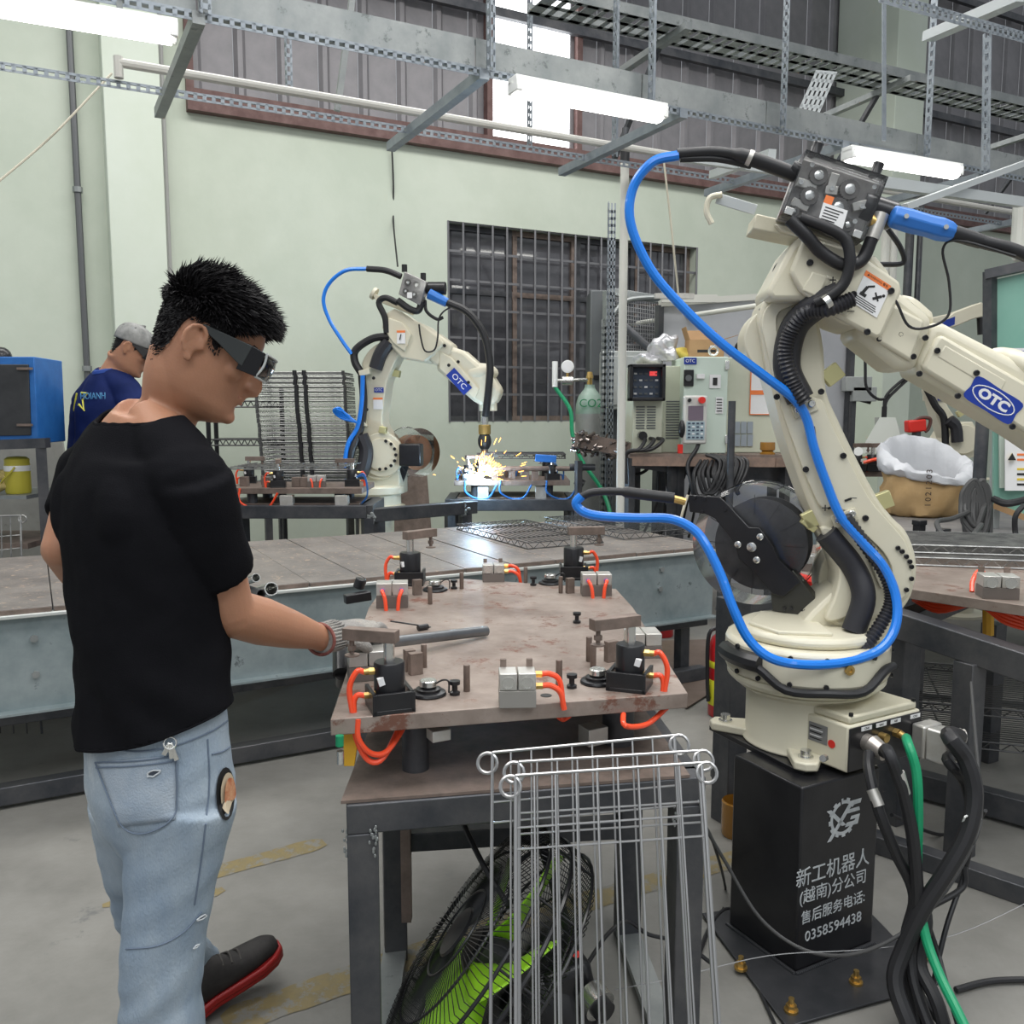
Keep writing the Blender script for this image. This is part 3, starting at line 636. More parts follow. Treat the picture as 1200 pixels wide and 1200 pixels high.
# junction box with connectors, turned with the pedestal
jx, jy = E1, -E2
j0 = G(947, 880, PED + .04); j0 = P(952, 890, 2.23); jz = j0.z
def J(u, v, z): return j0 + (V((.955, .295, 0)) * u) + (V((-.295, .955, 0)) * v) + UP * z
JX = V((.955, .295, 0)); JY = V((-.295, .955, 0))
jl = P(946, 838, 2.36); jr = P(996, 870, 2.16); jf = P(1075, 838, 2.26)
base = [G(941, 888, PED), G(992, 908, PED), G(1076, 884, PED)]; base.append(base[0] + base[2] - base[1])
for q in base: q.z = PED + .003
top = [V((q.x, q.y, PED + .128)) for q in base]
MB().prism(base, UP * .125).build('junction_box', cream, r1, bevel=.006)
cA = sum(top, V((0, 0, 0))) / 4
lid = [cA + (q - cA) * .93 for q in top]; MB().prism(lid, UP * .022).build('box_lid', creamd, r1, bevel=.006)
for q in lid: MB().cyl(q * .93 + cA * .07 + UP * .022, q * .93 + cA * .07 + UP * .03, .006, n=8).build('lid_screw', blk, r1)
fa, fb = base[1], base[2]; fd_ = (fb - fa).normalized(); fn = V((fd_.y, -fd_.x, 0))
MB().prism([fa + UP * .004 + fn * .001, fb + UP * .004 + fn * .001, fb + UP * .12 + fn * .001, fa + UP * .12 + fn * .001], fn * .004).build('connector_panel', blk, r1, bevel=.002)
L_ = (fb - fa).length
def F_(u, z, o=.005): return fa + fd_ * (u * L_) + UP * z + fn * o
for u, s_ in ((.22, 'CN4'), (.42, 'GAS'), (.62, 'AIR'), (.9, 'CN1')):
    MB().prism([F_(u - .07, .106), F_(u + .07, .106), F_(u + .07, .117), F_(u - .07, .117)], fn * .0008).build('tag_plate', prt, r1)
    text(s_, .009, F_(u, .1115, .0062), fd_, UP, prk, 'tag_text', r1, .0002)
sa, sb = base[0], base[1]; sd_ = (sb - sa).normalized(); sn = V((sd_.y, -sd_.x, 0)); Ls = (sb - sa).length
def S_(u, z, o=.001): return sa + sd_ * (u * Ls) + UP * z + sn * o
MB().prism([S_(.12, .055), S_(.55, .055), S_(.55, .105), S_(.12, .105)], sn * .001).build('rating_plate', mat('rating_grey', (.3, .3, .3), .4, .5), r1)
for i in range(5): MB().prism([S_(.15, .062 + i * .008), S_(.15 + .3 * random.uniform(.6, 1), .062 + i * .008), S_(.15 + .3, .065 + i * .008), S_(.15, .065 + i * .008)], sn * .0014).build('plate_print', prt if i % 2 else prk, r1)
MB().lathe([(.011, 0), (.011, .001)], S_(.65, .064), sn, n=20).build('round_sticker', redp, r1)
# connectors: round plug, brass couplings, big aluminium plug
gr = mat('nickel_plug', (.5, .46, .42), .35, .8)
def down(d, k=.5): return (fn * (1 - k) - UP * k).normalized()
cb = thing('robot_cable_bundle', 'thick black cables and hoses sagging from the near robot base to the floor', 'cable', F_(.5, 0, .1))
p = F_(.22, .075); MB().cyl(p, p + fn * .018, .022, n=20).cyl(p + fn * .018, p + fn * .06 - UP * .012, .026, .02, n=20).build('round_plug', gr, r1)
pA = p + fn * .055 - UP * .01
p = F_(.42, .08); MB().cyl(p, p + fn * .02, .012, n=12).build('air_port', brass, r1)
p = F_(.62, .08); MB().cyl(p, p + fn * .015, .013, n=6).cyl(p + fn * .015, p + fn * .04 - UP * .008, .011, n=12).build('gas_coupling', brass, r1)
pB = p + fn * .036 - UP * .006
p = F_(.95, .05); q = p + fn * .075 + fd_ * .045 - UP * .01
MB().box(p + fn * .02 + fd_ * .01, (.075, .04, .09), (fd_, fn, UP)).build('plug_hood', alu, r1, bevel=.006)
MB().prism([p + fn * .04 + fd_ * (x - .0) + UP * z for x, z in ((-.025, -.045), (.045, -.045), (.045, .04), (-.025, .045))], fn * .045 + fd_ * .03 - UP * .01).build('plug_body', alu, r1, bevel=.006)
pC = p + fn * .085 + fd_ * .055 + UP * .02; pD = pC - UP * .048 + fd_ * .005
for z in (pC, pD): MB().lathe([(.021, 0), (.023, .004), (.02, .008), (.023, .012), (.02, .016), (.022, .022), (.017, .026)], z - (fn * .6 + fd_ * .8) * .012, (fn * .6 + fd_ * .8 - UP * .1), n=18).build('cable_gland', alu, r1)
def cab(pts, r, m_, name='cable', par=cb, n=10): return MB().tube(pts, r, n, 6).build(name, m_, par)
def PP(l): return [P(*a) if len(a) == 3 else a for a in l]
cab([pA] + PP([(1040, 880, 2.0), (1053, 912, 1.98), (1060, 935, 1.98), (1070, 985, 1.98), (1075, 1060, 1.98), (1068, 1120, 1.98), (1085, 1200, 1.95), (1110, 1300, 1.9)]), 0.0144, rub)
cab([P(1018, 883, 2.1)] + PP([(1019, 905, 2.05), (1030, 950, 2.0), (1050, 1000, 2.0), (1071, 1050, 2.0), (1060, 1110, 1.99), (1072, 1200, 1.95), (1090, 1300, 1.9)]), 0.0132, rub)
cab([pB] + PP([(1063, 868, 2.05), (1074, 905, 2.0), (1076, 960, 1.99), (1075, 1030, 2.0), (1083, 1090, 1.96), (1100, 1140, 1.9), (1128, 1198, 1.8), (1170, 1290, 1.7)]), 0.0114, green, 'green_hose')
cab([pC] + PP([(1112, 862, 2.05), (1132, 890, 2.02), (1142, 930, 2.0), (1134, 975, 1.98), (1110, 1020, 1.97), (1084, 1060, 1.97), (1060, 1110, 1.97), (1049, 1150, 1.95), (1065, 1200, 1.9), (1090, 1260, 1.85)]), 0.0198, rub)
cab([pD] + PP([(1110, 890, 2.06), (1132, 920, 2.06), (1136, 970, 2.03), (1100, 1030, 2.0), (1080, 1070, 2.0), (1068, 1130, 1.97), (1088, 1200, 1.9), (1130, 1290, 1.8)]), 0.0132, rub)
cab(PP([(1075, 1040, 2.02), (1085, 1080, 1.99), (1078, 1130, 1.97), (1100, 1180, 1.9), (1120, 1260, 1.85)]), 0.0156, rub)
cab(PP([(1072, 1040, 2.03), (1077, 1090, 2.01), (1066, 1140, 2.0), (1100, 1195, 1.96), (1160, 1250, 1.9)]), 0.0108, rub)
cab(PP([(1130, 1015, 2.05), (1128, 1040, 2.04), (1092, 1062, 2.02), (1075, 1070, 2.0)]), 0.0072, rub)
cab(PP([(1142, 975, 2.05), (1128, 1030, 2.05), (1108, 1090, 2.0), (1090, 1170, 1.95)]), 0.0060, rub)
cab(PP([(1085, 1075, 2.0), (1100, 1120, 1.98), (1112, 1165, 1.9), (1128, 1220, 1.85)]), 0.0060, rub)
for a, b in (((1053, 905), (1060, 930)), ((1022, 925), (1030, 945))): MB().cyl(P(*a, 1.98 if a[0] > 1040 else 2.02), P(*b, 1.98 if a[0] > 1040 else 2.0), .0135, n=12).build('clear_sleeve', alu, cb)
MB().tube(PP([(1131, 957, 1.97), (1128, 968, 2.0), (1148, 962, 2.0), (1145, 952, 2.03), (1131, 957, 1.97)]), .0025, 6).build('cable_tie', whitep, cb)
tag(cab(PP([(818, 955, 2.1), (850, 1010, 2.15), (890, 1075, 2.1), (940, 1112, 2.05), (995, 1119, 2.0), (1050, 1098, 1.98), (1100, 1055, 1.99), (1140, 990, 2.05), (1150, 950, 2.1), (1146, 900, 2.2), (1138, 800, 2.6)]), .0045, MT.get('grey_cable') or mat('grey_cable', (.06, .06, .06), .5), 'loose_cable', None), 'thin dark cable sagging in front of the lettered pedestal', 'cable')
# turret
tz = PED + .175
tc = bc + V((0, 0, 0))
MB().lathe([(.20, 0), (.215, .015), (.215, .03)], tc + UP * (tz - PED), n=48).build('turret_ring', cream, r1, bevel=.003)
tp = [(862, 740), (866, 722), (905, 715), (985, 712), (1030, 735), (1043, 775), (1043, 800), (1000, 812), (930, 814), (880, 795), (862, 780)]
def tur(r, z0, h, name, m_, sx=1.): 
    pts = []
    for i in range(28):
        a = 2 * pi * i / 28; rr = r * (1 - .10 * max(0, cos(2 * a)) * 0); pts.append(tc + V((cos(a) * rr * sx, sin(a) * rr, 0)) + UP * (z0 - PED))
    return MB().prism(pts, UP * h).build(name, m_, r1, bevel=.012)
tur(.222, tz + .03, .10, 'turret', cream); tur(.19, tz + .13, .03, 'turret_top', cream)
MB().prism([tc + V((x, y, tz - PED + .158)) for x, y in ((-.17, -.02), (-.12, -.13), (.02, -.15), (.03, .08), (-.1, .12))], UP * .012).build('top_cover', cream, r1, bevel=.004)
def TC(a, z, r=.2245): return tc + V((cos(radians(a)) * r, sin(radians(a)) * r, z - PED))
for a in (-160, -140, -118, -95, -60, -30):
    for z in (tz + .045, tz + .115): p = TC(a, z); d = TC(a, z, 1) - TC(a, z, 0); MB().cyl(p, p + d * .006, .007, n=8).build('cap_screw', blk, r1)
p = TC(-80, tz + .09); MB().lathe([(.013, 0), (.013, .006), (.006, .006), (.006, .003)], p, TC(-80, tz, 1) - TC(-80, tz, 0), n=16).build('grease_port', brass, r1)
m = MB(); pts = [TC(a, tz + .075 - (.045 if -130 < a < -50 else .03 * 0), .232) for a in (-175, -160, -140, -120, -95, -70, -50, -35)]
m.tube(pts, .012, 10, 4).build('turret_cable', rub, r1)
MB().tube([TC(a, tz + .085, .225) for a in (-180, -165, -150, -138)], .026, 10, 3).build('cable_guard', blk, r1)
# lower arm, in slabs on the plane
arm = [(893, 396), (889, 375), (896, 352), (915, 342), (944, 348), (958, 370), (966, 410), (969, 458), (982, 490), (1000, 528), (1026, 578), (1046, 606), (1062, 622), (1073, 648), (1075, 675), (1068, 696), (1058, 708), (1038, 720), (1010, 732), (975, 732), (985, 690), (984, 668), (972, 640), (952, 600), (936, 558), (920, 512), (906, 460), (898, 428)]
pin_ = [(983, 668), (985, 690), (975, 705), (968, 735), (1012, 735), (1060, 722), (1060, 700), (1000, 640)]
hole_px = [(915, 372), (930, 360), (948, 370), (955, 400), (955, 440), (962, 458), (945, 462), (930, 440), (918, 410)]
slab(pl, arm, .02, .16, cream, 'lower_arm', r1, .012, k=3)
slab(pl, [(898, 405), (893, 380), (899, 360), (915, 350), (934, 352), (930, 358), (913, 366), (910, 385), (918, 425), (932, 460), (962, 468), (972, 492), (992, 533), (1018, 583), (1042, 612), (1060, 634), (1068, 660), (1066, 690), (1050, 706), (1040, 690), (1046, 670), (1036, 648), (1012, 624), (990, 598), (965, 596), (952, 575), (934, 530), (915, 475)], .035, .03, cream, 'arm_face', r1, .008, k=3)
slab(pl, [(962, 618), (985, 625), (1002, 660), (1006, 700), (996, 722), (968, 728), (978, 700), (984, 672), (975, 645)], .036, .05, cream, 'arm_flange', r1, .006, k=3)
slab(pl, [(1008, 612), (1028, 640), (1038, 672), (1032, 690), (1018, 655), (1002, 622)], .026, .01, creamd, 'arm_recess', r1, .003, k=3)
slab(pl, [(930, 745), (965, 705), (992, 690), (1030, 715), (1052, 725), (1040, 758), (935, 762)], .01, .2, cream, 'shoulder_casting', r1, .012, k=3)
disc(pl, (1015, 680), .135, -.14, .10, cream, 'shoulder_drive', r1)
slab(pl, [(884, 375), (896, 362), (900, 385), (890, 390)], -.02, .07, cream, 'arm_stop', r1, .005)
screws(pl, [(910, 465), (962, 459), (944, 550), (988, 534), (975, 633), (1014, 607)], .037, .0085, blk, 'cap_screw', r1)
screws(pl, [(1052, 642), (1057, 646), (1062, 652), (1066, 658), (1068, 664), (1068, 678), (1062, 691), (996, 680), (998, 686), (1001, 692), (1006, 697), (1012, 702)], .037, .0066, blk, 'cap_screw', r1)
# stops made of yellow-zinc blocks
zin = mat('yellow_zinc', (.62, .58, .30), .3, .5)
for a, b in (((966, 446), (984, 432)), ((942, 612), (962, 602)), ((1020, 592), (1044, 583)), ((945, 618), (950, 612))): MB().bar(pl(*a, .0), pl(*b, .0), .028, .045).build('zinc_stop', zin, r1, bevel=.002)
# brackets carrying the hoses
for c in ((943, 476), (990, 605)):
    x, y = c; slab(pl, [(x - 16, y), (x + 12, y - 10), (x + 17, y + 4), (x - 11, y + 15)], .044, .01, creamd, 'hose_bracket', r1, .002)
    screws(pl, [(x - 8, y + 4), (x + 8, y - 3)], .046, .010, chrome, 'hex_screw', r1, .008)
for s_, x, y in (('+', 967, 596), ('–', 1000, 583), ('+', 976, 329), ('–', 997, 364)): text(s_, .035, pl(x, y, .045 if y > 500 else .128), pl.u, UP, prk, 'axis_mark', r1, .0004)
for a, b in (((980, 593), (970, 596)), ((990, 587), (998, 584))): MB().bar(pl(*a, .037), pl(*b, .037), .001, .006).build('axis_arrow', prk, r1)
# elbow housing
hous = [(938, 272), (950, 274), (1028, 302), (1048, 328), (1057, 342), (1030, 396), (1022, 398), (985, 383), (968, 366), (930, 345), (906, 350), (900, 342), (925, 300)]
slab(pl, [(944, 270), (1028, 300), (1046, 322), (1030, 360), (1010, 386), (986, 378), (945, 352), (905, 352), (898, 342), (926, 290)], .10, .22, cream, 'elbow_housing', r1, .014)
slab(pl, [(943, 276), (1000, 292), (1055, 330), (1057, 342), (1034, 394), (1026, 396), (975, 368), (938, 340), (926, 318)], .125, .03, cream, 'housing_cover', r1, .012)
disc(pl, (914, 398), .095, -.02, .14, cream, 'elbow_drive', r1)
slab(pl, [(952, 318), (978, 326), (965, 352), (940, 340)], .128, .008, cream, 'axis_plate', r1, .004)
slab(pl, [(968, 322), (988, 330), (1004, 352), (992, 372), (978, 360), (960, 340)], .128, .006, cream, 'raised_pad', r1, .004)
screws(pl, [(958, 291), (949, 308), (1044, 341), (1016, 389), (968, 339), (986, 362), (1000, 345)], .127, .0085, blk, 'cap_screw', r1)
# warning label
lab = PL(pl(1020, 340, .1262), AL)
ua = (pl(1040, 338, .1262) - pl(1013, 321, .1262)).normalized(); va = (pl(1013, 321, .1262) - pl(998, 354, .1262)).normalized()
o_ = pl(998, 354, .1268)
def LB(u, v, o=0): return o_ + ua * (u * .075) + va * (v * .085) + pl.n * o
def lrect(u0, v0, u1, v1, m_, name, o=.0006): return MB().prism([LB(u0, v0), LB(u1, v0), LB(u1, v1), LB(u0, v1)], pl.n * o).build(name, m_, r1, smooth=0)
tag(lrect(0, 0, 1, 1, prt, 'warning_label'), label='white warning sticker with an orange band and a robot pictogram')
lrect(0, .84, 1, 1, pro, 'label_band', .0011); text('▲WARNING 警告', .0075, LB(.5, .92, .0012), ua, va, prk, 'label_text', r1, .0002)
for i in range(4): lrect(.05, .05 + i * .06, random.uniform(.8, .95), .075 + i * .06, prk, 'label_text', .001)
mm = MB(); mm.bar(LB(.2, .38, .001), LB(.28, .62, .001), .001, .008); mm.bar(LB(.28, .62, .001), LB(.5, .74, .001), .001, .005); mm.bar(LB(.12, .36, .001), LB(.36, .36, .001), .001, .008); mm.bar(LB(.6, .4, .001), LB(.85, .6, .001), .001, .007); mm.bar(LB(.6, .6, .001), LB(.8, .42, .001), .001, .004); mm.ell(LB(.9, .64, .001), (.004, .001, .004)); mm.build('pictogram', prk, r1)
# forearm
fax = (pl(1200, 478) - pl(1000, 352)); fax.normalize(); fup = pl.n.cross(fax); fup = fup if fup.z > 0 else -fup
slab(pl, [(1046, 338), (1060, 345), (1095, 372), (1092, 388), (1075, 430), (1066, 436), (1050, 432), (1000, 392), (1012, 372)], .085, .19, cream, 'upper_wrist_casting', r1, .022)
slab(pl, [(1036, 350), (1084, 376), (1068, 424), (1022, 396)], .10, .03, cream, 'casting_cover', r1, .008)
slab(pl, [(1050, 345), (1072, 345), (1095, 365), (1100, 382), (1070, 380)], .0, .1, cream, 'drive_bulge', r1, .02)
mid = [(1090, 376), (1108, 378), (1200, 425), (1290, 470), (1330, 510), (1340, 545), (1320, 575), (1290, 572), (1200, 512), (1078, 440), (1072, 428)]
slab(pl, mid, .075, .17, cream, 'forearm', r1, .026, seg=4)
slab(pl, [(1098, 396), (1104, 392), (1195, 444), (1260, 482), (1268, 492), (1240, 530), (1200, 505), (1083, 434), (1082, 428)], .092, .03, cream, 'forearm_cover', r1, .009)
slab(pl, [(1108, 404), (1180, 446), (1172, 462), (1098, 418)], .094, .01, cream, 'cover_panel', r1, .004)
screws(pl, [(1055, 392), (1084, 396), (1070, 418), (1098, 411), (1144, 437), (1122, 464), (1077, 438), (1186, 500), (1030, 397)], .094, .0078, blk, 'cap_screw', r1)
MB().ell(pl(1205, 440, .0), (.12, .09, .045), (fax, pl.n, fup), nu=24, nv=12).build('wrist_bulge', cream, r1)
# logo plate on the forearm
lo = pl(1164, 469, .0935)
lu = fax
def LG(u, v, o=0): return lo + lu * u + fup * v + pl.n * o
MB().prism(cr([LG(*a) for a in ((-.066, -.031), (-.068, .0), (-.066, .031), (0, .032), (.066, .031), (.068, 0), (.066, -.031), (0, -.032))], 4, True), pl.n * .0012).build('logo_plate', prb, r1)
m = MB(); m.tube([LG(.060 * cos(t / 24 * 2 * pi), .024 * sin(t / 24 * 2 * pi), .0014) for t in range(24)], .0016, 5, 1, closed=True); m.build('logo_ring', prt, r1)
text('OTC', .034, LG(0, 0, .0016), lu, fup, prt, 'logo_text', r1, .0004, wscale=1.2, bold=.0016)
# dark bundle inside the arm + corrugated conduit
MB().tube([pl(*a, o) for *a, o in ((938, 468, .05), (922, 430, .04), (930, 385, .05), (955, 360, .10), (985, 345, .13))], .036, 12, 6).build('inner_bundle', mat('dark_sheath', (.025, .025, .03), .5), r1)
def conduit(pts, r, name, parent, m_=corr, seg=.007):
    pts = cr(pts, 30); q = [pts[0]]; acc = 0; out = [pts[0]]
    for a, b in zip(pts, pts[1:]):
        L = (b - a).length; acc += L
        if acc >= seg: out.append(b); acc = 0
    k = len(out)
    return MB().tube(out, r, 12, 1, rf=lambda t, i: 1 if i % 2 else .8).build(name, m_, parent, smooth=60)
conduit([pl(*a, o) for *a, o in ((1000, 350, .15), (972, 362, .15), (945, 366, .12), (928, 385, .09), (920, 415, .08), (930, 450, .08), (944, 472, .08))], .021, 'corrugated_conduit', r1, seg=.004)
conduit([pl(*a, o) for *a, o in ((990, 605, .06), (1015, 640, .06), (1038, 675, .07), (1044, 705, .08), (1030, 735, .10), (1008, 765, .13))], .019, 'corrugated_conduit', r1, seg=.004)
MB().tube([pl(*a, o) for *a, o in ((968, 625, .035), (1000, 665, .035), (1012, 700, .06), (1000, 740, .07))], .032, 12, 6).build('inner_bundle', MT['dark_sheath'], r1)
MB().tube([pl(*a, o) for *a, o in ((952, 500, .05), (958, 540, .05), (972, 580, .055), (985, 605, .055))], .007, 8, 6).build('signal_cable', rub, r1)
MB().tube([pl(*a, o) for *a, o in ((938, 255, .16), (965, 265, .17), (990, 280, .17), (996, 305, .17), (990, 330, .165), (975, 345, .16), (955, 355, .15))], .014, 12, 6).build('feeder_cable', rub, r1)
MB().cyl(pl(972, 352, .165), pl(966, 356, .165), .019, n=16).build('hose_clamp', chrome, r1)
MB().tube([pl(*a, o) for *a, o in ((934, 302, .0), (912, 310, -.02), (905, 330, -.02), (903, 345, -.02))], .006, 8, 6).build('signal_cable', rub, r1)
MB().tube([pl(*a, o) for *a, o in ((925, 310, .0), (905, 345, .0), (892, 365, .0))], .008, 8, 6).build('signal_cable', rub, r1)
# bracket under the feeder, sheet shelf left
slab(pl, [(886, 250), (938, 262), (1010, 286), (1000, 300), (940, 280), (882, 268)], .06, .12, creamd, 'feeder_shelf', r1, .004)
slab(pl, [(908, 262), (1000, 280), (1022, 294), (1010, 298), (915, 270)], .08, .12, cream, 'feeder_bracket', r1, .003)
slab(pl, [(842, 226), (888, 240), (884, 252), (838, 238)], .0, .004, MT['bright_galv'], 'perforated_arm', r1, .001)
MB().tube([pl(846, 228, .01), pl(832, 232, .01), (pl(828, 248, .01)), pl(834, 262, .01)], .008, 8, 5).build('bent_tab', cream, r1)
# wire feeder
fu = (pl(1033, 208) - pl(943, 178)).normalized(); fv = (pl(943, 178) - pl(917, 248)).normalized()
fo_ = pl(917, 250, .16); FW = (pl(1033, 208) - pl(943, 178)).length; FH = (pl(943, 178) - pl(917, 248)).length
def FE(u, v, o=0): return fo_ + fu * (u * FW) + fv * (v * FH) + pl.n * o
fe = tag(MB().prism([FE(0, 0, -.10), FE(1, 0, -.10), FE(1, 1, -.10), FE(0, 1, -.10)], pl.n * .03).build('wire_feeder', mat('feeder_casting', (.30, .29, .28), .45, .3, c2=(.42, .40, .38), ns=30), r1, bevel=.003), label='wire feed unit with rollers behind a clear cover')
mm = MB(); t_ = .003
mm.prism([FE(0, 0, .0), FE(1, 0, .0), FE(1, 1, .0), FE(0, 1, .0)], pl.n * .003)
for a, b in (((0, 0), (1, 0)), ((1, 0), (1, 1)), ((1, 1), (0, 1)), ((0, 1), (0, 0))):
    mm.prism([FE(*a, -.07), FE(*b, -.07), FE(*b, .0), FE(*a, .0)], (FE(.5, .5) - (FE(*a) + FE(*b)) / 2).normalized() * .003)
mm.build('clear_cover', clearp, fe)
gear = mat('gear_dark', (.16, .15, .14), .4, .5)
for u, v, r in ((.27, .78, .024), (.67, .73, .026), (.62, .42, .026), (.25, .45, .024), (.80, .22, .017), (.14, .15, .015)):
    p = FE(u, v, -.06); m = MB(); n_ = 22; x = fu; y = fv
    q = [p + (x * cos(2 * pi * i / (2 * n_)) + y * sin(2 * pi * i / (2 * n_))) * (r if i % 2 else r * .9) for i in range(2 * n_)]
    g = m.prism(q, pl.n * .018).build('feed_gear', gear, fe, smooth=0)
    MB().lathe([(r * .5, 0), (r * .5, .004), (r * .2, .006)], FE(u, v, -.042), pl.n, n=18).build('gear_hub', chrome, fe)
for a, b in (((.05, .6), (.3, .62)), ((.4, .62), (.55, .66)), ((.78, .5), (.93, .62)), ((.35, .08), (.55, .14)), ((.45, .9), (.46, .65)), ((.08, .3), (.3, .28))): MB().bar(FE(*a, -.055), FE(*b, -.055), .016, .022).build('pressure_arm', alu, fe, bevel=.002)
for u, v in ((.1, .6), (.47, .66), (.88, .55), (.86, .3), (.45, .12), (.15, .9), (.93, .88)): MB().lathe([(.006, 0), (.006, .004), (.003, .004), (.003, .002)], FE(u, v, -.045), pl.n, n=8).build('bolt', chrome, fe)
for u in (.13, .88):
    MB().lathe([(.015, 0), (.016, .004), (.013, .01), (.014, .035), (.012, .038)], FE(u, 1.0, -.04), fv, n=14).build('tension_knob', blk, fe)
MB().prism([FE(.42, .02, .0035), FE(.72, .02, .0035), FE(.70, .34, .0035), FE(.40, .34, .0035)], pl.n * .0006).build('cover_label', prt, fe)
MB().prism([FE(.40, .34, .0035), FE(.5, .34, .0035), FE(.5, .46, .0035), FE(.40, .46, .0035)], pl.n * .0006).build('cover_label', pro, fe)
for i in range(6): MB().bar(FE(.44, .06 + i * .045, .0045), FE(random.uniform(.6, .68), .06 + i * .045, .0045), .0004, .0025).build('label_text', prk, fe)
for u, v in ((.06, .04), (.9, .04), (.72, -.04)): MB().prism([FE(u - .05, v - .04, .004), FE(u + .05, v - .04, .004), FE(u + .05, v + .07, .004), FE(u - .05, v + .07, .004)], pl.n * .004).build('cover_latch', chrome, fe, bevel=.001)
p = FE(1, .62, -.08); MB().lathe([(.034, -.02), (.036, .0), (.036, .06), (.033, .063)], p, fu, n=26).build('feed_motor', blk, fe); 
MB().cyl(FE(0, .72, -.04), FE(-.08, .74, -.04), .022, n=18).build('inlet_adapter', blk, fe)
MB().cyl(FE(1.0, .35, -.02), FE(1.12, .33, -.02), .016, n=12).build('euro_socket', brass, fe); MB().cyl(FE(1.1, .5, -.02), FE(1.1, .1, -.02), .018, n=16).build('swivel', alu, fe)
MB().tube([FE(1.1, .1, -.02), FE(1.08, -.25, -.02), FE(.9, -.42, -.01), FE(.6, -.35, -.01), FE(.35, -.2, .0), FE(.1, -.05, 0)], .016, 12, 5).build('feed_cable', rub, r1)
# torch connector
c1 = pl(1044, 253, .14); c2 = pl(1118, 273, .14); cd = (c2 - c1)
m = MB(); pr = [(.022, 0), (.028, .006), (.03, .05), (.028, .1), (.03, .135), (.026, .16), (.02, .172)]
sc = cd.length / .172; m.lathe([(r, h * sc) for r, h in pr], c1, cd, n=8); m.build('torch_connector', bconn, r1, bevel=.003)
for k_ in (.18, .8): MB().cyl(c1 + cd * k_ + pl.n * .028, c1 + cd * k_ + pl.n * .034, .006, n=10).build('connector_screw', chrome, r1)
MB().tube([c2, pl(1150, 283, .14), pl(1200, 298, .14), pl(1290, 345, .12), pl(1340, 430, .08), pl(1345, 520, .0)], .0165, 12, 6).build('torch_cable', rub, r1)
MB().cyl(c2 - cd * .02, pl(1150, 283, .14), .02, .018, n=14).build('cable_boot', rub, r1)
MB().tube([pl(1020, 320, .09), pl(1048, 350, .12), pl(1065, 382, .12), pl(1090, 383, .12), pl(1112, 368, .12), pl(1112, 330, .12), pl(1105, 292, .13), pl(1125, 282, .15), pl(1190, 300, .16)], .0035, 6, 6).build('sensor_cable', rub, r1)
MB().tube([pl(1030, 310, .02), pl(1058, 308, .02), pl(1055, 290, .03), pl(1040, 268, .05)], .007, 8, 6).build('short_hose', rub, r1)
for a, b in (((1014, 302), (1026, 308)), ((1016, 310), (1024, 316))): MB().cyl(pl(*a, .05), pl(*b, .05), .008, n=10).build('hose_fitting', chrome, r1)
# wrist and torch beyond the right edge of the frame
wc = pl(1320, 545, -.01); MB().cyl(wc + pl.n * .06, wc - pl.n * .07, .06, n=28).build('wrist', cream, r1, bevel=.006)
MB().cyl(wc, wc - UP * .14, .035, .03, n=20).cyl(wc - UP * .14, wc - UP * .22, .022, n=16).build('torch_body', blk, r1)
MB().tube([wc - UP * .2, wc - UP * .3, wc - UP * .36 + V((-.04, 0, 0)), wc - UP * .42 + V((-.1, 0, 0))], .012, 10, 5).build('torch_neck', brass, r1)
# blue liner hose loop
hz = [(795, 182, .16), (765, 190, .16), (742, 220, .15), (739, 262, .15), (762, 315, .14), (800, 360, .13), (845, 402, .12), (895, 440, .10), (930, 467, .075), (945, 490, .065), (954, 525, .065), (968, 565, .065), (985, 605, .07), (1010, 635, .07), (1036, 665, .08), (1050, 700, .10), (1049, 735, .13), (1030, 762, .16), (990, 776, .20), (945, 779, .24), (905, 772, .26), (878, 750, .25), (860, 715, .24), (845, 675, .22), (828, 640, .20), (812, 620, .18), (785, 608, .17), (745, 607, .17), (705, 605, .17), (684, 600, .17), (675, 590, .17), (682, 581, .17)]
tag(MB().tube([pl(a, b, o) for a, b, o in hz], .0125, 10, 6).build('blue_hose', bhose, None), 'bright blue liner hose looping round the near robot to the wire spool', 'hose')
bk = thing('hose_sheath', 'black hose sheath entering the wire feeder from the left', 'hose', pl(795, 180, .16))
MB().tube([pl(a, b, o) for a, b, o in ((793, 180, .16), (840, 178, .15), (880, 186, .14), (932, 205, .12))], .015, 12, 6, rf=lambda t, i: .8 + .35 * (t > .55) + .1 * t).build('sheath', rub, bk); MB().cyl(pl(876, 184, .142), pl(881, 186, .142), .02, n=14).build('tie', alu, bk)
MB().tube([pl(a, b, o) for a, b, o in ((797, 186, .155), (840, 186, .145), (880, 194, .13))], .009, 10, 6).build('second_hose', rub, bk)
bk = thing('hose_end_sheath', 'black hose sheath lying level over the bench beside the wire spool', 'hose', pl(700, 578, .17))
MB().tube([pl(a, b, .17) for a, b in ((680, 583), (695, 577), (725, 576), (750, 579), (790, 584))], .013, 12, 6, rf=lambda t, i: .8 + .35 * (t > .55)).build('sheath', rub, bk)
MB().cyl(pl(788, 584, .17), pl(803, 588, .17), .010, n=10).build('fitting', brass, bk)
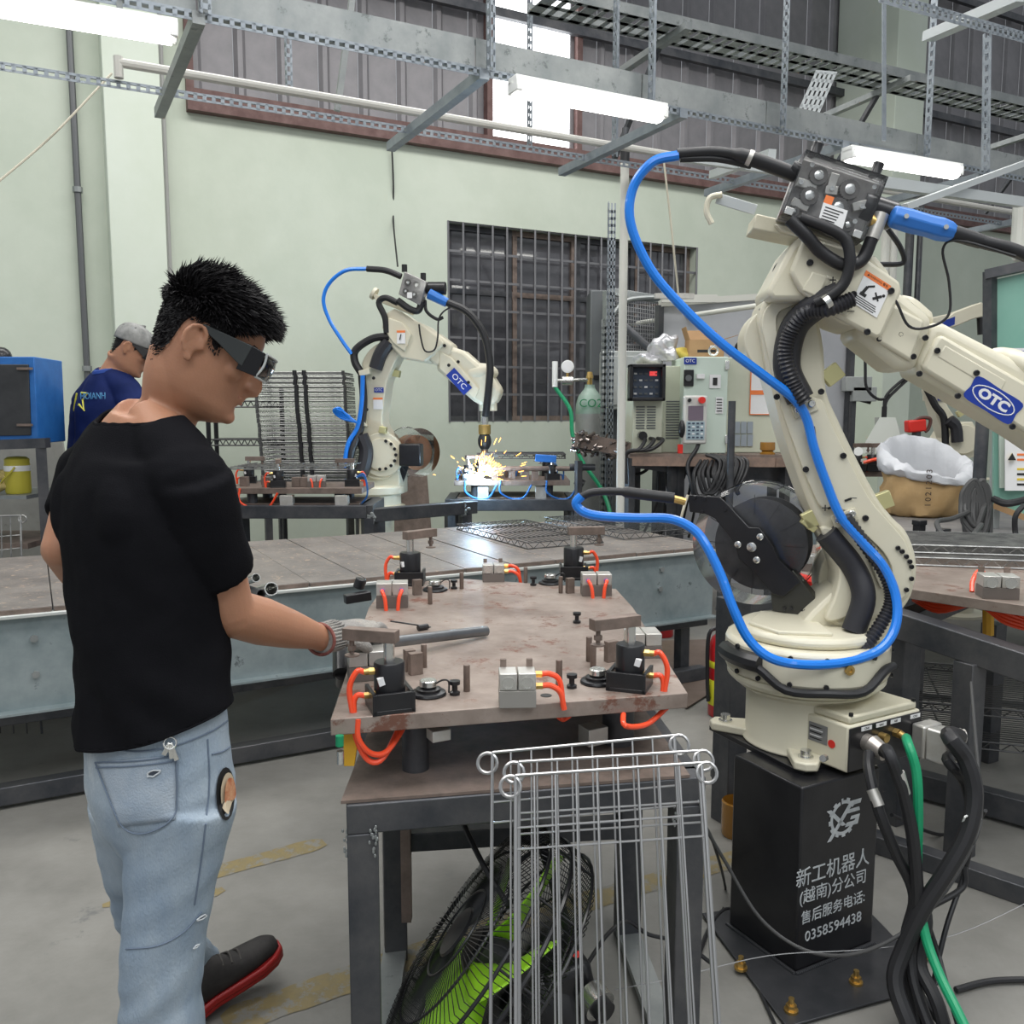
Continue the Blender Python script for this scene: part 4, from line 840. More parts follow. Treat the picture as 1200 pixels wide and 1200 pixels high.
# ================= wire spool on its bracket =================
sp = thing('wire_spool', 'clear covered wire spool on a bent black bracket behind the near robot', 'spool', pl(880, 640, -.0))
sa_ = radians(-26); spl = PL(P(885, 640, 2.68), sa_)
c = spl(887, 635)
m = MB(); m.lathe([(.135, -.055), (.135, -.05), (.085, -.05), (.085, .045), (.135, .045), (.135, .05)], c + spl.u * .02, spl.n, n=48); m.build('spool_flange', mat('spool_dark', (.06, .06, .065), .4, c2=(.13, .13, .14), ns=6), sp)
MB().lathe([(.12, -.045), (.12, .04)], c + spl.u * .02, spl.n, n=40).build('wire_coil', mat('wire_coil', (.22, .22, .23), .35, .7), sp)
m = MB(); m.lathe([(.178, -.075), (.178, .07), (.165, .082)], c, spl.n, n=56); m.build('clear_drum', clearp, sp)
MB().lathe([(.181, -.075), (.184, -.07), (.181, -.065)], c, spl.n, n=48).build('drum_rim', clearp, sp)
for i in range(12):
    a = i * pi / 6; d = spl.u * cos(a) + UP * sin(a); MB().bar(c + spl.n * .057 + d * .088, c + spl.n * .057 + d * .148, .002, .002, up=spl.n).build('spoke', mill, sp)
s_ = lambda pts, o, th, m_, nm, bv=.003: slab(spl, pts, o, th, m_, nm, sp, bv)
s_([(806, 580), (843, 582), (850, 588), (878, 618), (890, 618), (906, 640), (912, 655), (930, 672), (938, 682), (918, 700), (905, 696), (885, 672), (866, 655), (862, 640), (856, 630), (838, 608), (826, 602), (808, 600)], .10, .005, blk, 'bracket_arm')
s_([(929, 668), (955, 700), (954, 716), (942, 722), (905, 716), (903, 696)], .09, .05, mat('bracket_olive', (.035, .035, .03), .4), 'bracket_foot')
for x, y, r in ((881, 641, .014), (891, 629, .010), (865, 638, .010), (887, 656, .010)): MB().lathe([(r, 0), (r, .005), (r * .6, .007)], spl(x, y, .10), spl.n, n=14).build('bolt', chrome, sp)
for x, y in ((814, 583), (826, 584), (823, 600), (850, 597), (919, 713), (927, 713), (944, 716)): MB().lathe([(.006, 0), (.005, .004)], spl(x, y, .10), spl.n, n=10).build('bolt', blk, sp)
MB().tube([spl(804, 584, .1), spl(800, 600, .12), spl(797, 612, .12), spl(800, 600, .125), spl(806, 580, .11)], .004, 6, 5).build('rope_tie', MT['twine'], sp)
MB().bar(spl(930, 705, -.0), V((tc.x + .03, tc.y - .0, tz + .16)), .04, .03).build('spool_mount', blk, sp)
# ================= people =================
from mathutils import noise
from mathutils.bvhtree import BVHTree
skin = mat('skin', (.40, .195, .115), .5, c2=(.44, .22, .135), ns=9, bump=.12, bs=260, sss=.12)
haircol = mat('black_hair', (.010, .009, .010), .5, ior=1.3)
tee = mat('black_knit', (.0075, .0075, .009), .85, c2=(.010, .010, .012), ns=6, bump=.25, bs=420, ior=1.12)
denim = mat('worn_denim', (.23, .30, .385), .8, c2=(.40, .46, .51), ns=5, bump=.45, bs=300, c3=(.50, .55, .58), n3=5, t3=.57, stretch=(1, 1, .45))
navy = mat('navy_polo', (.008, .016, .075), .75, c2=(.012, .022, .10), ns=8, bump=.2, bs=200, ior=1.2)
wool = mat('knit_glove', (.36, .34, .31), .9, c2=(.24, .23, .22), ns=22, bump=.8, bs=240)
def loft(m, secs, ref=UP, n=22, k=4, p=2.0):
    """secs: (point, half width along ref, half width across, [exponent])"""
    pts = [V(s[0]) for s in secs]
    cen = cr(pts, k) if len(pts) > 2 else pts; N_ = len(cen)
    rad = []
    for i in range(N_):
        t = i / k if len(pts) > 2 else i; j = min(int(t), len(secs) - 2); f = t - j; f2 = f
        rad.append(tuple(secs[j][q] * (1 - f2) + secs[j + 1][q] * f2 for q in (1, 2)))
    vs = []
    for i, c in enumerate(cen):
        d = (cen[min(i + 1, N_ - 1)] - cen[max(i - 1, 0)]).normalized(); x = V(ref); x = (x - d * x.dot(d)).normalized(); y = d.cross(x)
        for j in range(n):
            a = 2 * pi * j / n; ca, sa2 = cos(a), sin(a)
            ex = 2 / p
            vs.append(c + x * (rad[i][0] * math.copysign(abs(ca) ** ex, ca)) + y * (rad[i][1] * math.copysign(abs(sa2) ** ex, sa2)))
    fs = [(i * n + j, i * n + (j + 1) % n, (i + 1) * n + (j + 1) % n, (i + 1) * n + j) for i in range(N_ - 1) for j in range(n)]
    fs += [tuple(range(n))[::-1], tuple(range((N_ - 1) * n, N_ * n))]
    return m.add(vs, fs)
def fuse(m, vox, smooth=4, fac=.5):
    """one continuous surface out of overlapping volumes"""
    me = bpy.data.meshes.new('t'); me.from_pydata(m.v, [], m.f)
    bm = bmesh.new(); bm.from_mesh(me); bmesh.ops.recalc_face_normals(bm, faces=bm.faces); bm.to_mesh(me); bm.free()
    o = bpy.data.objects.new('t', me); COL.objects.link(o)
    r = o.modifiers.new('r', 'REMESH'); r.mode = 'VOXEL'; r.voxel_size = vox; r.adaptivity = 0
    s = o.modifiers.new('s', 'SMOOTH'); s.factor = fac; s.iterations = smooth
    bpy.context.view_layer.update()
    out = bpy.data.meshes.new_from_object(o.evaluated_get(bpy.context.evaluated_depsgraph_get())); bpy.data.objects.remove(o)
    return out
def cut(me, co, no):
    bm = bmesh.new(); bm.from_mesh(me); bmesh.ops.bisect_plane(bm, geom=bm.verts[:] + bm.edges[:] + bm.faces[:], plane_co=co, plane_no=no, clear_outer=True); bm.to_mesh(me); bm.free()
def cutif(me, fn):
    bm = bmesh.new(); bm.from_mesh(me); bmesh.ops.delete(bm, geom=[v for v in bm.verts if fn(v.co)], context='VERTS'); bm.to_mesh(me); bm.free()
def wrinkle(me, fn):
    nn = [v.normal.copy() for v in me.vertices]; cc = [v.co.copy() for v in me.vertices]
    for v, n_, c_ in zip(me.vertices, nn, cc): v.co = c_ + n_ * fn(c_)
def place(me, name, m_, parent, solid=0, smooth=True):
    og = ORG.get(parent.name, V((0, 0, 0)))
    for v in me.vertices: v.co -= og
    me.materials.clear(); me.materials.append(m_); me.name = name
    if smooth: me.shade_smooth()
    o = bpy.data.objects.new(name, me); COL.objects.link(o); o.parent = parent; ORG[o.name] = og
    if solid: s = o.modifiers.new('solid', 'SOLIDIFY'); s.thickness = solid; s.offset = 1
    return o
def bvh(me): return BVHTree.FromPolygons([v.co.copy() for v in me.vertices], [tuple(p.vertices) for p in me.polygons])
# ---- head in its own frame: f forward, u up, r to the person's right
HL = [(-0.118, 0.06, -0.0087, 0.022), (-0.108, 0.088, -0.0261, 0.036), (-0.096, 0.103, -0.0383, 0.046), (-0.08, 0.107, -0.0487, 0.056), (-0.062, 0.103, -0.0574, 0.0615), (-0.045, 0.103, -0.0626, 0.065), (-0.025, 0.101, -0.0687, 0.068), (0, 0.0975, -0.0748, 0.071), (0.018, 0.0955, -0.0783, 0.0735), (0.034, 0.1, -0.0809, 0.0755), (0.054, 0.1, -0.0818, 0.077), (0.074, 0.093, -0.0783, 0.075), (0.091, 0.079, -0.0687, 0.066), (0.105, 0.055, -0.0505, 0.05), (0.114, 0.022, -0.0244, 0.026), (0.117, 0.004, -0.007, 0.008)]
def hsec(u):
    u = max(HL[0][0], min(HL[-1][0], u))
    for a, b in zip(HL, HL[1:]):
        if u <= b[0]:
            t = (u - a[0]) / (b[0] - a[0]); return [a[i] * (1 - t) + b[i] * t for i in (1, 2, 3)]
def hpoint(fr, u, ang, off=0):
    """ang 0 = front, pi/2 = the person's right, pi = back"""
    H, f, up, r, s = fr; fr_, bk_, w_ = hsec(u); c = (fr_ + bk_) / 2; h = (fr_ - bk_) / 2
    ca, sa2 = cos(ang), sin(ang); e = 2 / 2.25; q = math.copysign(abs(ca) ** e, ca) * h; y = math.copysign(abs(sa2) ** e, sa2) * w_
    if u < .03 and ca > 0: y *= 1 - .22 * ca * min(1, (.03 - u) / .1)
    k = 1 + off / max(.03, math.hypot(q, y)); top = max(0, (u - .07) / .047)
    return H + (f * (c + q * k) + r * (y * k) + up * (u + off * top)) * s
def head_mb(m, fr, ears=True):
    H, f, up, r, s = fr; n = 40; lv = []; us = [HL[0][0] + (HL[-1][0] - HL[0][0]) * i / 40 for i in range(41)]
    vs = [hpoint(fr, u, 2 * pi * j / n) for u in us for j in range(n)]
    fs = [(i * n + j, i * n + (j + 1) % n, (i + 1) * n + (j + 1) % n, (i + 1) * n + j) for i in range(40) for j in range(n)] + [tuple(range(n))[::-1], tuple(range(40 * n, 41 * n))]
    m.add(vs, fs)
    def h(a, b, c): return H + (f * a + up * b + r * c) * s
    ax = (f, r, up)
    # nose: bridge to tip, wings; lips; chin; brow; cheek
    loft(m, [(h(.088, .034, 0), .008 * s, .012 * s), (h(.100, .010, 0), .0085 * s, .015 * s), (h(.110, -.012, 0), .010 * s, .0195 * s), (h(.111, -.022, 0), .0105 * s, .021 * s), (h(.104, -.030, 0), .008 * s, .014 * s)], ref=r, n=16, k=3)
    for sg in (-1, 1):
        m.ell(h(.109, -.024, .0115 * sg), (.010 * s, .0055 * s, .006 * s), ax); m.ell(h(.086, .038, .028 * sg), (.013 * s, .026 * s, .008 * s), ax); m.ell(h(.070, -.008, .040 * sg), (.024 * s, .022 * s, .022 * s), ax)
    m.ell(h(.104, -.046, 0), (.010 * s, .022 * s, .0048 * s), ax); m.ell(h(.102, -.055, 0), (.010 * s, .019 * s, .0055 * s), ax)
    m.ell(h(.098, -.088, 0), (.016 * s, .020 * s, .014 * s), ax)
    if ears:
        for sg in (-1, 1):
            e = [h(x, y, z * sg) for x, y, z in ((.010, .004, .076), (.012, .020, .080), (.004, .031, .084), (-.008, .032, .087), (-.018, .022, .090), (-.021, .006, .090), (-.016, -.010, .087), (-.008, -.020, .083), (-.002, -.030, .080), (.006, -.026, .077))]
            m.tube(e, .0042 * s, 8, 4); m.ell(h(-.005, .004, .076 * sg), (.013 * s, .007 * s, .025 * s), (f, r, (up - f * .15).normalized())); m.ell(h(.001, -.026, .079 * sg), (.007 * s, .0045 * s, .008 * s), ax); m.ell(h(.013, .0, .077 * sg), (.004 * s, .006 * s, .008 * s), ax)
            m.tube([h(-.004, .022, .082 * sg), h(-.012, .012, .085 * sg), h(-.012, -.002, .084 * sg), h(-.006, -.012, .081 * sg)], .003 * s, 6, 3)
def frame_head(ear_px, Ye, yaw, pitch, s=1., roll=0):
    cy, sy = cos(radians(yaw)), sin(radians(yaw)); cp, sp_ = cos(radians(pitch)), sin(radians(pitch))
    f = V((cy * cp, sy * cp, -sp_)); up = V((cy * sp_, sy * sp_, cp)); r = f.cross(up)
    return (P(*ear_px, Ye) - r * .078 * s, f, up, r, s)
def hair_mb(fr, n, top_len=.04, side_len=.009, seed=3):
    rnd = random.Random(seed); m = MB(); H, f, up, r, s = fr
    def line(a):     # hairline height at this angle from the front
        a = abs(a); d = math.degrees(a)
        pts = [(0, .078), (30, .077), (52, .064), (66, .046), (74, -.002), (84, .008), (92, .038), (112, .036), (124, -.02), (150, -.062), (180, -.072)]
        for p, q in zip(pts, pts[1:]):
            if d <= q[0]: return p[1] + (q[1] - p[1]) * (d - p[0]) / (q[0] - p[0])
        return -.07
    # close cropped shell under the strands
    g = []; nn = 56
    for j in range(nn + 1):
        a = -pi + 2 * pi * j / nn; lo = line(a); row = []
        for i in range(15):
            u = lo + (.117 - lo) * i / 14; row.append(hpoint(fr, u, a, (.0005 + .008 * max(0, min(1, (u - .05) / .05))) * (0.2 + .8 * min(1, i / 3)) if i else -.002))
        g.append(row)
    m.sheet(g)
    k = 0
    while k < n:
        a = rnd.uniform(-pi, pi); lo = line(a); u = lo + (.116 - lo) * (1 - (1 - rnd.random()) ** 1.4)
        p = hpoint(fr, u, a, .0); q = hpoint(fr, u, a, .02); nn_ = (q - p).normalized()
        t = max(0, min(1, (u - .045) / .05)); L = (side_len * (1 - t) + top_len * t) * rnd.uniform(.7, 1.25) * s
        back = 1 - max(0, cos(a))
        g_ = (nn_ * (.55 + .25 * t) + f * (.75 * t) + up * (.45 * t - .55 * (1 - t)) + V((rnd.uniform(-.25, .25), rnd.uniform(-.25, .25), rnd.uniform(-.2, .3)))).normalized()
        if t > .5 and cos(a) < -.3: g_ = (g_ + up * .5 - f * .1).normalized()
        fr_q = t * max(0, cos(a)) ** 3; g2 = (g_ + f * (.35 * t + .5 * fr_q) - up * (.30 * t + .15 + .35 * fr_q)).normalized() if rnd.random() < .85 else g_
        b0 = p + nn_ * (.002 + .005 * t); b1 = b0 + g_ * L * .55; b2 = b1 + g2 * L * .5; w = .0011 * s * (1 + t); L *= 1 + .9 * t * max(0, cos(a)) ** 2
        x = g_.cross(V((rnd.uniform(-1, 1), rnd.uniform(-1, 1), rnd.uniform(-1, 1)))).normalized() * w; y = g_.cross(x).normalized() * w
        m.add([b0 + x, b0 - x * .5 + y, b0 - x * .5 - y, b1 + x * .8, b1 - x * .4 + y * .8, b1 - x * .4 - y * .8, b2], [(0, 1, 4, 3), (1, 2, 5, 4), (2, 0, 3, 5), (3, 4, 6), (4, 5, 6), (5, 3, 6)]); k += 1
    return m
def goggles(fr, parent, dark_m, edge_m):
    H, f, up, r, s = fr
    def h(a, b, c): return H + (f * a + up * b + r * c) * s
    g = None
    for sg in (1, -1):
        w = .078 * sg
        q = MB().prism([h(-.014, .030, w), h(.0, .038, w), h(.075, .044, w * .98), h(.085, .044, w * .98), h(.085, .004, w * .98), h(.070, .008, w * .98), h(.035, .020, w), h(.0, .029, w)], r * (.004 * sg * s)).build('temple', dark_m, parent, bevel=.0012)
        MB().prism([h(.076, .045, w * .97), h(.110, .044, w * .93), h(.114, .0, w * .93), h(.078, -.004, w * .97)], r * (.0035 * sg * s)).build('side_lens', MT.get('lens_dark') or mat('lens_dark', (.006, .006, .007), .12), parent, bevel=.001)
    lens = []
    for i in range(17):
        a = -1.15 + 2.3 * i / 16; x = sin(a) / sin(1.15) * .074; y = .130 - .018 * (1 - cos(a)) / (1 - cos(1.15)); lens.append((x, y))
    grid = [[h(y + (.004 if 0 < j < 3 else 0), .044 - .044 * j / 3, x) for x, y in lens] for j in range(4)]
    o = MB().sheet(grid).build('lens', mat('lens_dark', (.01, .01, .012), .08, coat=1) if 'lens_dark' not in MT else MT['lens_dark'], parent); sm = o.modifiers.new('s', 'SOLIDIFY'); sm.thickness = .003
    for j, rr in ((0, .0022), (3, .0022)): MB().tube(grid[j], rr * s, 8, 2).build('lens_rim', edge_m, parent)
    for i in (0, 16): MB().tube([grid[j][i] for j in range(4)], .0022 * s, 8, 2).build('lens_rim', edge_m, parent)
# ---------------- the man in the black shirt ----------------
BF = V((cos(radians(50)), sin(radians(50)), 0)); BR = V((sin(radians(50)), -cos(radians(50)), 0))
man = thing('person', 'person in a black t-shirt and worn jeans holding a pipe with a gloved hand', 'person', (-.62, 1.62, 0))
fr = frame_head((228, 403), 1.56, 14, 29)
H, hf, hu, hr, hs = fr
NB = P(170, 505, 1.62); RJ = P(224, 572, 1.51); LJ = P(108, 562, 1.75)
RE = P(270, 718, 1.60); RW = P(379, 748, 1.86); LE = P(74, 642, 1.66); LW = P(118, 705, 1.98)
def torso(m, g=0.):
    S_ = [(P(182, 905, 1.60), .138 + g * 2.6, .098 + g * 2.6), (P(182, 862, 1.60), .138 + g * 2.4, .098 + g * 2.4), (P(180, 800, 1.60), .140 + g * 1.6, .100 + g * 1.6), (P(174, 720, 1.60), .148 + g, .108 + g), (P(168, 640, 1.60), .158 + g, .112 + g),
          (P(166, 580, 1.61), .165 + g, .108 + g), (P(168, 545, 1.62), .150 + g, .095 + g), (P(172, 515, 1.62), .105 + g, .075 + g), (P(176, 490, 1.62), .068 + g * .5, .062 + g * .5)]
    loft(m, S_, ref=BR, n=32, p=2.3)
    for a, b in ((RJ, 1), (LJ, -1)):
        top = NB + UP * .035 + BR * .02 * b
        loft(m, [(top, .04, .03), (top.lerp(a, .5) + UP * .004, .052 + g, .038 + g), (a - UP * .004, .052 + g * 1.6, .050 + g * 1.6)], ref=BF, n=18)
    # shoulder blades
    for b in (1, -1): m.ell(P(168, 600, 1.61) + BR * (.085 * b) - BF * .075, (.055, .045, .085), (BR, BF, UP))
def armset(m, g=0., full=True):
    loft(m, [(RJ - UP * .005, .048 + g, .048 + g), (RJ.lerp(RE, .35), .052 + g, .051 + g), (RJ.lerp(RE, .75), .047 + g, .046 + g), (RE, .043 + g, .045 + g)], ref=BF, n=20)
    loft(m, [(LJ - UP * .005, .048 + g, .048 + g), (LJ.lerp(LE, .4), .05 + g, .05 + g), (LJ.lerp(LE, .8), .042 + g, .042 + g), (LE, .038 + g, .038 + g)], ref=BF, n=20)
    if full:
        m.ell(RE, (.045, .043, .043)); m.ell(LE, (.039, .038, .038))
        loft(m, [(RE, .044, .045), (RE.lerp(RW, .3), .046, .044), (RE.lerp(RW, .6), .039, .036), (RE.lerp(RW, .88), .029, .024), (RW + (RW - RE) * .12, .028, .021)], ref=UP, n=20)
        loft(m, [(LE, .038, .04), (LE.lerp(LW, .35), .04, .04), (LW, .027, .022)], ref=UP, n=18)
m = MB(); torso(m); armset(m); head_mb(m, fr)
NT = H - hu * .07 - hf * .028
loft(m, [(NB - UP * .04 + BF * .01, .075, .060), (NB + UP * .01 + BF * .026, .058, .050), (NB.lerp(NT, .45) + BF * .026, .051, .045), (NT + hf * .014, .052, .050), (H - hu * .03 - hf * .02, .05, .055)], ref=BR, n=24)
loft(m, [(NB - UP * .03 + BF * .05, .035, .03), (H - hu * .098 + hf * .02, .038, .03)], ref=BR, n=16)
# left hand at the belt side (mostly hidden)
lh = (LW - LE).normalized()
loft(m, [(LW, .027, .02), (LW + lh * .05, .038, .016), (LW + lh * .09, .04, .014)], ref=UP, n=16)
for i in range(4):
    b = LW + lh * .085 + UP * (.028 - .018 * i); m.tube([b, b + lh * .035 - BR * .004, b + lh * (.055 if i % 3 else .048) - BR * .02, b + lh * .05 - BR * .036], .0085, 8, 3)
m.tube([LW + lh * .02 + UP * .03, LW + lh * .055 + UP * .05 - BR * .02, LW + lh * .08 + UP * .045 - BR * .03], .010, 8, 3)
body = fuse(m, .0038, 5); place(body, 'body', skin, man)
# t-shirt
m = MB(); torso(m, .009)
da = (RE - RJ).normalized(); dl = (LE - LJ).normalized()
loft(m, [(RJ + UP * .016, .066, .068), (RJ + da * .05, .068, .068), (RJ + da * .12, .064, .064), (P(258, 672, 1.575), .060, .061)], ref=BF, n=24)
loft(m, [(LJ + UP * .006, .062, .062), (LJ.lerp(LE, .3), .058, .058), (LJ.lerp(LE, .58), .056, .056)], ref=BF, n=24)
loft(m, [(NB - UP * .04, .085, .08), (NB + UP * .012, .078, .074)], ref=BR, n=24)
for j_ in (RJ, LJ): m.ell(j_ + UP * .002 - (j_ - NB).normalized() * .025, (.072, .072, .062))
sh = fuse(m, .0055, 6)
nc = P(160, 484, 1.60)
cutif(sh, lambda p: p.z > nc.z - .018 and ((p - nc).dot(BR) / .092) ** 2 + ((p - nc).dot(BF) / .074) ** 2 < 1)
h1, h2, h3 = P(90, 853, 1.70), P(160, 868, 1.49), P(272, 824, 1.56); hn = (h2 - h1).cross(h3 - h1).normalized(); hn = hn if hn.z < 0 else -hn
cut(sh, h1, hn)
def wr(p):
    w = .9 * noise.noise(V((p.x * 5, p.y * 5, p.z * 13 + p.x * 10))) * .0075 * (1.3 - min(1, max(0, (p.z - .95) / .4)) * .8) + noise.noise(p * 22) * .0018
    d = (p - RJ.lerp(RE, .3)).length
    return w
wrinkle(sh, wr); place(sh, 'tshirt', tee, man, solid=.003)
# collar rib and sleeve hems as raised tubes laid on the surface
B = bvh(sh)
def onsurf(B, px, py, off=.002, back=False):
    r_ = ray(px, py).normalized(); h_, n_, i_, d_ = B.ray_cast(CAM, r_)
    if h_ is None: return None
    n_ = n_ if n_.dot(r_) < 0 else -n_
    return h_ + n_ * off
def surf_line(B, pts, r, name, m_, par, off=.001, k=6):
    p2 = cr([V((x, y, 0)) for x, y in pts], k); q = [onsurf(B, a.x, a.y, off) for a in p2]; q = [a for a in q if a]
    if len(q) > 2: return MB().tube(q, r, 6, 1).build(name, m_, par)
col = []
for t in range(49):
    a = 2 * pi * t / 48; d = (BR * cos(a) + BF * sin(a)); best = None
bm = bmesh.new(); bm.from_mesh(sh); ed = [e for e in bm.edges if e.is_boundary]
# chain the boundary loops into ribs
adj = {}
for e in ed:
    a, b = e.verts; adj.setdefault(a.index, []).append(b.index); adj.setdefault(b.index, []).append(a.index)
co = {v.index: v.co.copy() for e in ed for v in e.verts}; seen = set(); loops = []
for s0 in list(adj):
    if s0 in seen: continue
    lp_ = [s0]; seen.add(s0); cur = s0
    while True:
        nx_ = [x for x in adj[cur] if x not in seen]
        if not nx_: break
        cur = nx_[0]; seen.add(cur); lp_.append(cur)
    if len(lp_) > 20: loops.append([co[i] for i in lp_])
bm.free()
ogm = ORG[man.name]
for lo_ in loops:
    L = lo_
    for _ in range(6): L = [(L[i - 1] + L[i] * 2 + L[(i + 1) % len(L)]) / 4 for i in range(len(L))]
    L = L[::3]; MB().tube([p + ogm for p in L], .0042, 6, 1, closed=True).build('hem_rib', tee, man)
# jeans
m = MB()
hipw = [(P(183, 800, 1.60), .142, .103), (P(184, 860, 1.60), .147, .108), (P(188, 915, 1.60), .152, .120), (P(196, 955, 1.60), .140, .112), (P(200, 985, 1.60), .10, .09)]
loft(m, hipw, ref=BR, n=30, p=2.3)
m.ell(P(150, 925, 1.60) + BR * .05, (.085, .06, .085), (BR, BF, UP)); m.ell(P(150, 925, 1.60) - BR * .06 + BF * .02, (.08, .06, .085), (BR, BF, UP))
RK = P(188, 1165, 1.53); RA = V((RK.x - .0, RK.y + .01, .07)); RH = P(218, 945, 1.555)
loft(m, [(RH + UP * .02, .095, .09), (P(205, 1000, 1.55), .086, .086), (P(196, 1070, 1.54), .074, .076), (RK, .067, .072), (RK.lerp(RA, .4), .068, .072), (RK.lerp(RA, .8), .062, .066), (RA, .064, .07)], ref=BR, n=26)
LH = P(160, 945, 1.68); LK = P(186, 1095, 1.90); LA = P(238, 1145, 2.10)
loft(m, [(LH + UP * .02, .09, .088), (P(166, 1000, 1.74), .082, .082), (LK, .066, .07), (LK.lerp(LA, .5), .062, .065), (LA, .056, .06), (LA - (LK - LA).normalized() * .02, .058, .062)], ref=BR, n=24)
je = fuse(m, .0055, 5)
def wj(p):
    kn = math.exp(-((p.z - RK.z) / .10) ** 2); an = max(0, 1 - p.z / .35)
    return noise.noise(V((p.x * 6, p.y * 6, p.z * 24 - p.x * 14))) * (.003 + .004 * kn + .007 * an) + noise.noise(p * 9) * .004
wrinkle(je, wj); JB = bvh(je); jeans = place(je, 'jeans', denim, man)
stitch = mat('denim_seam', (.14, .18, .24), .8); worn = mat('denim_pocket', (.25, .32, .41), .8, c2=(.42, .47, .52), ns=7, bump=.4, bs=300)
def patch(B, poly, name, m_, par, off=.004, nx_=14):
    """quilt a patch over the cloth, between a top and a bottom pixel line"""
    (a, b, c, d) = poly; g = []
    for i in range(nx_ + 1):
        row = []
        for j in range(nx_ + 1):
            s_, t_ = i / nx_, j / nx_; x = (a[0] * (1 - s_) + b[0] * s_) * (1 - t_) + (d[0] * (1 - s_) + c[0] * s_) * t_; y = (a[1] * (1 - s_) + b[1] * s_) * (1 - t_) + (d[1] * (1 - s_) + c[1] * s_) * t_
            row.append(onsurf(B, x, y, off))
        g.append(row)
    if any(p is None for r_ in g for p in r_): return None
    o = MB().sheet(g).build(name, m_, par); s_ = o.modifiers.new('s', 'SOLIDIFY'); s_.thickness = .003; s_.offset = -1; return o
patch(JB, ((114, 893), (206, 885), (206, 960), (140, 968)), 'back_pocket', worn, jeans, .0035)
for pts in ([(114, 893), (160, 891), (206, 885)], [(115, 899), (160, 897), (206, 891)], [(206, 885), (207, 925), (203, 958), (172, 975), (146, 968), (128, 930), (114, 893)], [(243, 866), (245, 920), (238, 990), (228, 1060)], [(248, 884), (262, 880), (273, 872)], [(96, 866), (150, 880), (200, 875), (245, 858), (270, 842)], [(148, 1112), (185, 1108), (215, 1092), (236, 1068)]):
    surf_line(JB, pts, .0016, 'seam', stitch, jeans, .004 if pts[0][0] in (114, 115, 206) else .001)
# keys clipped at the waistband
ky = MB(); p = onsurf(JB, 199, 868, .012) or P(199, 868, 1.48); ring(ky, p, CAM - p, .010, .0016); kk = ky.build('key_ring', chrome, man)
for dx, dy in ((-6, 14), (2, 18), (7, 20)): q = onsurf(JB, 199 + dx, 868 + dy, .012) or P(199 + dx, 868 + dy, 1.47); MB().bar(p, q, .008, .003, up=CAM - p).build('key', chrome, man, bevel=.001)
# round cloth emblem on the thigh
for rx, ry, m_, o_ in ((11, 31, prk, .003), (8, 25, mat('patch_cream', (.5, .42, .3), .8), .008), (6.0, 19, mat('patch_rust', (.42, .12, .05), .8, c2=(.6, .35, .2), ns=60), .0125)):
    rim = [onsurf(JB, 263 + rx * cos(t * pi / 10), 930 + ry * sin(t * pi / 10), o_) for t in range(20)]; c_ = onsurf(JB, 263, 930, o_)
    rim = [q_ for q_ in rim if q_]
    if c_ and len(rim) > 8: o = MB().add([c_] + rim, [(0, i + 1, (i + 1) % len(rim) + 1) for i in range(len(rim))]).build('emblem_patch', m_, jeans)
rip = mat('frayed_white', (.55, .58, .6), .9)
for x, y, w in ((181, 905, 8), (234, 1074, 5), (227, 1108, 3)):
    rim = [onsurf(JB, x + w * cos(t * pi / 6) * random.uniform(.7, 1.2), y + w * .45 * sin(t * pi / 6) * random.uniform(.6, 1.2) - cos(t * pi / 6) * 2, .006) for t in range(12)]
    if all(rim): MB().add(rim, [tuple(range(12))]).build('frayed_hole', mat('hole_dark', (.05, .06, .08), .9) if 'hole_dark' not in MT else MT['hole_dark'], jeans); MB().tube(rim, .0015, 5, 2, closed=True).build('fray', rip, jeans)
# shoes
shoeb = mat('black_suede', (.016, .014, .014), .7, c2=(.03, .027, .026), ns=30); solr = mat('red_rubber', (.30, .012, .012), .45)
def shoe(heel, dirv, lift, parent, L=.285):
    d = V(dirv).normalized(); sd = UP.cross(d).normalized(); d = (d * cos(lift) + UP * sin(lift)).normalized(); up_ = sd.cross(d) * -1; up_ = up_ if up_.z > 0 else -up_
    def s_(a, w, z): return V(heel) + d * a + sd * w + up_ * z
    out = [(0, .026), (.03, .036), (.09, .033), (.16, .044), (.21, .050), (.25, .044), (.278, .026), (.285, 0)]
    ol = [(a, w) for a, w in out] + [(a, -w) for a, w in out[::-1][1:]]
    m = MB(); lo2 = [s_(a, w * 1.05, 0) for a, w in ol]; m.prism(lo2, up_ * .032)
    m.prism([s_(a * 1.01 - .002, w * 1.12, .012) for a, w in ol], up_ * .02); so = m.build('sole', solr, parent, bevel=.005)
    m = MB(); secs = [(s_(.004, 0, .06), .048, .026), (s_(.04, 0, .075), .062, .036), (s_(.09, 0, .068), .056, .038), (s_(.14, 0, .053), .038, .042), (s_(.20, 0, .044), .030, .045), (s_(.25, 0, .038), .026, .038), (s_(.275, 0, .033), .016, .022)]
    loft(m, secs, ref=up_, n=20); up = place(fuse(m, .005, 3), 'shoe_upper', shoeb, parent)
    for i in range(5): a = .085 + .022 * i; MB().tube([s_(a, -.026, .106 - i * .0085), s_(a + .008, 0, .117 - i * .0085), s_(a, .026, .106 - i * .0085)], .003, 6, 4).build('lace', MT.get('lace_grey') or mat('lace_grey', (.06, .055, .05), .8), up)
    return so
shoe(P(236, 1200, 2.02) - UP * .0 + V((0, 0, 0)) if False else V((-.785, 1.96, .006)), (.69, .72, 0), radians(14), man)
shoe(V((RA.x - .05, RA.y - .06, .0)), (.64, .77, 0), 0, man)
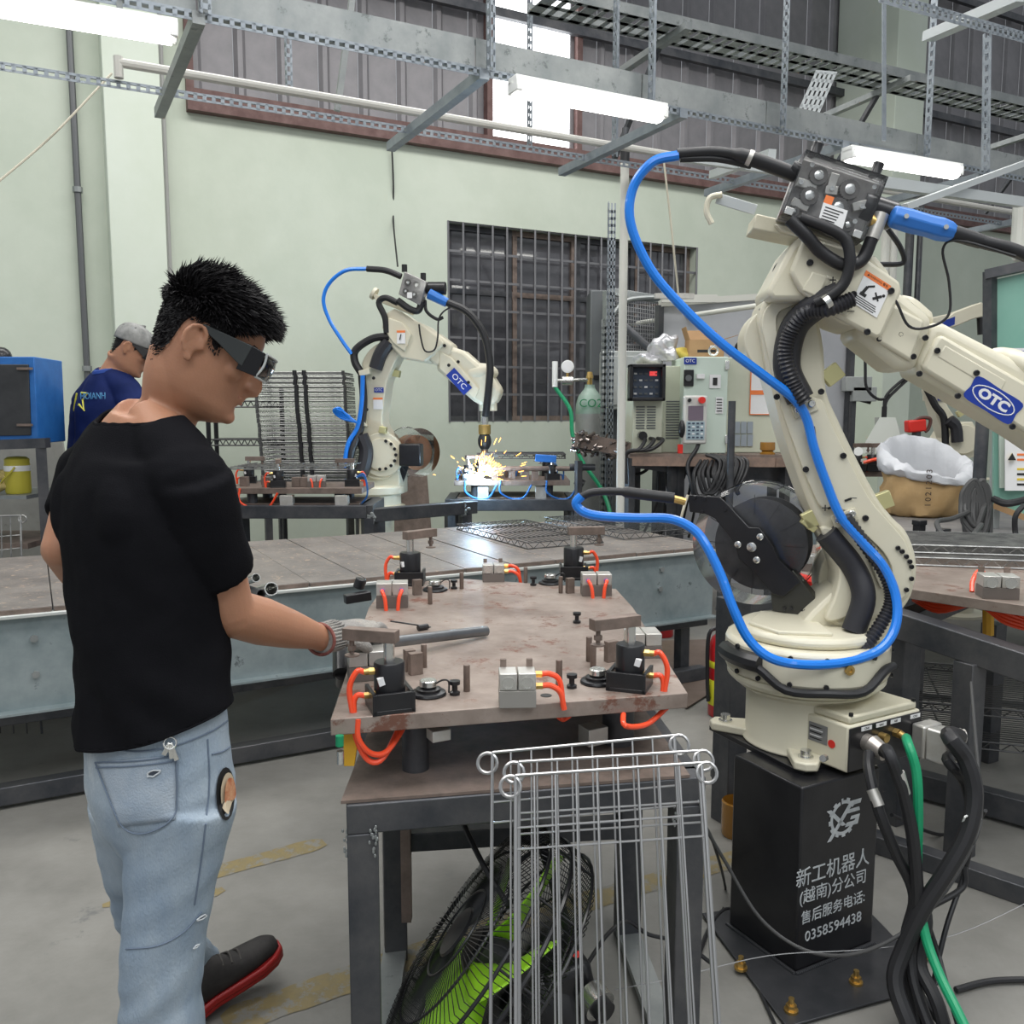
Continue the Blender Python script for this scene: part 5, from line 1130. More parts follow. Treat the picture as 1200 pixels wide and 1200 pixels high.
# hair, brows, goggles
hair_mb(fr, 9000, .036, .006).build('hair', haircol, man, smooth=0)
goggles(fr, man, mat('temple_grey', (.03, .034, .034), .4), mat('clear_rim', (.45, .47, .46), .15))
eyew = mat('eye_white', (.7, .66, .62), .3)
for sg in (1, -1):
    e = H + hf * .078 + hu * .022 + hr * (.031 * sg); eb = MB().ell(e, (.0115, .0115, .0115)).build('eye', eyew, man); MB().ell(e + hf * .0075, (.0055, .0055, .0055)).build('iris', prk, eb)
    m = MB()
    for i in range(40): a = i / 40; b = H + hf * (.104 - .02 * a) + hu * (.043 + .004 * a) + hr * ((.014 + .034 * a) * sg); m.cyl(b, b + (hr * sg * .008 + hu * random.uniform(-.001, .003) + hf * .001), .0009, .0003, n=4)
    m.build('eyebrow', haircol, man)
lipm = mat('lips', (.40, .17, .13), .45)
for z, w in ((-.0475, .019), (-.0555, .016)): MB().tube([H + hf * (.109 - abs(t) * .010) + hu * (z + abs(t) * .001) + hr * (w * t) for t in (-1, -.5, 0, .5, 1)], .0036, 8, 4).build('lip', lipm, man)
# knitted glove on the right hand
m = MB(); K = P(424, 736, 1.99); hd = (K - RW).normalized(); hsd = V((hd.y, -hd.x, 0)).normalized(); hup = hsd.cross(hd) if hsd.cross(hd).z > 0 else -hsd.cross(hd)
loft(m, [(RW - hd * .012, .036, .032), (RW + hd * .03, .034, .030), (RW + hd * .05, .040, .028), (RW + hd * .085, .047, .026), (K, .046, .022)], ref=hsd, n=22)
for i in range(4):
    w = .034 - .0225 * i; Lf = (.9, 1., .95, .8)[i]; b = K + hsd * w - hd * .006
    m.tube([b, b + (hd * .030 + hup * .004) * Lf, b + (hd * .052 - hup * .012) * Lf, b + (hd * .058 - hup * .034) * Lf - hsd * .0, b + (hd * .048 - hup * .050) * Lf], .0118, 12, 4, rf=lambda t, i_: 1.05 - .2 * t)
m.tube([RW + hd * .045 + hsd * .03 - hup * .006, RW + hd * .075 + hsd * .052 - hup * .022, RW + hd * .10 + hsd * .046 - hup * .038, RW + hd * .125 + hsd * .03 - hup * .046], .0135, 12, 4, rf=lambda t, i_: 1.05 - .22 * t)
gl = place(fuse(m, .0032, 2), 'glove', wool, man)
red_ = mat('maroon_cuff', (.18, .05, .04), .8, c2=(.3, .12, .1), ns=60)
m = MB(); c_ = RW - hd * .012; m.tube([c_ + hsd * (.037 * cos(t * pi / 8)) + hup * (.033 * sin(t * pi / 8)) for t in range(16)], .0035, 8, 2, closed=True); m.build('glove_cuff', red_, gl)
for t in range(28):
    a = 2 * pi * t / 28; v_ = hsd * cos(a) * .036 + hup * sin(a) * .032; MB().tube([RW - hd * .008 + v_, RW + hd * .018 + v_ * 1.0, RW + hd * .042 + v_ * 1.02], .0022, 5, 2).build('cuff_rib', wool, gl)
# pipe in the hand
pa, pb = P(420, 757, 2.02), G(570, 741, PZ + .012) + UP * .004
steelp = mat('dark_tube', (.16, .17, .18), .3, .8, c2=(.22, .23, .24), ns=8)
one(MB().lathe([(.0122, 0), (.0135, .001), (.0135, (pb - pa).length - .001), (.0122, (pb - pa).length), (.0118, (pb - pa).length - .03)], pa, pb - pa, n=24), 'steel_pipe', steelp, 'short dark steel pipe held in the grey glove over the rusty plate', 'pipe')
p = G(497, 735, PZ + .002); q = thing('thin_rod', 'thin rod with a small black nut lying behind the held pipe', 'rod', p); MB().cyl(P(458, 728, 2.25) , G(492, 733, PZ + .012), .0022, n=6).build('rod', mill, q); MB().cyl(G(490, 736, PZ + .008), G(501, 734, PZ + .008), .008, n=8).build('nut', blk, q)
# ---------------- the man in the cap behind ----------------
m2 = thing('person', 'person in a grey cap and navy polo shirt bending behind the long bench', 'person', (-2.2, 5.05, 0))
B2 = V((cos(radians(48)), sin(radians(48)), 0)); R2 = V((sin(radians(48)), -cos(radians(48)), 0)); Y2 = 5.0
fr2 = frame_head((149, 408), 4.9, 16, 33, 1.12); H2, f2, u2, r2_, s2 = fr2
NB2 = P(128, 440, Y2); RJ2 = P(160, 478, Y2 - .12); LJ2 = P(100, 476, Y2 + .13); RE2 = P(158, 555, Y2 - .1); RW2 = P(185, 580, Y2 + .1); LE2 = P(92, 550, Y2 + .1); LW2 = P(130, 585, Y2 + .25)
def torso2(m, g=0.):
    loft(m, [(P(122, 640, Y2), .16 + g, .12 + g), (P(121, 580, Y2), .165 + g, .125 + g), (P(122, 520, Y2), .175 + g, .125 + g), (P(124, 480, Y2), .18 + g, .12 + g), (P(126, 456, Y2), .13 + g, .09 + g), (P(130, 438, Y2), .075 + g * .4, .07 + g * .4)], ref=R2, n=28, p=2.3)
    for a, b, e in ((RJ2, 1, RE2), (LJ2, -1, LE2)):
        t_ = NB2 + UP * .01 + R2 * .04 * b; loft(m, [(t_, .06, .05), (t_.lerp(a, .6) + UP * .01, .06 + g, .06 + g), (a, .066 + g, .066 + g)], ref=B2, n=16); loft(m, [(a, .064 + g, .064 + g), (a.lerp(e, .5), .056 + g, .056 + g), (e, .047 + g, .047 + g)], ref=B2, n=16)
m = MB(); torso2(m); head_mb(m, fr2)
loft(m, [(NB2 - UP * .03, .075, .075), (NB2.lerp(H2, .5), .062, .066), (H2 - u2 * .04 - f2 * .03, .058, .066)], ref=R2, n=20)
for e, w in ((RE2, RW2), (LE2, LW2)): loft(m, [(e, .048, .048), (e.lerp(w, .4), .047, .045), (w, .03, .024), (w + (w - e).normalized() * .09, .042, .018), (w + (w - e).normalized() * .17, .03, .012)], ref=UP, n=16)
place(fuse(m, .007, 4), 'body', skin, m2)
m = MB(); torso2(m, .014); sh2 = fuse(m, .009, 4)
cutif(sh2, lambda p: (p - NB2).dot((UP * .9 - B2 * .25)) > .045 or p.z < P(122, 640, Y2).z + .0)
wrinkle(sh2, lambda p: noise.noise(V((p.x * 6, p.y * 6, p.z * 15))) * .008); B2v = bvh(sh2); polo = place(sh2, 'polo_shirt', navy, m2, solid=.004)
m = MB(); cpt = [NB2 + UP * .025 + (R2 * cos(t * pi / 8) + B2 * sin(t * pi / 8)) * .078 + B2 * .012 + UP * (.004 + .02 * sin(t * pi / 8)) for t in range(16)]
m.tube(cpt, .019, 8, 2, closed=True); m.build('collar', mat('blue_collar', (.02, .06, .28), .8), m2)
st_ = []
for i in range(11):
    a = radians(90 + 36 * i); rr = 13 if i % 2 == 0 else 5.5; st_.append((94 + rr * .8 * cos(a), 467 - rr * 1.35 * sin(a)))
q = [onsurf(B2v, x, y, .006) for x, y in st_]; q = [a for a in q if a]
if len(q) > 6: MB().tube(q, .006, 6, 1).build('star_print', mat('print_yellow', (.7, .65, .08), .6), polo)
q = [onsurf(B2v, x, 465, .008) for x in (104, 114)]
if all(q): text('HOIANH', .05, (q[0] + q[1]) / 2 + (CAM - q[0]).normalized() * .02 - UP * .0 + (q[1] - q[0]) * .1, q[1] - q[0], UP, mat('print_blue', (.12, .35, .6), .6), 'shirt_lettering', polo, .001)
# trousers down to the floor, shoes
m = MB(); hz2 = P(122, 640, Y2).z; c_ = P(122, 640, Y2)
loft(m, [(c_ + UP * .03, .16, .12), (c_ - UP * .08, .165, .13), (c_ - UP * .14, .12, .10)], ref=R2, n=22)
for b in (1, -1):
    h_ = c_ + R2 * (.085 * b) - UP * .08; loft(m, [(h_, .09, .09), (V((h_.x, h_.y, .48)), .07, .07), (V((h_.x, h_.y, .10)), .06, .065)], ref=R2, n=18)
place(fuse(m, .01, 3), 'trousers', mat('dark_trousers', (.03, .03, .035), .8), m2)
for b in (1, -1): shoe(V((c_.x, c_.y, 0)) + R2 * (.085 * b) - B2 * .07, B2, 0, m2)
# cap
camo_ = mat('camo_cap', (.13, .135, .13), .8, c2=(.30, .30, .29), ns=16, c3=(.06, .06, .06), n3=14, t3=.58)
g = []; 
for i in range(13):
    u = .035 + (.131 - .035) * i / 12; row = []
    for j in range(41):
        a = 2 * pi * j / 40; uu = u - .02 * cos(a) * (1 - i / 12) * -1; row.append(hpoint(fr2, min(.117, uu), a, .008 + .004 * sin(pi * i / 12)) + u2 * max(0, u - .117) * .8)
    g.append(row)
cp_ = MB().sheet(g).build('cap', camo_, m2); s_ = cp_.modifiers.new('s', 'SOLIDIFY'); s_.thickness = .003
g = [[H2 + (f2 * (.095 + .065 * t * (1 - .45 * abs(x) ** 2)) + r2_ * (.068 * x) + u2 * (.052 - .018 * t - .018 * abs(x) ** 2)) * s2 for x in [k / 6 - 1 for k in range(13)]] for t in (0, .35, .7, 1)]
b_ = MB().sheet(g).build('cap_brim', camo_, cp_); s_ = b_.modifiers.new('s', 'SOLIDIFY'); s_.thickness = .004
MB().ell(H2 + u2 * .134 * s2, (.009, .009, .006)).build('cap_button', camo_, cp_)
hm = hair_mb(fr2, 1200, .01, .008, 5); cpmesh = hm.mesh('hair', haircol, ORG[m2.name], 0)
bm = bmesh.new(); bm.from_mesh(cpmesh); bmesh.ops.delete(bm, geom=[v for v in bm.verts if (v.co + ORG[m2.name] - H2).dot(u2) > .055 * s2], context='VERTS'); bm.to_mesh(cpmesh); bm.free()
o = bpy.data.objects.new('hair', cpmesh); COL.objects.link(o); o.parent = m2
goggles(fr2, m2, prk, prk)
# ================= far robot =================
AL2 = radians(-8); q2 = PL(P(450, 500, 6.6), AL2)
r2 = thing('welding_robot', 'cream welding robot arm behind the bench, welding with a bright arc', 'robot', (P(440, 585, 6.6).x, 6.6, 0))
c = P(440, 590, 6.6); b_ = V((c.x, 6.6, 0)); zb2 = c.z
MB().lathe([(.24, 0), (.24, .02), (.13, .03), (.13, zb2 - .06), (.24, zb2 - .05), (.24, zb2 - .03)], b_, n=4, x=V((1, .5, 0))).build('stand', cream, r2, bevel=.004)
MB().lathe([(.22, 0), (.22, .02), (.19, .03), (.19, .10), (.215, .11), (.215, .16), (.19, .17)], b_ + UP * (zb2 - .03), n=40).build('base_casting', cream, r2, bevel=.004)
sl2 = lambda pts, o, th, nm, m_=cream, k=0, bv=.008: slab(q2, pts, o, th, m_, nm, r2, bv, k=k)
sl2([(418, 580), (414, 565), (420, 552), (432, 545), (452, 540), (468, 548), (468, 580)], .05, .24, 'turret')
sl2([(425, 436), (424, 425), (433, 410), (450, 400), (468, 408), (460, 430), (453, 448), (450, 470), (448, 496), (458, 512), (468, 530), (466, 550), (450, 562), (432, 560), (424, 545), (419, 515), (416, 500), (420, 470)], .08, .2, 'lower_arm', k=3)
disc(q2, (447, 533), .16, .10, .05, cream, 'shoulder_drive', r2); disc(q2, (447, 533), .12, .115, .03, cream, 'shoulder_cover', r2)
screws(q2, [(447 + 17 * cos(a * .42), 533 + 17 * sin(a * .42)) for a in range(-3, 5)], .12, .012, blk, 'cap_screw', r2)
sl2([(451, 368), (462, 361), (478, 372), (496, 380), (511, 392), (521, 402), (508, 416), (497, 425), (470, 420), (455, 402), (447, 384)], .13, .28, 'elbow_housing', bv=.015)
sl2([(455, 372), (472, 378), (482, 392), (474, 412), (460, 402), (450, 386)], .15, .03, 'housing_cover')
sl2([(494, 384), (512, 390), (531, 404), (526, 424), (512, 430), (497, 418)], .10, .2, 'wrist_casting', bv=.02)
sl2([(517, 402), (544, 411), (576, 440), (587, 457), (581, 472), (566, 477), (554, 470), (512, 434), (510, 424)], .09, .19, 'forearm', bv=.03)
sl2([(515, 412), (528, 418), (562, 456), (556, 468), (514, 432)], .105, .03, 'forearm_cover')
MB().ell(q2(563, 437, .02), (.13, .08, .07), nu=20, nv=10).build('wrist_bulge', cream, r2)
screws(q2, [(526, 428), (537, 424), (549, 448), (521, 405), (508, 394), (477, 416), (469, 376), (451, 380), (500, 412), (430, 480), (438, 443)], .12, .012, blk, 'cap_screw', r2)
u2_ = (q2(548, 462, .1) - q2(530, 442, .1)).normalized(); v2_ = q2.n.cross(u2_); v2_ = v2_ if v2_.z > 0 else -v2_
c = q2(538, 447, .108)
MB().prism([c - u2_ * .095 - v2_ * .04, c + u2_ * .095 - v2_ * .04, c + u2_ * .095 + v2_ * .04, c - u2_ * .095 + v2_ * .04], q2.n * .002).build('logo_plate', prb, r2); text('OTC', .055, c + q2.n * .0025, u2_, v2_, prt, 'logo_text', r2, .0005, wscale=1.15)
c = q2(444, 457, .085); MB().box(c, (.07, .003, .035), (q2.u, q2.n, UP)).build('logo_plate', prb, r2); text('OTC', .026, c + q2.n * .003, q2.u, UP, prt, 'logo_text', r2, .0004)
c = q2(443, 473, .085); MB().box(c, (.07, .003, .08), (q2.u, q2.n, UP)).build('warning_label', prt, r2); MB().box(c + UP * .036, (.07, .005, .014), (q2.u, q2.n, UP)).build('label_band', pro, r2)
c = q2(470, 395, .155); MB().box(c, (.06, .003, .09), (q2.u, q2.n, UP)).build('warning_label', prt, r2); MB().box(c + UP * .038, (.06, .005, .016), (q2.u, q2.n, UP)).build('label_band', pro, r2)
MB().bar(c - UP * .02 - q2.u * .01 + q2.n * .004, c + UP * .02 + q2.n * .004, .004, .012).build('pictogram', prk, r2)
for a, o in (((461, 437), -.02), ((445, 503), .1)): p = q2(*a, o); MB().bar(p, p + q2.u * .05 - UP * .01, .05, .05).build('zinc_stop', zin, r2, bevel=.004)
slab(q2, [(436, 343), (466, 356), (485, 362), (480, 368), (440, 352)], .08, .1, creamd, 'feeder_shelf', r2, .003)
MB().cyl(q2(440, 345, .04), q2(437, 343, .04), .045, n=20).build('bent_tab', cream, r2)
fb2 = tag(slab(q2, [(474, 318), (500, 330), (492, 358), (467, 345)], .18, .1, MT['feeder_casting'], 'wire_feeder', r2, .005), label='wire feed unit with black knobs')
slab(q2, [(474, 318), (500, 330), (492, 358), (467, 345)], .20, .004, clearp, 'clear_cover', fb2, .001)
for x, y, r in ((478, 331, .025), (488, 334, .026), (485, 345, .024), (475, 341, .02)): disc(q2, (x, y), r, .193, .015, gear, 'feed_gear', fb2, 14, 0); disc(q2, (x, y), r * .4, .197, .004, chrome, 'gear_hub', fb2, 10, 0)
MB().box(q2(480, 346, .202), (.035, .002, .04), (q2.u, q2.n, UP)).build('cover_label', prt, fb2)
for x, y in ((474, 313), (496, 323)): p = q2(x, y + 4, .14); MB().cyl(p - UP * .01, p + UP * .04, .02, n=12).build('tension_knob', blk, fb2)
MB().cyl(q2(500, 338, .12), q2(522, 338, .12), .045, n=20).build('feed_motor', blk, fb2); MB().cyl(q2(497, 346, .12), q2(502, 344, .12), .02, n=10).build('euro_socket', chrome, fb2)
MB().cyl(q2(503, 344, .15), q2(524, 355, .15), .04, .032, n=8).build('torch_connector', bconn, r2, bevel=.003)
def T2(pts, r, m_, nm, par=None): return MB().tube([q2(*a) for a in pts], r, 10, 6).build(nm, m_, par or r2)
T2([(523, 354, .15), (548, 366, .14), (567, 392, .13), (574, 425, .13), (573, 452, .13), (569, 488, .10)], .026, rub, 'torch_cable')
T2([(466, 355, .16), (452, 349, .16), (444, 355, .15), (451, 372, .15), (453, 390, .14)], .022, rub, 'feeder_cable')
T2([(456, 394, .12), (436, 397, .12), (417, 410, .12), (416, 424, .12), (424, 438, .12)], .028, rub, 'feeder_cable')
T2([(466, 352, .17), (480, 362, .17), (490, 364, .16), (494, 354, .15)], .024, rub, 'feed_cable')
T2([(456, 400, .10), (446, 415, .10), (440, 432, .10)], .05, MT['dark_sheath'], 'inner_bundle')
T2([(424, 440, .13), (426, 470, .13), (423, 500, .14), (413, 525, .2), (407, 550, .22)], .028, rub, 'arm_cable')
T2([(423, 510, .14), (429, 528, .14), (426, 548, .16), (419, 560, .18)], .052, MT['dark_sheath'], 'inner_bundle')
T2([(491, 380, .17), (493, 395, .17), (498, 411, .16), (509, 410, .16), (513, 395, .16), (514, 375, .15), (520, 365, .15), (532, 358, .14)], .006, rub, 'sensor_cable')
T2([(498, 352, .1), (500, 365, .12), (512, 374, .12), (519, 372, .1)], .012, rub, 'short_hose')
for x, y in ((425, 437), (420, 498)): MB().bar(q2(x - 3, y + 1, .12), q2(x + 9, y - 2, .12), .06, .04).build('hose_bracket', creamd, r2, bevel=.003)
w_ = q2(572, 470, .0)
MB().cyl(w_ + UP * .02, w_ - UP * .07, .065, n=20).build('wrist_flange', cream, r2, bevel=.005); tp_ = P(568, 553, 6.55)
w_ = V((tp_.x, tp_.y, w_.z - .07)); MB().cyl(w_, w_ - UP * .1, .028, n=14).build('torch_mount', chrome, r2); MB().cyl(w_ - UP * .1, w_ - UP * .17, .045, n=14).build('torch_block', brass, r2, bevel=.004)
MB().ell(w_ - UP * .22, (.05, .05, .07)).build('torch_boot', rub, r2); MB().cyl(w_ - UP * .26, V((tp_.x, tp_.y, P(0, 550, 6.55).z + .02)), .028, .018, n=12).build('torch_nozzle', rustb, r2)
tag(MB().tube([q2(*a) for a in ((430, 315, .16), (405, 317, .16), (386, 332, .15), (379, 352, .15), (386, 375, .14), (400, 398, .14), (412, 415, .14))], .014, 8, 6).build('blue_hose', bhose, None), 'thin blue hose arching left of the far robot', 'hose')
tag(MB().tube([q2(*a) for a in ((425, 440, .17), (424, 470, .17), (419, 500, .18), (408, 520, .22), (403, 548, .25))], .016, 8, 6).build('blue_hose', bhose, None), 'blue hose running down the far robot lower arm', 'hose')
tag(MB().tube([q2(*a) for a in ((430, 315, .16), (452, 317, .16), (470, 324, .16))], .022, 10, 6).build('hose_sheath', rub, None), 'black sheath entering the wire feeder of the far robot', 'hose')
m = MB()
for k_ in range(4): m.tube([q2(418, 495, .22), q2(400 + k_, 490 - k_ * 2, .22), q2(391 + k_, 482 - k_, .22 + .01 * k_), q2(396 + k_, 479, .23), q2(410, 488 + k_, .22)], .009, 6, 5)
one(m, 'hose_coil', bhose, 'small bundle of blue hose tied at the far robot arm', 'hose')
# its wire drum
s2_ = thing('wire_drum', 'clear round wire drum with copper coil beside the far robot', 'spool', q2(485, 530, -.15))
pc = PL(q2(483, 530, -.1), radians(38)); c = pc(484, 530)
MB().lathe([(.175, -.09), (.18, -.09), (.18, .09), (.175, .09)], c, pc.n, n=40).build('clear_drum', clearp, s2_); MB().lathe([(.182, -.095), (.188, -.09), (.182, -.085)], c, pc.n, n=40).build('drum_rim', clearp, s2_)
MB().lathe([(.13, -.06), (.13, .06)], c, pc.n, n=30).build('copper_coil', mat('copper_wire', (.45, .22, .12), .35, .8), s2_)
MB().lathe([(.15, .06), (.15, .066)], c, pc.n, n=30).build('spool_flange', clearp, s2_)
MB().box(q2(482, 533, .08), (.16, .1, .16), (q2.u, q2.n, UP)).build('drum_bracket', blk, s2_, bevel=.01)
MB().bar(q2(475, 540, .05), V((q2(462, 560, 0).x, 6.7, zb2 + .1)), .06, .04).build('drum_arm', blk, s2_)
one(MB().prism([P(462, 520, 7.25), P(497, 515, 7.3), P(507, 640, 7.1), P(462, 640, 7.05)], V((0, .02, 0))), 'steel_sheet', rustb, 'brown rusty sheet leaning on the wall behind the far robot', 'sheet')
# ================= fixture builder for the far tables =================
def far_table(name, label, px0, px1, py, py2, Y, dep, clamps, tm, items=(), ang=0):
    """plate from px0..px1 with its front edge at py, frame top at py2"""
    a = P(px0, py, Y); b = P(px1, py + (px1 - px0) * ang, Y); z = a.z; zf = P(px0, py2, Y).z; d = (b - a); d.z = 0; L = d.length; d.normalize(); e = V((-d.y, d.x, 0)); mid = (a + b) / 2; mid.z = 0
    o = thing(name, label, 'welding table', (mid.x, Y + dep / 2, 0)); a.z = b.z = z
    MB().box(mid + e * dep / 2 + UP * (z - .018), (L, dep, .036), (d, e, UP)).build('base_plate', rustb, o, bevel=.002)
    for u in (.18, .82):
        for v in (.15, .85): MB().cyl(a + d * L * u + e * dep * v - UP * .03, a + d * L * u + e * dep * v - UP * (z - zf), .032, n=14).build('support_post', mill, o)
    a.z = zf; b.z = zf
    f = [a - d * .03, b + d * .03, b + d * .03 + e * dep, a - d * .03 + e * dep]
    for i in range(4): MB().bar(f[i] - UP * .04, f[(i + 1) % 4] - UP * .04, .07, .08).build('frame_rail', mill, o, bevel=.003)
    for p in f: MB().bar(p - UP * .08, V((p.x, p.y, 0)), .06, .06).build('leg', mill, o)
    MB().box((f[0] + f[2]) / 2 + UP * .004, (L * .95, dep * .9, .006), (d, e, UP)).build('shelf_plate', rustb, o)
    P0 = lambda u, v: V((a.x, a.y, z)) + d * L * u + e * dep * v
    for u, v, an in clamps: swing_clamp(P0(u, v), radians(an), o, radians(10), 1 if u > .5 else -1, s=1.1, tm=tm)
    for it, u, v in items:
        if it == 'pin': pin(P0(u, v), o, .06, .009)
        if it == 'block': twin_block(P0(u, v), radians(8), o, (.11, .07, .07), ends=0, base=0, tubes=2, tm=tm)
        if it == 'box': MB().box(P0(u, v) + UP * .03, (.05, .05, .06)).build('locating_block', rustb, o, bevel=.002)
        if it == 'alu': MB().box(P0(u, v) - UP * .09, (.08, .06, .09)).build('junction_box', alu, o, bevel=.003)
        if it == 'tube': MB().tube([P0(u, v) - UP * .0 - e * .01, P0(u, v) - UP * .08 - e * .02, P0(u + .1, v) - UP * .13, P0(u + .2, v) - UP * .12, P0(u + .27, v) - UP * .03], .007, 8, 5).build('air_tube', tm, o)
    return o, P0
btube = mat('blue_air_tube', (.03, .15, .45), .35)
tb, TB = far_table('welding_fixture', 'far plate fixture where the welding arc burns, in front of the barred window', 532, 668, 563, 585, 6.3, .55, [(.12, .12, 30), (.85, .12, 160), (.2, .85, -10), (.82, .85, 190)], btube, [('block', .5, .85), ('box', .35, .2), ('box', .5, .3), ('box', .62, .2), ('pin', .45, .5), ('pin', .7, .6), ('alu', .25, .1), ('alu', .75, .1), ('tube', .1, 0), ('tube', .4, 0), ('tube', .8, 0), ('box', .7, .12), ('block', .08, .4)])
bl = MB().bar(TB(.70, .0) + UP * .16, TB(.88, .0) + UP * .15, .05, .05).build('blue_cylinder', bconn, tb, bevel=.004)
MB().cyl(TB(.3, .1) + UP * .08, TB(1.12, .1) + UP * .08, .018, n=12).build('cross_tube', rustb, tb); MB().cyl(TB(1.0, .1) + UP * .09, TB(1.22, .1) + UP * .09, .025, n=12).build('air_cylinder', mill, tb)
MB().cyl(TB(1.05, .05) - UP * .0, TB(1.12, .05) - UP * .03, .03, n=12).build('valve', blk, tb)
one_ = shelf_panel('wire_shelf', TB(.6, .45) + UP * .15, tuple((TB(1, 0) - TB(0, 0))[:]), (0, 1, 0), .6, .3, 'wire shelf being welded on the far fixture under the arc', nw=9, nx=2, r=.004)
# arc, sparks
arc = P(562, 557, 6.22); arcm = mat('welding_arc', (1, 1, 1), .5, emis=(.55, .8, 1), es=60)
ar = thing('welding_arc', 'blue-white welding arc with orange sparks under the far torch', 'welding arc', arc)
MB().ell(arc, (.03, .03, .022)).build('arc_core', arcm, ar); MB().ell(arc - UP * .035, (.08, .05, .010)).build('arc_pool', arcm, ar)
for i in range(9): p = arc + V((random.uniform(-.12, .1), random.uniform(-.05, .0), random.uniform(-.03, .07))); MB().ell(p, (.012, .01, .012), nu=6, nv=4).build('arc_glint', arcm, ar)
spk = mat('spark', (1, .5, .1), .5, emis=(1, .42, .07), es=7); m = MB()
for i in range(200):
    a = random.uniform(.1, 1.6) if i % 4 else random.uniform(-.2, pi); r0 = random.uniform(.03, .2) * (1 if i % 6 else 2.0); d = V((cos(a), random.uniform(-.4, .3), sin(a))).normalized(); p = arc + d * r0 * (.8) - UP * r0 * .1; m.cyl(p, p + d * random.uniform(.008, .04), .0015, n=3)
tag(m.build('sparks', spk, ar, smooth=0), kind='stuff')
l = bpy.data.lights.new('arc_light', 'POINT'); l.energy = 9; l.color = (.45, .72, 1); l.shadow_soft_size = .03; o = bpy.data.objects.new('arc_light', l); COL.objects.link(o); o.location = arc + UP * .03 - V((0, .08, 0))
l = bpy.data.materials.new('weld_smoke'); l.use_nodes = True; nt = l.node_tree; nt.nodes.remove(nt.nodes['Principled BSDF']); v = nt.nodes.new('ShaderNodeVolumePrincipled'); v.inputs['Density'].default_value = .0
tcn = nt.nodes.new('ShaderNodeTexCoord'); nz = nt.nodes.new('ShaderNodeTexNoise'); nz.inputs['Scale'].default_value = 2.5; gd = nt.nodes.new('ShaderNodeTexGradient'); gd.gradient_type = 'SPHERICAL'; mp_ = nt.nodes.new('ShaderNodeMapping'); mp_.inputs['Scale'].default_value = (2.2, 3.3, 1.25)
nt.links.new(tcn.outputs['Object'], nz.inputs[0]); nt.links.new(tcn.outputs['Object'], mp_.inputs[0]); nt.links.new(mp_.outputs[0], gd.inputs[0]); mu = nt.nodes.new('ShaderNodeMath'); mu.operation = 'MULTIPLY'; nt.links.new(nz.outputs[0], mu.inputs[0]); nt.links.new(gd.outputs[1], mu.inputs[1]); m2_ = nt.nodes.new('ShaderNodeMath'); m2_.operation = 'MULTIPLY'; m2_.inputs[1].default_value = 1.1; nt.links.new(mu.outputs[0], m2_.inputs[0]); nt.links.new(m2_.outputs[0], v.inputs['Density']); v.inputs['Color'].default_value = (.62, .8, 1, 1); nt.links.new(v.outputs[0], nt.nodes['Material Output'].inputs['Volume'])
sc_ = P(615, 500, 6.5); o = MB().ell((0, 0, 0), (.42, .28, .75), nu=20, nv=12).build('weld_smoke', l, org=V((sc_.x, sc_.y, sc_.z))); tag(o, 'faint bluish welding smoke rising right of the far arc', 'smoke', kind='stuff')
# fixture left, behind the man
tl, TL = far_table('welding_fixture', 'plate fixture at left with crossed wires on it, behind the man in black', 262, 424, 572, 592, 5.5, .5, [(.38, .12, 100), (.90, .3, 180), (.05, .8, 0)], orange, [('block', .65, .2), ('box', .28, .2), ('box', .5, .2), ('box', .56, .2), ('alu', .45, .05), ('alu', .85, .05), ('tube', .12, 0), ('pin', .5, .6), ('pin', .2, .5), ('box', .1, .3)])
for dy in (.06, .075): MB().tube([TL(.94, .25) + UP * .06, TL(1.0, .22) + UP * dy, TL(1.02, .2) - UP * .05, TL(.96, .2) - UP * .12], .006, 6, 5).build('air_tube', btube, tl)
m = MB()
for i in range(14): m.cyl(TL(.02 + i * .062, .15) + UP * .12, TL(.10 + i * .062, .9) + UP * .13, .004, n=4)
for i in range(5): m.cyl(TL(.02, .2 + i * .15) + UP * .125, TL(.86, .2 + i * .15) + UP * .125, .004, n=4)
pw_ = thing('wire_mesh', 'loose bright wire mesh panel lying on the left fixture', 'wire panel', TL(.45, .5) + UP * .12); tag(m.build('mesh_wires', wireb, pw_), kind='stuff')
MB().bar(TL(.0, .0) + UP * .118, TL(.9, .0) + UP * .118, .008, .008).build('edge_bar', wireb, pw_)
# rail joining the two far frames
o = thing('steel_rail', 'long dark square steel rail running between the two far fixtures', 'rail', P(490, 595, 5.9)); MB().bar(P(432, 604, 5.55), P(556, 594, 6.15), .07, .085).build('rail', mill, o, bevel=.004)
for x, y, Y in ((434, 607, 5.6), (545, 596, 6.1)): p = P(x, y, Y); MB().bar(p, V((p.x, p.y, 0)), .07, .07).build('leg', mill, o)
for x, y, Y in ((434, 600, 5.55), (545, 590, 6.1)):
    m = MB(); [m.ell(P(x + random.uniform(-4, 5), y + random.uniform(-2, 14), Y - .05), (.014, .01, .012), nu=6, nv=4) for _ in range(14)]; tag(m.build('weld_bead', galv, o), kind='stuff')
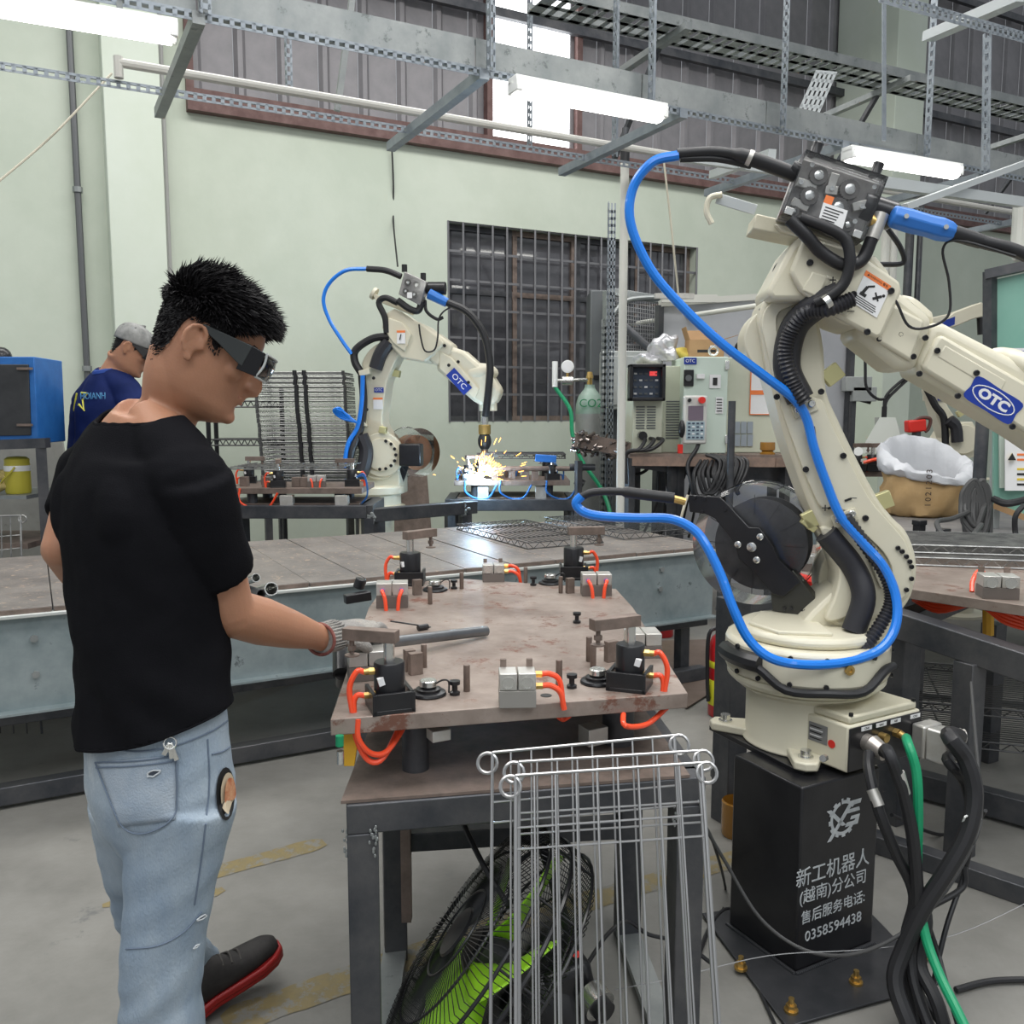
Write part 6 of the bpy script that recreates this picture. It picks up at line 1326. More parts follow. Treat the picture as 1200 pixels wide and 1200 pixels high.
# ================= stacked wire shelves =================
gz = thing('low_stand', 'low dark stand under the tall stack of wire shelves', 'stand', P(350, 590, 6.9))
A0 = P(308, 562, 6.7); zs0 = A0.z; st_w = .66
for x in (0, .62):
    for y in (0, .4): MB().bar(V((A0.x + x + .02, 6.75 + y, 0)), V((A0.x + x + .02, 6.75 + y, zs0 - .01)), .05, .05).build('leg', mill, gz)
MB().box(V((A0.x + .33, 6.95, zs0 - .03)), (.75, .55, .04)).build('top', mill, gz)
proto = thing('wire_shelf', 'wire shelf in the tall leaning stack behind the man in black', 'wire shelf', (0, 0, 0), 'stacked wire shelves')
for a, b in (((0, 0, 0), (.66, 0, 0)), ((0, .42, 0), (.66, .42, 0))): m = MB(); ladder(m, a, b, UP, .022, 26, .003); m.build('edge_truss', wireb, proto)
for a, b in (((0, 0, 0), (0, .42, 0)), ((.66, 0, 0), (.66, .42, 0))): m = MB(); ladder(m, a, b, UP, .022, 12, .003); m.build('edge_truss', wired, proto)
m = MB(); [m.cyl((0, .03 * i, .022), (.66, .03 * i, .022), .002, n=4) for i in range(1, 14)]; tag(m.build('deck_wires', wireb, proto), kind='stuff')
for x in (.30, .37): MB().cyl((x, -.008, -.004), (x, -.008, .034), .016, n=8).build('clip', blk, proto)
MB().cyl((.0, -.004, -.002), (.0, -.004, .032), .012, n=8).build('corner_sleeve', wired, proto); MB().cyl((.66, -.004, -.002), (.66, -.004, .032), .012, n=8).build('corner_sleeve', wired, proto)
N_ = 23
ORD = ['lowest', 'second', 'third', 'fourth', 'fifth', 'sixth', 'seventh', 'eighth', 'ninth', 'tenth', 'eleventh', 'twelfth']
def lev(i, n, what='wire shelf in the tall stack left of the far robot'):
    if i < 12: return '%s %s' % (ORD[i] + (' from the bottom' if i else ''), what)
    j = n - 1 - i; return '%s %s' % ('topmost' if j == 0 else ORD[j] + ' from the top', what)
ztop = P(300, 434, 6.75).z; dz = (ztop - zs0) / N_
for i in range(N_):
    o = proto if i == 0 else dup(proto); o['label'] = lev(i, N_); o.location = V((A0.x - .045 * i / N_ + random.uniform(-.004, .004), 6.72 + random.uniform(-.006, .006), zs0 + dz * i))
# black rack at its left
rk = thing('black_wire_rack', 'black wire shelving rack against the wall right of the man in the cap', 'rack', P(260, 560, 7.0))
for x, Y in ((243, 6.9), (252, 7.2), (330, 7.0)): p = P(x, 470, Y); MB().cyl(V((p.x, Y, 0)), V((p.x, Y, P(x, 455, Y).z)), .018, n=10).build('post', blk, rk)
for y in (470, 515):
    p = P(243, y, 6.9); q = P(330, y, 6.9); m = MB(); ladder(m, p, q, UP * -1, .045, 24, .006); m.build('shelf_truss', blk, rk)
    m = MB(); [m.cyl(p + V((0, .04 * i, 0)), q + V((0, .04 * i, 0)), .003, n=4) for i in range(1, 9)]; tag(m.build('shelf_wires', wired, rk), kind='stuff')
# ================= left corner =================
cbn = thing('blue_cabinet', 'blue framed cabinet with a dark door at the left edge', 'cabinet', P(20, 515, 4.6))
cp = PL(P(20, 470, 4.6), radians(8)); bp = mat('blue_paint', (.02, .13, .42), .45, c2=(.03, .17, .5), ns=10, c3=(.08, .05, .04), n3=14, t3=.66)
slab(cp, [(-60, 418), (-60, 520), (45, 520), (40, 418)], .0, .4, bp, 'body', cbn, .004)
slab(cp, [(-55, 427), (-55, 512), (36, 510), (33, 427)], .012, .02, mat('dark_panel', (.025, .027, .03), .5, c2=(.05, .052, .055), ns=5), 'door', cbn, .003)
for y in (432, 498): MB().bar(cp(20, y, .02), cp(38, y, .02), .012, .012).build('hinge', rustb, cbn)
stn = thing('cabinet_stand', 'dark steel stand with a lower shelf carrying the blue cabinet', 'stand', P(20, 700, 4.6))
zt = cp(20, 521).z
for x, Y in ((50, 4.62), (50, 5.0), (-60, 4.6)): p = P(x, 560, Y); MB().bar(V((p.x, Y, 0)), V((p.x, Y, zt)), .05, .05).build('leg', mill, stn)
MB().bar(P(-60, 523, 4.6), P(56, 519, 4.62), .06, .05).build('rail', mill, stn)
pz = P(20, 579, 4.62).z; sh_ = MB().box(V((P(0, 579, 4.8).x - .05, 4.85, pz - .015)), (.6, .5, .02)).build('shelf', galv, stn)
pz2 = P(20, 640, 4.6).z; MB().box(V((P(0, 640, 4.8).x - .05, 4.85, pz2)), (.62, .5, .03)).build('shelf', rustb, stn)
jug = thing('water_jug', 'yellow insulated jug with a white band on the shelf at left', 'jug', P(22, 577, 4.7))
jc = V((P(22, 577, 4.72).x, 4.72, pz - .004)); ym = mat('jug_yellow', (.50, .44, .05), .45)
MB().lathe([(.058, 0), (.062, .01), (.062, .15), (.06, .155)], jc, n=28).build('body', ym, jug); MB().lathe([(.0625, .118), (.0635, .12), (.0635, .145), (.0625, .147)], jc, n=28).build('band', whitep, jug); MB().lathe([(.06, .155), (.06, .18), (.045, .192), (.01, .195)], jc, n=28).build('lid', ym, jug)
MB().tube([jc + V((.02, -.062, .14)), jc + V((.01, -.075, .12)), jc + V((-.03, -.08, .08)), jc + V((-.05, -.07, .06))], .005, 8, 5).build('handle', ym, jug)
m = MB(); [m.ell(P(2 + random.uniform(-6, 8), 566 + random.uniform(-12, 8), 4.7), (.035, .03, .02), nu=10, nv=6) for _ in range(9)]
bp_ = fuse(m, .006, 3); pr = thing('work_gloves', 'crumpled pale yellow gloves beside the yellow jug', 'gloves', P(0, 575, 4.7)); place(bp_, 'cloth', mat('glove_yellow', (.5, .40, .15), .8, bump=.5, bs=60), pr)
one(MB().prism([P(38, 455, 5.6), P(64, 452, 5.8), P(84, 600, 5.7), P(84, 700, 5.6), P(-20, 700, 5.5), P(-20, 470, 5.5)], V((0, .02, 0))), 'grey_board', mat('board_grey', (.30, .30, .27), .7, c2=(.24, .24, .22), ns=6, c3=(.15, .13, .11), n3=12, t3=.63), 'stained grey board leaning behind the blue cabinet', 'board')
one(MB().ell(P(2, 419, 4.75), (.05, .05, .055)), 'dark_cap', blk, 'dark rounded cap on top of the blue cabinet', 'cap')
fr_ = wire_frame(P(-30, 606, 4.35), P(24, 604, 4.4), P(-30, 690, 4.3), P(26, 680, 4.35), 'small bare wire frame standing behind the bench at far left', nv=4, group=None, mt=wireb, hs=(.3, .5), r=.004)
wire_frame(P(-60, 815, 3.95), P(44, 800, 3.95), P(-60, 885, 3.9), P(50, 872, 3.9), 'dark wire frame under the long bench at far left', nv=6, group=None, mt=wired, hs=(.55,), r=.004)
one(MB().bar(P(51, 716, 3.0), P(51, 634, 3.0), .006, .006), 'gap_strip', prk, 'thin black strip standing in the gap at the bench edge', 'strip') if 0 else None
# chrome tube offcuts on the bench edge
for a, b, r, l_ in (((296, 697), (318, 690), .024, 'open chrome tube end poking out on the bench edge beside the man'), ((285, 682), (300, 677), .015, 'thin chrome tube lying on the pile at the bench edge'), ((288, 690), (306, 696), .016, 'dark tube offcut in the pile at the bench edge')):
    p, q = P(a[0], a[1], 3.25), P(b[0], b[1], 3.05); o = MB().lathe([(r, 0), (r, (q - p).length), (r * .85, (q - p).length), (r * .85, .01)], p, q - p, n=24); one(o, 'tube_offcut', chrome if r != .016 else mill, l_, 'tube')
# ================= control corner =================
cabm = mat('cabinet_cream', (.60, .62, .50), .5, c2=(.56, .58, .46), ns=4); cabf = mat('cabinet_front', (.60, .70, .62), .45)
greyb = mat('grey_box', (.42, .44, .43), .5, c2=(.36, .38, .37), ns=5); dg = mat('dark_grey_box', (.12, .13, .135), .5, .2)
# gas cylinder
gc = P(690, 560, 7.2); gcx = V((gc.x, 7.2, 0)); zt = P(690, 470, 7.2).z
cyl_ = thing('gas_cylinder', 'grey gas cylinder with a green shoulder, regulator and gauge below the barred window', 'gas cylinder', gcx)
cgm = mat('cylinder_grey', (.27, .28, .27), .5, .3, c2=(.33, .34, .32), ns=6, c3=(.10, .09, .08), n3=20, t3=.62)
MB().lathe([(.105, 0), (.112, .02), (.112, zt - .10)], gcx, n=32).build('body', cgm, cyl_)
MB().lathe([(.112, zt - .10), (.110, zt - .03), (.09, zt + .04), (.05, zt + .09), (.04, zt + .11), (.04, zt + .13)], gcx, n=32).build('shoulder', mat('cylinder_green', (.20, .32, .25), .5, .2, c2=(.30, .38, .33), ns=10), cyl_)
p = gcx + V((0, -.113, zt - .02)); text('CO2', .09, p + UP * .0, (1, 0, 0), UP, mat('paint_green', (.02, .2, .08), .6), 'painted_letters', cyl_, .001)
vz = gcx + UP * (zt + .13); MB().cyl(vz, vz + UP * .07, .022, n=10).cyl(vz + UP * .05, vz + UP * .10, .03, .02, n=10).build('valve', brass, cyl_)
rp = vz + V((-.16, -.05, .03)); MB().cyl(vz + UP * .04, rp + V((-.1, 0, 0)), .014, n=8).cyl(rp + V((.02, 0, 0)), rp + V((-.06, 0, 0)), .035, n=16).build('regulator', chrome, cyl_)
MB().cyl(rp + V((-.02, .02, .11)), rp + V((-.02, -.01, .11)), .05, n=24).build('gauge', whitep, cyl_); MB().cyl(rp + V((-.02, -.011, .11)), rp + V((-.02, -.014, .11)), .042, n=20).build('gauge_face', prt, cyl_); MB().cyl(rp + V((-.02, 0, .03)), rp + V((-.02, 0, .07)), .01, n=8).build('gauge_stem', brass, cyl_)
MB().cyl(rp + V((-.12, 0, -.05)), rp + V((-.12, 0, .15)), .022, n=14).build('flow_tube', whitep, cyl_)
one(MB().tube([rp + V((-.12, 0, -.05)), P(668, 480, 7.1), P(671, 510, 7.05), P(682, 540, 7.0), P(703, 570, 6.9), P(712, 590, 6.8), P(716, 605, 6.7)], .016, 8, 6), 'green_hose', green, 'green gas hose running down from the regulator across the cylinder', 'hose')
# trough of offcuts in front
tr_ = thing('scrap_trough', 'dark trough heaped with chrome offcuts in front of the gas cylinder', 'trough', P(705, 530, 6.2))
a, b = P(674, 515, 6.2), P(738, 527, 6.2)
MB().bar(a + V((0, .1, 0)), b + V((0, .1, 0)), .2, .02).build('tray', mill, tr_); MB().bar(a, b, .01, .10).build('front_lip', rustb, tr_)
for x in (678, 734): p = P(x, 540, 6.25); MB().bar(V((p.x, 6.25, 0)), p, .04, .04).build('leg', mill, tr_)
m = MB()
for i in range(150):
    p = a.lerp(b, random.random()) + V((0, random.uniform(-.02, .18), random.uniform(-.08, .05))); d = V((random.uniform(-1, 1), random.uniform(-1, 1), random.uniform(-.5, .5))).normalized(); m.cyl(p, p + d * .05, random.uniform(.006, .014), n=6)
tag(m.build('offcuts', mat('offcut_metal', (.32, .28, .26), .3, .9, c2=(.12, .10, .09), ns=30), tr_), kind='stuff')
# posts
po = thing('slotted_post', 'slotted grey post standing left of the tall pale pole', 'post', P(716, 560, 6.9))
p = P(714, 500, 6.9); slotted(V((p.x - .03, 6.9, 0)), V((p.x - .03, 6.9, P(714, 238, 6.9).z)), .06, .004, V((1, 0, 0)), 'post', po, .05, slotm)
p = P(708, 500, 6.95); slotted(V((p.x - .03, 6.95, 0)), V((p.x - .03, 6.95, P(708, 375, 6.95).z)), .06, .004, V((1, 0, 0)), 'post', po, .05, galv)
pw = mat('pale_pole', (.62, .62, .57), .5)
p = P(728, 500, 5.6); o = thing('tall_pole', 'tall pale pole taped to the overhead rail', 'pole', V((p.x, 5.6, 0))); MB().cyl(V((p.x, 5.6, 0)), V((p.x, 5.6, P(728, 183, 5.6).z)), .026, n=14).build('pole', pw, o); MB().cyl(V((p.x, 5.6, P(728, 190, 5.6).z)), V((p.x, 5.6, P(728, 173, 5.6).z)), .028, n=12).build('black_tape', rub, o); MB().cyl(V((p.x, 5.6, P(728, 176, 5.6).z)), V((p.x, 5.6, P(728, 150, 5.6).z)), .02, n=12).build('top_pin', mill, o)
# cabinets and cage behind
def boxo(name, px0, py0, px1, py1, Y, dep, m_, label, cat, bev=.01):
    a, b = P(px0, py0, Y), P(px1, py1, Y); z1_, z0_ = a.z, b.z; o = thing(name, label, cat, V(((a.x + b.x) / 2, Y + dep / 2, z0_)))
    MB().box(V(((a.x + b.x) / 2, Y + dep / 2, (z0_ + z1_) / 2)), (abs(b.x - a.x), dep, z1_ - z0_)).build('body', m_, o, bevel=bev); return o
o = boxo('tall_cabinet', 692, 340, 722, 700, 8.0, .45, dg, 'tall narrow dark grey cabinet standing against the window', 'cabinet'); p = P(700, 442, 7.99); MB().box(p, (.07, .02, .04)).build('handle', blk, o, bevel=.003)
o = boxo('wall_box', 706, 411, 766, 480, 7.42, .25, greyb, 'pale grey electrical box behind the welding power source', 'electrical box'); MB().box(P(735, 446, 7.415), (.36, .01, .40)).build('door', greyb, o, bevel=.004)
MB().tube([P(731, 482, 7.0), P(731, 500, 6.98), P(734, 518, 6.9)], .015, 8, 4).build('cable', rub, o); MB().bar(V((P(735, 480, 7.5).x, 7.5, 0)), P(735, 480, 7.5), .06, .06).build('stand', mill, o)
cg = thing('mesh_cage', 'steel mesh cage with louvred back behind the electrical box', 'cage', P(745, 560, 7.6))
a, b, c, d = P(712, 341, 7.6), P(778, 352, 7.6), P(778, 480, 7.6), P(712, 480, 7.6)
for p, q in ((a, b), (b, V((b.x, 7.6, 0))), (a, V((a.x, 7.6, 0)))): MB().bar(p, q, .06, .06).build('frame', galv, cg, bevel=.003)
m = MB()
for i in range(24): f = i / 24; p = a.lerp(b, f); q = d.lerp(c, f); m.cyl(p, q, .003, n=4)
for i in range(28): f = i / 28; m.cyl(a.lerp(d, f), b.lerp(c, f), .003, n=4)
tag(m.build('mesh', wire, cg), kind='stuff')
for i in range(12): p = a.lerp(d, (i + .5) / 12) + V((.0, .35, 0)); MB().bar(p, p + V((b.x - a.x, 0, 0)), .05, .045).build('louvre', mill, cg)
MB().tube([P(718, 370, 7.55), P(735, 352, 7.55), P(776, 348, 7.55)], .02, 8, 5).build('bent_tube', galv, cg); MB().cyl(P(727, 378, 7.5), P(765, 412, 7.45), .035, n=12).build('duct', mill, cg)
# white partition board
wp = thing('partition_board', 'bluish white partition board behind the control cabinets', 'partition', P(880, 560, 7.4)); wbm = mat('board_white', (.56, .57, .60), .55, c2=(.50, .51, .54), ns=3)
MB().prism([P(773, 358, 7.3), P(1002, 342, 7.7), V((P(1002, 342, 7.7).x, 7.7, 0)), V((P(773, 358, 7.3).x, 7.3, 0))], V((0, .03, 0))).build('board', wbm, wp)
for (x, y, Y) in ((773, 358, 7.28), (1000, 342, 7.66)): p = P(x, y, Y); MB().bar(p, V((p.x, Y, 0)), .05, .05).build('frame', mill, wp)
MB().bar(P(773, 356, 7.28), P(1002, 340, 7.66), .05, .05).build('frame', pw, wp)
MB().bar(P(775, 350, 7.2), P(840, 350, 7.3), .04, .06).build('top_rail', pw, wp)
MB().box(P(790, 347, 7.0), (.30, .04, .04)).build('top_rail', alu, wp)
# back table
bt = thing('control_table', 'rusty edged steel table carrying the control cabinets', 'table', P(850, 560, 6.3)); Yt = 6.05
a, b, c = P(738, 530, Yt), P(905, 549, Yt - .1), P(955, 549, Yt)
z = P(738, 530, Yt).z - .01; tz_ = z
MB().prism([V((a.x, Yt, z)), V((b.x, Yt - .15, z)), V((c.x + .2, Yt, z)), V((c.x + .2, Yt + .8, z)), V((a.x, Yt + .8, z))], UP * -.03).build('top', rustb, bt)
MB().bar(V((a.x, Yt - .01, z - .05)), V((b.x, Yt - .16, z - .05)), .02, .06).build('edge_angle', mat('rust_edge', (.32, .22, .17), .5, .3, c2=(.22, .16, .13), ns=20), bt); MB().bar(V((b.x, Yt - .16, z - .05)), V((c.x + .2, Yt - .01, z - .05)), .02, .06).build('edge_angle', MT['rust_edge'], bt)
for x, Y in ((738, Yt), (745, Yt + .7), (775, Yt + .7), (788, Yt), (796, Yt), (850, Yt), (905, Yt + .6), (920, Yt - .05)): p = P(x, 560, Y); MB().bar(V((p.x, Y, z - .03)), V((p.x, Y, 0)), .05, .05).build('leg', mill, bt)
MB().prism([V((a.x + .05, Yt + .05, z - .03)), V((c.x, Yt + .05, z - .03)), V((c.x, Yt + .05, z - .3)), V((b.x, Yt + .05, z - .22)), V((a.x + .05, Yt + .05, z - .1))], V((0, .01, 0))).build('skirt', mill, bt)
o = thing('upright_tube', 'dark upright tube rising in front of the table right of the hung cables', 'post', P(858, 570, 5.8)); p = P(858, 470, 5.8); MB().cyl(V((p.x, 5.8, 0)), p, .024, n=14).build('tube', mill, o)
# welding power source
ps = thing('welding_power_source', 'cream welding power source with a black framed panel', 'power source', V((P(770, 525, 6.2).x, 6.4, tz_)))
z0_ = tz_; X0, X1 = P(740, 500, 6.15).x, P(775, 500, 6.15).x; zt_ = P(770, 428, 6.15).z
MB().box(V(((X0 + X1) / 2 + .01, 6.45, (z0_ + zt_) / 2)), (X1 - X0, .58, zt_ - z0_)).build('body', cabm, ps, bevel=.006)
X2 = P(800, 500, 6.3).x; MB().box(V(((X1 + X2) / 2, 6.5, (z0_ + zt_) / 2 + .0)), (X2 - X1, .5, zt_ - z0_)).build('side_panel', cabm, ps, bevel=.004)
for i in range(15): MB().box(V(((X1 + X2) / 2 + .02, 6.247, z0_ + .1 + i * .018)), (.12, .006, .008)).build('louvre', dg, ps)
for i in range(9):
    for k_ in (0, 1): MB().box(V((X0 + .06 + .075 * k_, 6.157, z0_ + .17 + i * .018)), (.06, .006, .008)).build('louvre', dg, ps)
fz = (P(0, 470, 6.1).z, P(0, 427, 6.1).z)
m = MB(); xa, xb = P(737, 450, 6.08).x, P(779, 450, 6.08).x
for c_, s_ in (((xa + .012, (fz[0] + fz[1]) / 2), (.024, fz[1] - fz[0])), ((xb - .012, (fz[0] + fz[1]) / 2), (.024, fz[1] - fz[0])), (((xa + xb) / 2, fz[1] - .012), (xb - xa, .024)), (((xa + xb) / 2, fz[0] + .012), (xb - xa, .024))): m.box(V((c_[0], 6.10, c_[1])), (s_[0], .12, s_[1]))
m.build('panel_frame', blk, ps, bevel=.006); MB().box(V(((xa + xb) / 2, 6.14, (fz[0] + fz[1]) / 2)), (xb - xa - .04, .01, fz[1] - fz[0] - .04)).build('control_panel', mat('panel_blue', (.05, .07, .11), .4), ps)
for i in range(5):
    for j in range(4): MB().box(V((xa + .05 + i * .036, 6.13, fz[0] + .05 + j * .045)), (.02, .006, .012)).build('button', prt if (i + j) % 3 == 0 else (redp if (i == 3 and j == 3) else dg), ps)
MB().box(V((xb - .07, 6.13, fz[1] - .06)), (.05, .006, .03)).build('display', mat('display_red', (.5, .04, .04), .4, emis=(1, .1, .1), es=.6), ps)
for i in range(3): MB().tube([V((X0 + .08 + i * .05, 6.15, z0_ + .10)), V((X0 + .08 + i * .06, 6.05, z0_ + .09)), V((X0 + .03 + i * .04, 6.0, z0_ + .03)), V((X0 - .05, 6.02, z0_ + .0)), V((X0 - .05, 6.0, z0_ - .2))], .013, 8, 5).build('power_cable', rub, ps)
MB().cyl(V((X0 + .07, 6.15, z0_ + .12)), V((X0 + .07, 6.08, z0_ + .12)), .03, n=14).build('socket', blk, ps)
# robot controller
rc = thing('robot_controller', 'pale green and cream robot control cabinet with a lifting eye', 'control cabinet', V((P(850, 525, 6.2).x, 6.3, tz_)))
Xa, Xb = P(801, 480, 6.1).x, P(852, 480, 6.1).x; zt_ = P(820, 418, 6.1).z
MB().box(V(((Xa + Xb) / 2, 6.35, (tz_ + zt_) / 2)), (Xb - Xa, .5, zt_ - tz_)).build('front_door', cabf, rc, bevel=.006)
Xc = P(957, 480, 6.2).x; MB().box(V(((Xb + Xc) / 2, 6.4, (tz_ + zt_) / 2)), (Xc - Xb, .4, zt_ - tz_)).build('cabinet_side', cabm, rc, bevel=.006)
MB().box(P(809, 423, 6.095), (.085, .004, .045)).build('logo_plate', prb, rc); text('OTC', .03, P(809, 423, 6.09), (1, 0, 0), UP, prt, 'logo_text', rc, .001)
MB().box(P(807, 443, 6.09), (.066, .02, .11)).build('main_switch', blk, rc, bevel=.004); MB().cyl(P(807, 443, 6.08), P(807, 443, 6.06), .022, n=12).build('switch_knob', dg, rc)
MB().box(P(838, 447, 6.094), (.075, .004, .09)).build('notice_label', prt, rc); MB().box(P(838, 447, 6.09), (.03, .004, .05)).build('notice_print', prk, rc)
MB().box(P(843, 475, 6.094), (.05, .004, .11)).build('notice_label', prt, rc)
for i in range(5): MB().box(P(843, 468 + i * 3.4, 6.09), (.036, .003, .006)).build('notice_print', prk, rc)
for y in (428, 515): MB().box(P(852, y, 6.09), (.03, .02, .06)).build('hinge', chrome, rc, bevel=.003)
MB().box(P(821, 441, 6.08), (.05, .03, .03)).build('hook', prt, rc)
m = MB(); ring(m, P(836, 411, 6.3), (0, 1, 0), .03, .009); m.build('lifting_eye', chrome, rc)
b_ = P(893, 460, 6.19); MB().box(b_, (.16, .004, .30)).build('warning_sheet', prt, rc); MB().box(b_ + V((0, -.003, .0)), (.16, .004, .03)).build('sheet_band', pro, rc)
for z_ in (-.149, .149): MB().box(b_ + V((0, -.002, z_)), (.165, .004, .006)).build('sheet_border', pro, rc)
for x_ in (-.08, .08): MB().box(b_ + V((x_, -.002, 0)), (.006, .004, .30)).build('sheet_border', pro, rc)
for i in range(3):
    for j in range(2): MB().box(P(864 + i * 7.5, 501 + j * 15, 6.19), (.038, .006, .08)).build('vent_grid', dg if 0 else mat('vent_grey', (.3, .34, .38), .5) if 'vent_grey' not in MT else MT['vent_grey'], rc)
# teach pendant
tp = thing('teach_pendant', 'grey teach pendant with a red stop button hanging on the control cabinet', 'teach pendant', P(815, 523, 5.98))
pm = mat('pendant_grey', (.60, .60, .57), .45); c = P(814, 492, 6.0)
MB().box(c, (.155, .06, .32)).build('housing', pm, tp, bevel=.012); MB().box(c + V((-.0, -.033, .045)), (.10, .006, .095)).build('screen', mat('pendant_screen', (.18, .14, .18), .15), tp); MB().box(c + V((0, -.032, -.07)), (.12, .005, .12)).build('keypad', mat('keypad_blue', (.35, .45, .50), .5), tp)
for i in range(4):
    for j in range(5): MB().box(c + V((-.042 + i * .028, -.036, -.115 + j * .023)), (.016, .005, .01)).build('key', prt if (i * j) % 2 else MT['panel_blue'], tp)
MB().cyl(c + V((.035, -.03, .13)), c + V((.035, -.065, .13)), .022, n=18).build('stop_button', redp, tp); MB().cyl(c + V((-.045, -.03, .13)), c + V((-.045, -.05, .13)), .012, n=12).build('key_switch', blk, tp)
MB().ell(c + V((-.085, -.01, -.06)), (.025, .03, .06)).build('grip_strap', blk, tp)
MB().tube([c + V((.03, 0, -.16)), c + V((.01, -.02, -.2)), P(806, 545, 5.95), P(811, 570, 5.9), P(815, 598, 5.9)], .014, 8, 5).build('cable', rub, tp)
# things on top
bx = thing('cardboard_box', 'open cardboard box on top of the control cabinet', 'box', P(828, 415, 6.35)); kb = mat('cardboard', (.42, .26, .13), .75, c2=(.36, .22, .11), ns=9); zz = zt_ + .003
x0_, x1_ = P(808, 405, 6.4).x, P(848, 405, 6.4).x; h_ = P(0, 398, 6.4).z - zz
m = MB(); m.box(V(((x0_ + x1_) / 2, 6.40, zz + h_ / 2)), (x1_ - x0_, .006, h_)).box(V(((x0_ + x1_) / 2, 6.56, zz + h_ / 2)), (x1_ - x0_, .006, h_)).box(V((x0_, 6.48, zz + h_ / 2)), (.006, .16, h_)).box(V((x1_, 6.48, zz + h_ / 2)), (.006, .16, h_)).box(V(((x0_ + x1_) / 2, 6.48, zz + .003)), (x1_ - x0_, .16, .006)); m.build('box_walls', kb, bx)
MB().prism([V((x0_, 6.40, zz + h_)), V((x0_, 6.56, zz + h_)), V((x0_ - .03, 6.56, zz + h_ + .09)), V((x0_ - .03, 6.40, zz + h_ + .09))], V((.004, 0, 0))).build('flap', kb, bx)
MB().prism([V((x1_, 6.40, zz + h_)), V((x1_, 6.56, zz + h_)), V((x1_ + .10, 6.57, zz + h_ + .03)), V((x1_ + .10, 6.40, zz + h_ + .03))], V((0, 0, .004))).build('flap', kb, bx)
MB().prism([V((x0_, 6.56, zz + h_)), V((x1_, 6.56, zz + h_)), V((x1_ - .01, 6.60, zz + h_ + .08)), V((x0_ + .01, 6.60, zz + h_ + .08))], V((0, .004, 0))).build('flap', kb, bx)
text('CARTON', .035, V(((x0_ + x1_) / 2 + .02, 6.396, zz + h_ * .4)), (1, 0, 0), UP, prk, 'printed_letters', bx, .0005) if 0 else MB().box(V(((x0_ + x1_) / 2, 6.396, zz + h_ * .4)), (.13, .001, .02)).build('printed_band', prk, bx)
def crumple(c, r, m_, name, label, cat, amp=.03, fr_q=14, n=22):
    m = MB().ell((0, 0, 0), r, nu=n * 2, nv=n); m.v = [v * (1 + noise.noise(v * fr_q) * amp * 12) + V((0, 0, 0)) for v in m.v]; m.v = [V((v.x, v.y, max(v.z, -r[2] * .6))) + V(c) for v in m.v]; return one(m, name, m_, label, cat, smooth=20)
psz = P(770, 428, 6.15).z
crumple(P(781, 412, 6.5), (.11, .08, .11), mat('silver_bag', (.5, .5, .52), .25, .4), 'plastic_bag', 'crumpled silver plastic bag on the welding power source', 'bag', .05)
crumple(P(762, 421, 6.5), (.10, .08, .05), MT['silver_bag'], 'plastic_bag', 'flat clear plastic bag at the left edge of the power source top', 'bag', .05)
crumple(P(803, 416, 6.5), (.10, .08, .055), mat('yellow_cloth', (.52, .42, .08), .7), 'yellow_cloth', 'yellow cloth bundle between the bag and the cardboard box', 'cloth', .04)
m = MB()
for k_ in range(5): m.tube([P(874 + 12 * cos(t * pi / 5) + k_, 408 + 9 * sin(t * pi / 5) - k_, 6.4 + .02 * k_) for t in range(10)], .008, 6, 4, closed=True)
one(m, 'cable_coil', rub, 'small black cable coil on top of the control cabinet', 'cable')
one(MB().lathe([(.045, 0), (.05, .01), (.05, .06), (.035, .07), (.05, .08), (.05, .12), (.048, .13)], P(899, 541, 5.98), n=20), 'amber_jar', mat('amber', (.30, .14, .02), .2, coat=.5), 'amber jar standing on the table edge in front of the control cabinet', 'jar')
one(MB().box(P(797, 526, 6.02), (.03, .04, .06)), 'red_switch', redp, 'small red and white switch box under the pendant', 'switch')
# hanging cable loops under the table
cl = thing('cable_loops', 'black cable loops hanging over the control table edge', 'cable', P(840, 560, 5.9))
for i in range(9):
    x = 828 + i * 4 + random.uniform(-2, 2); MB().tube([P(x - 6, 540, 5.95), P(x - 14 + i, 556, 5.84), P(x - 10 + i * 2, 578 + random.uniform(-8, 8), 5.82), P(x + 4, 575, 5.82), P(x + 14, 556, 5.83), P(x + 16, 540, 5.9), P(x, 533, 5.98)], .012, 8, 5).build('cable_loop', rub, cl)
for i in range(7):
    x = 768 + i * 11; MB().tube([P(x, 535, 6.2), P(x + random.uniform(-14, 4), 560, 6.2), P(x - 10 + random.uniform(-14, 14), 590, 6.25), P(x - 16, 630, 6.3)], .009, 6, 5).build('cable_drop', rub, cl)
one(MB().tube([P(728, 540, 6.6), P(742, 555, 6.6), P(756, 552, 6.6), P(768, 538, 6.6)], .012, 8, 6), 'cable_drop', rub, 'black cable sagging under the table beside the trough', 'cable')
# ================= right side =================
wallright = None
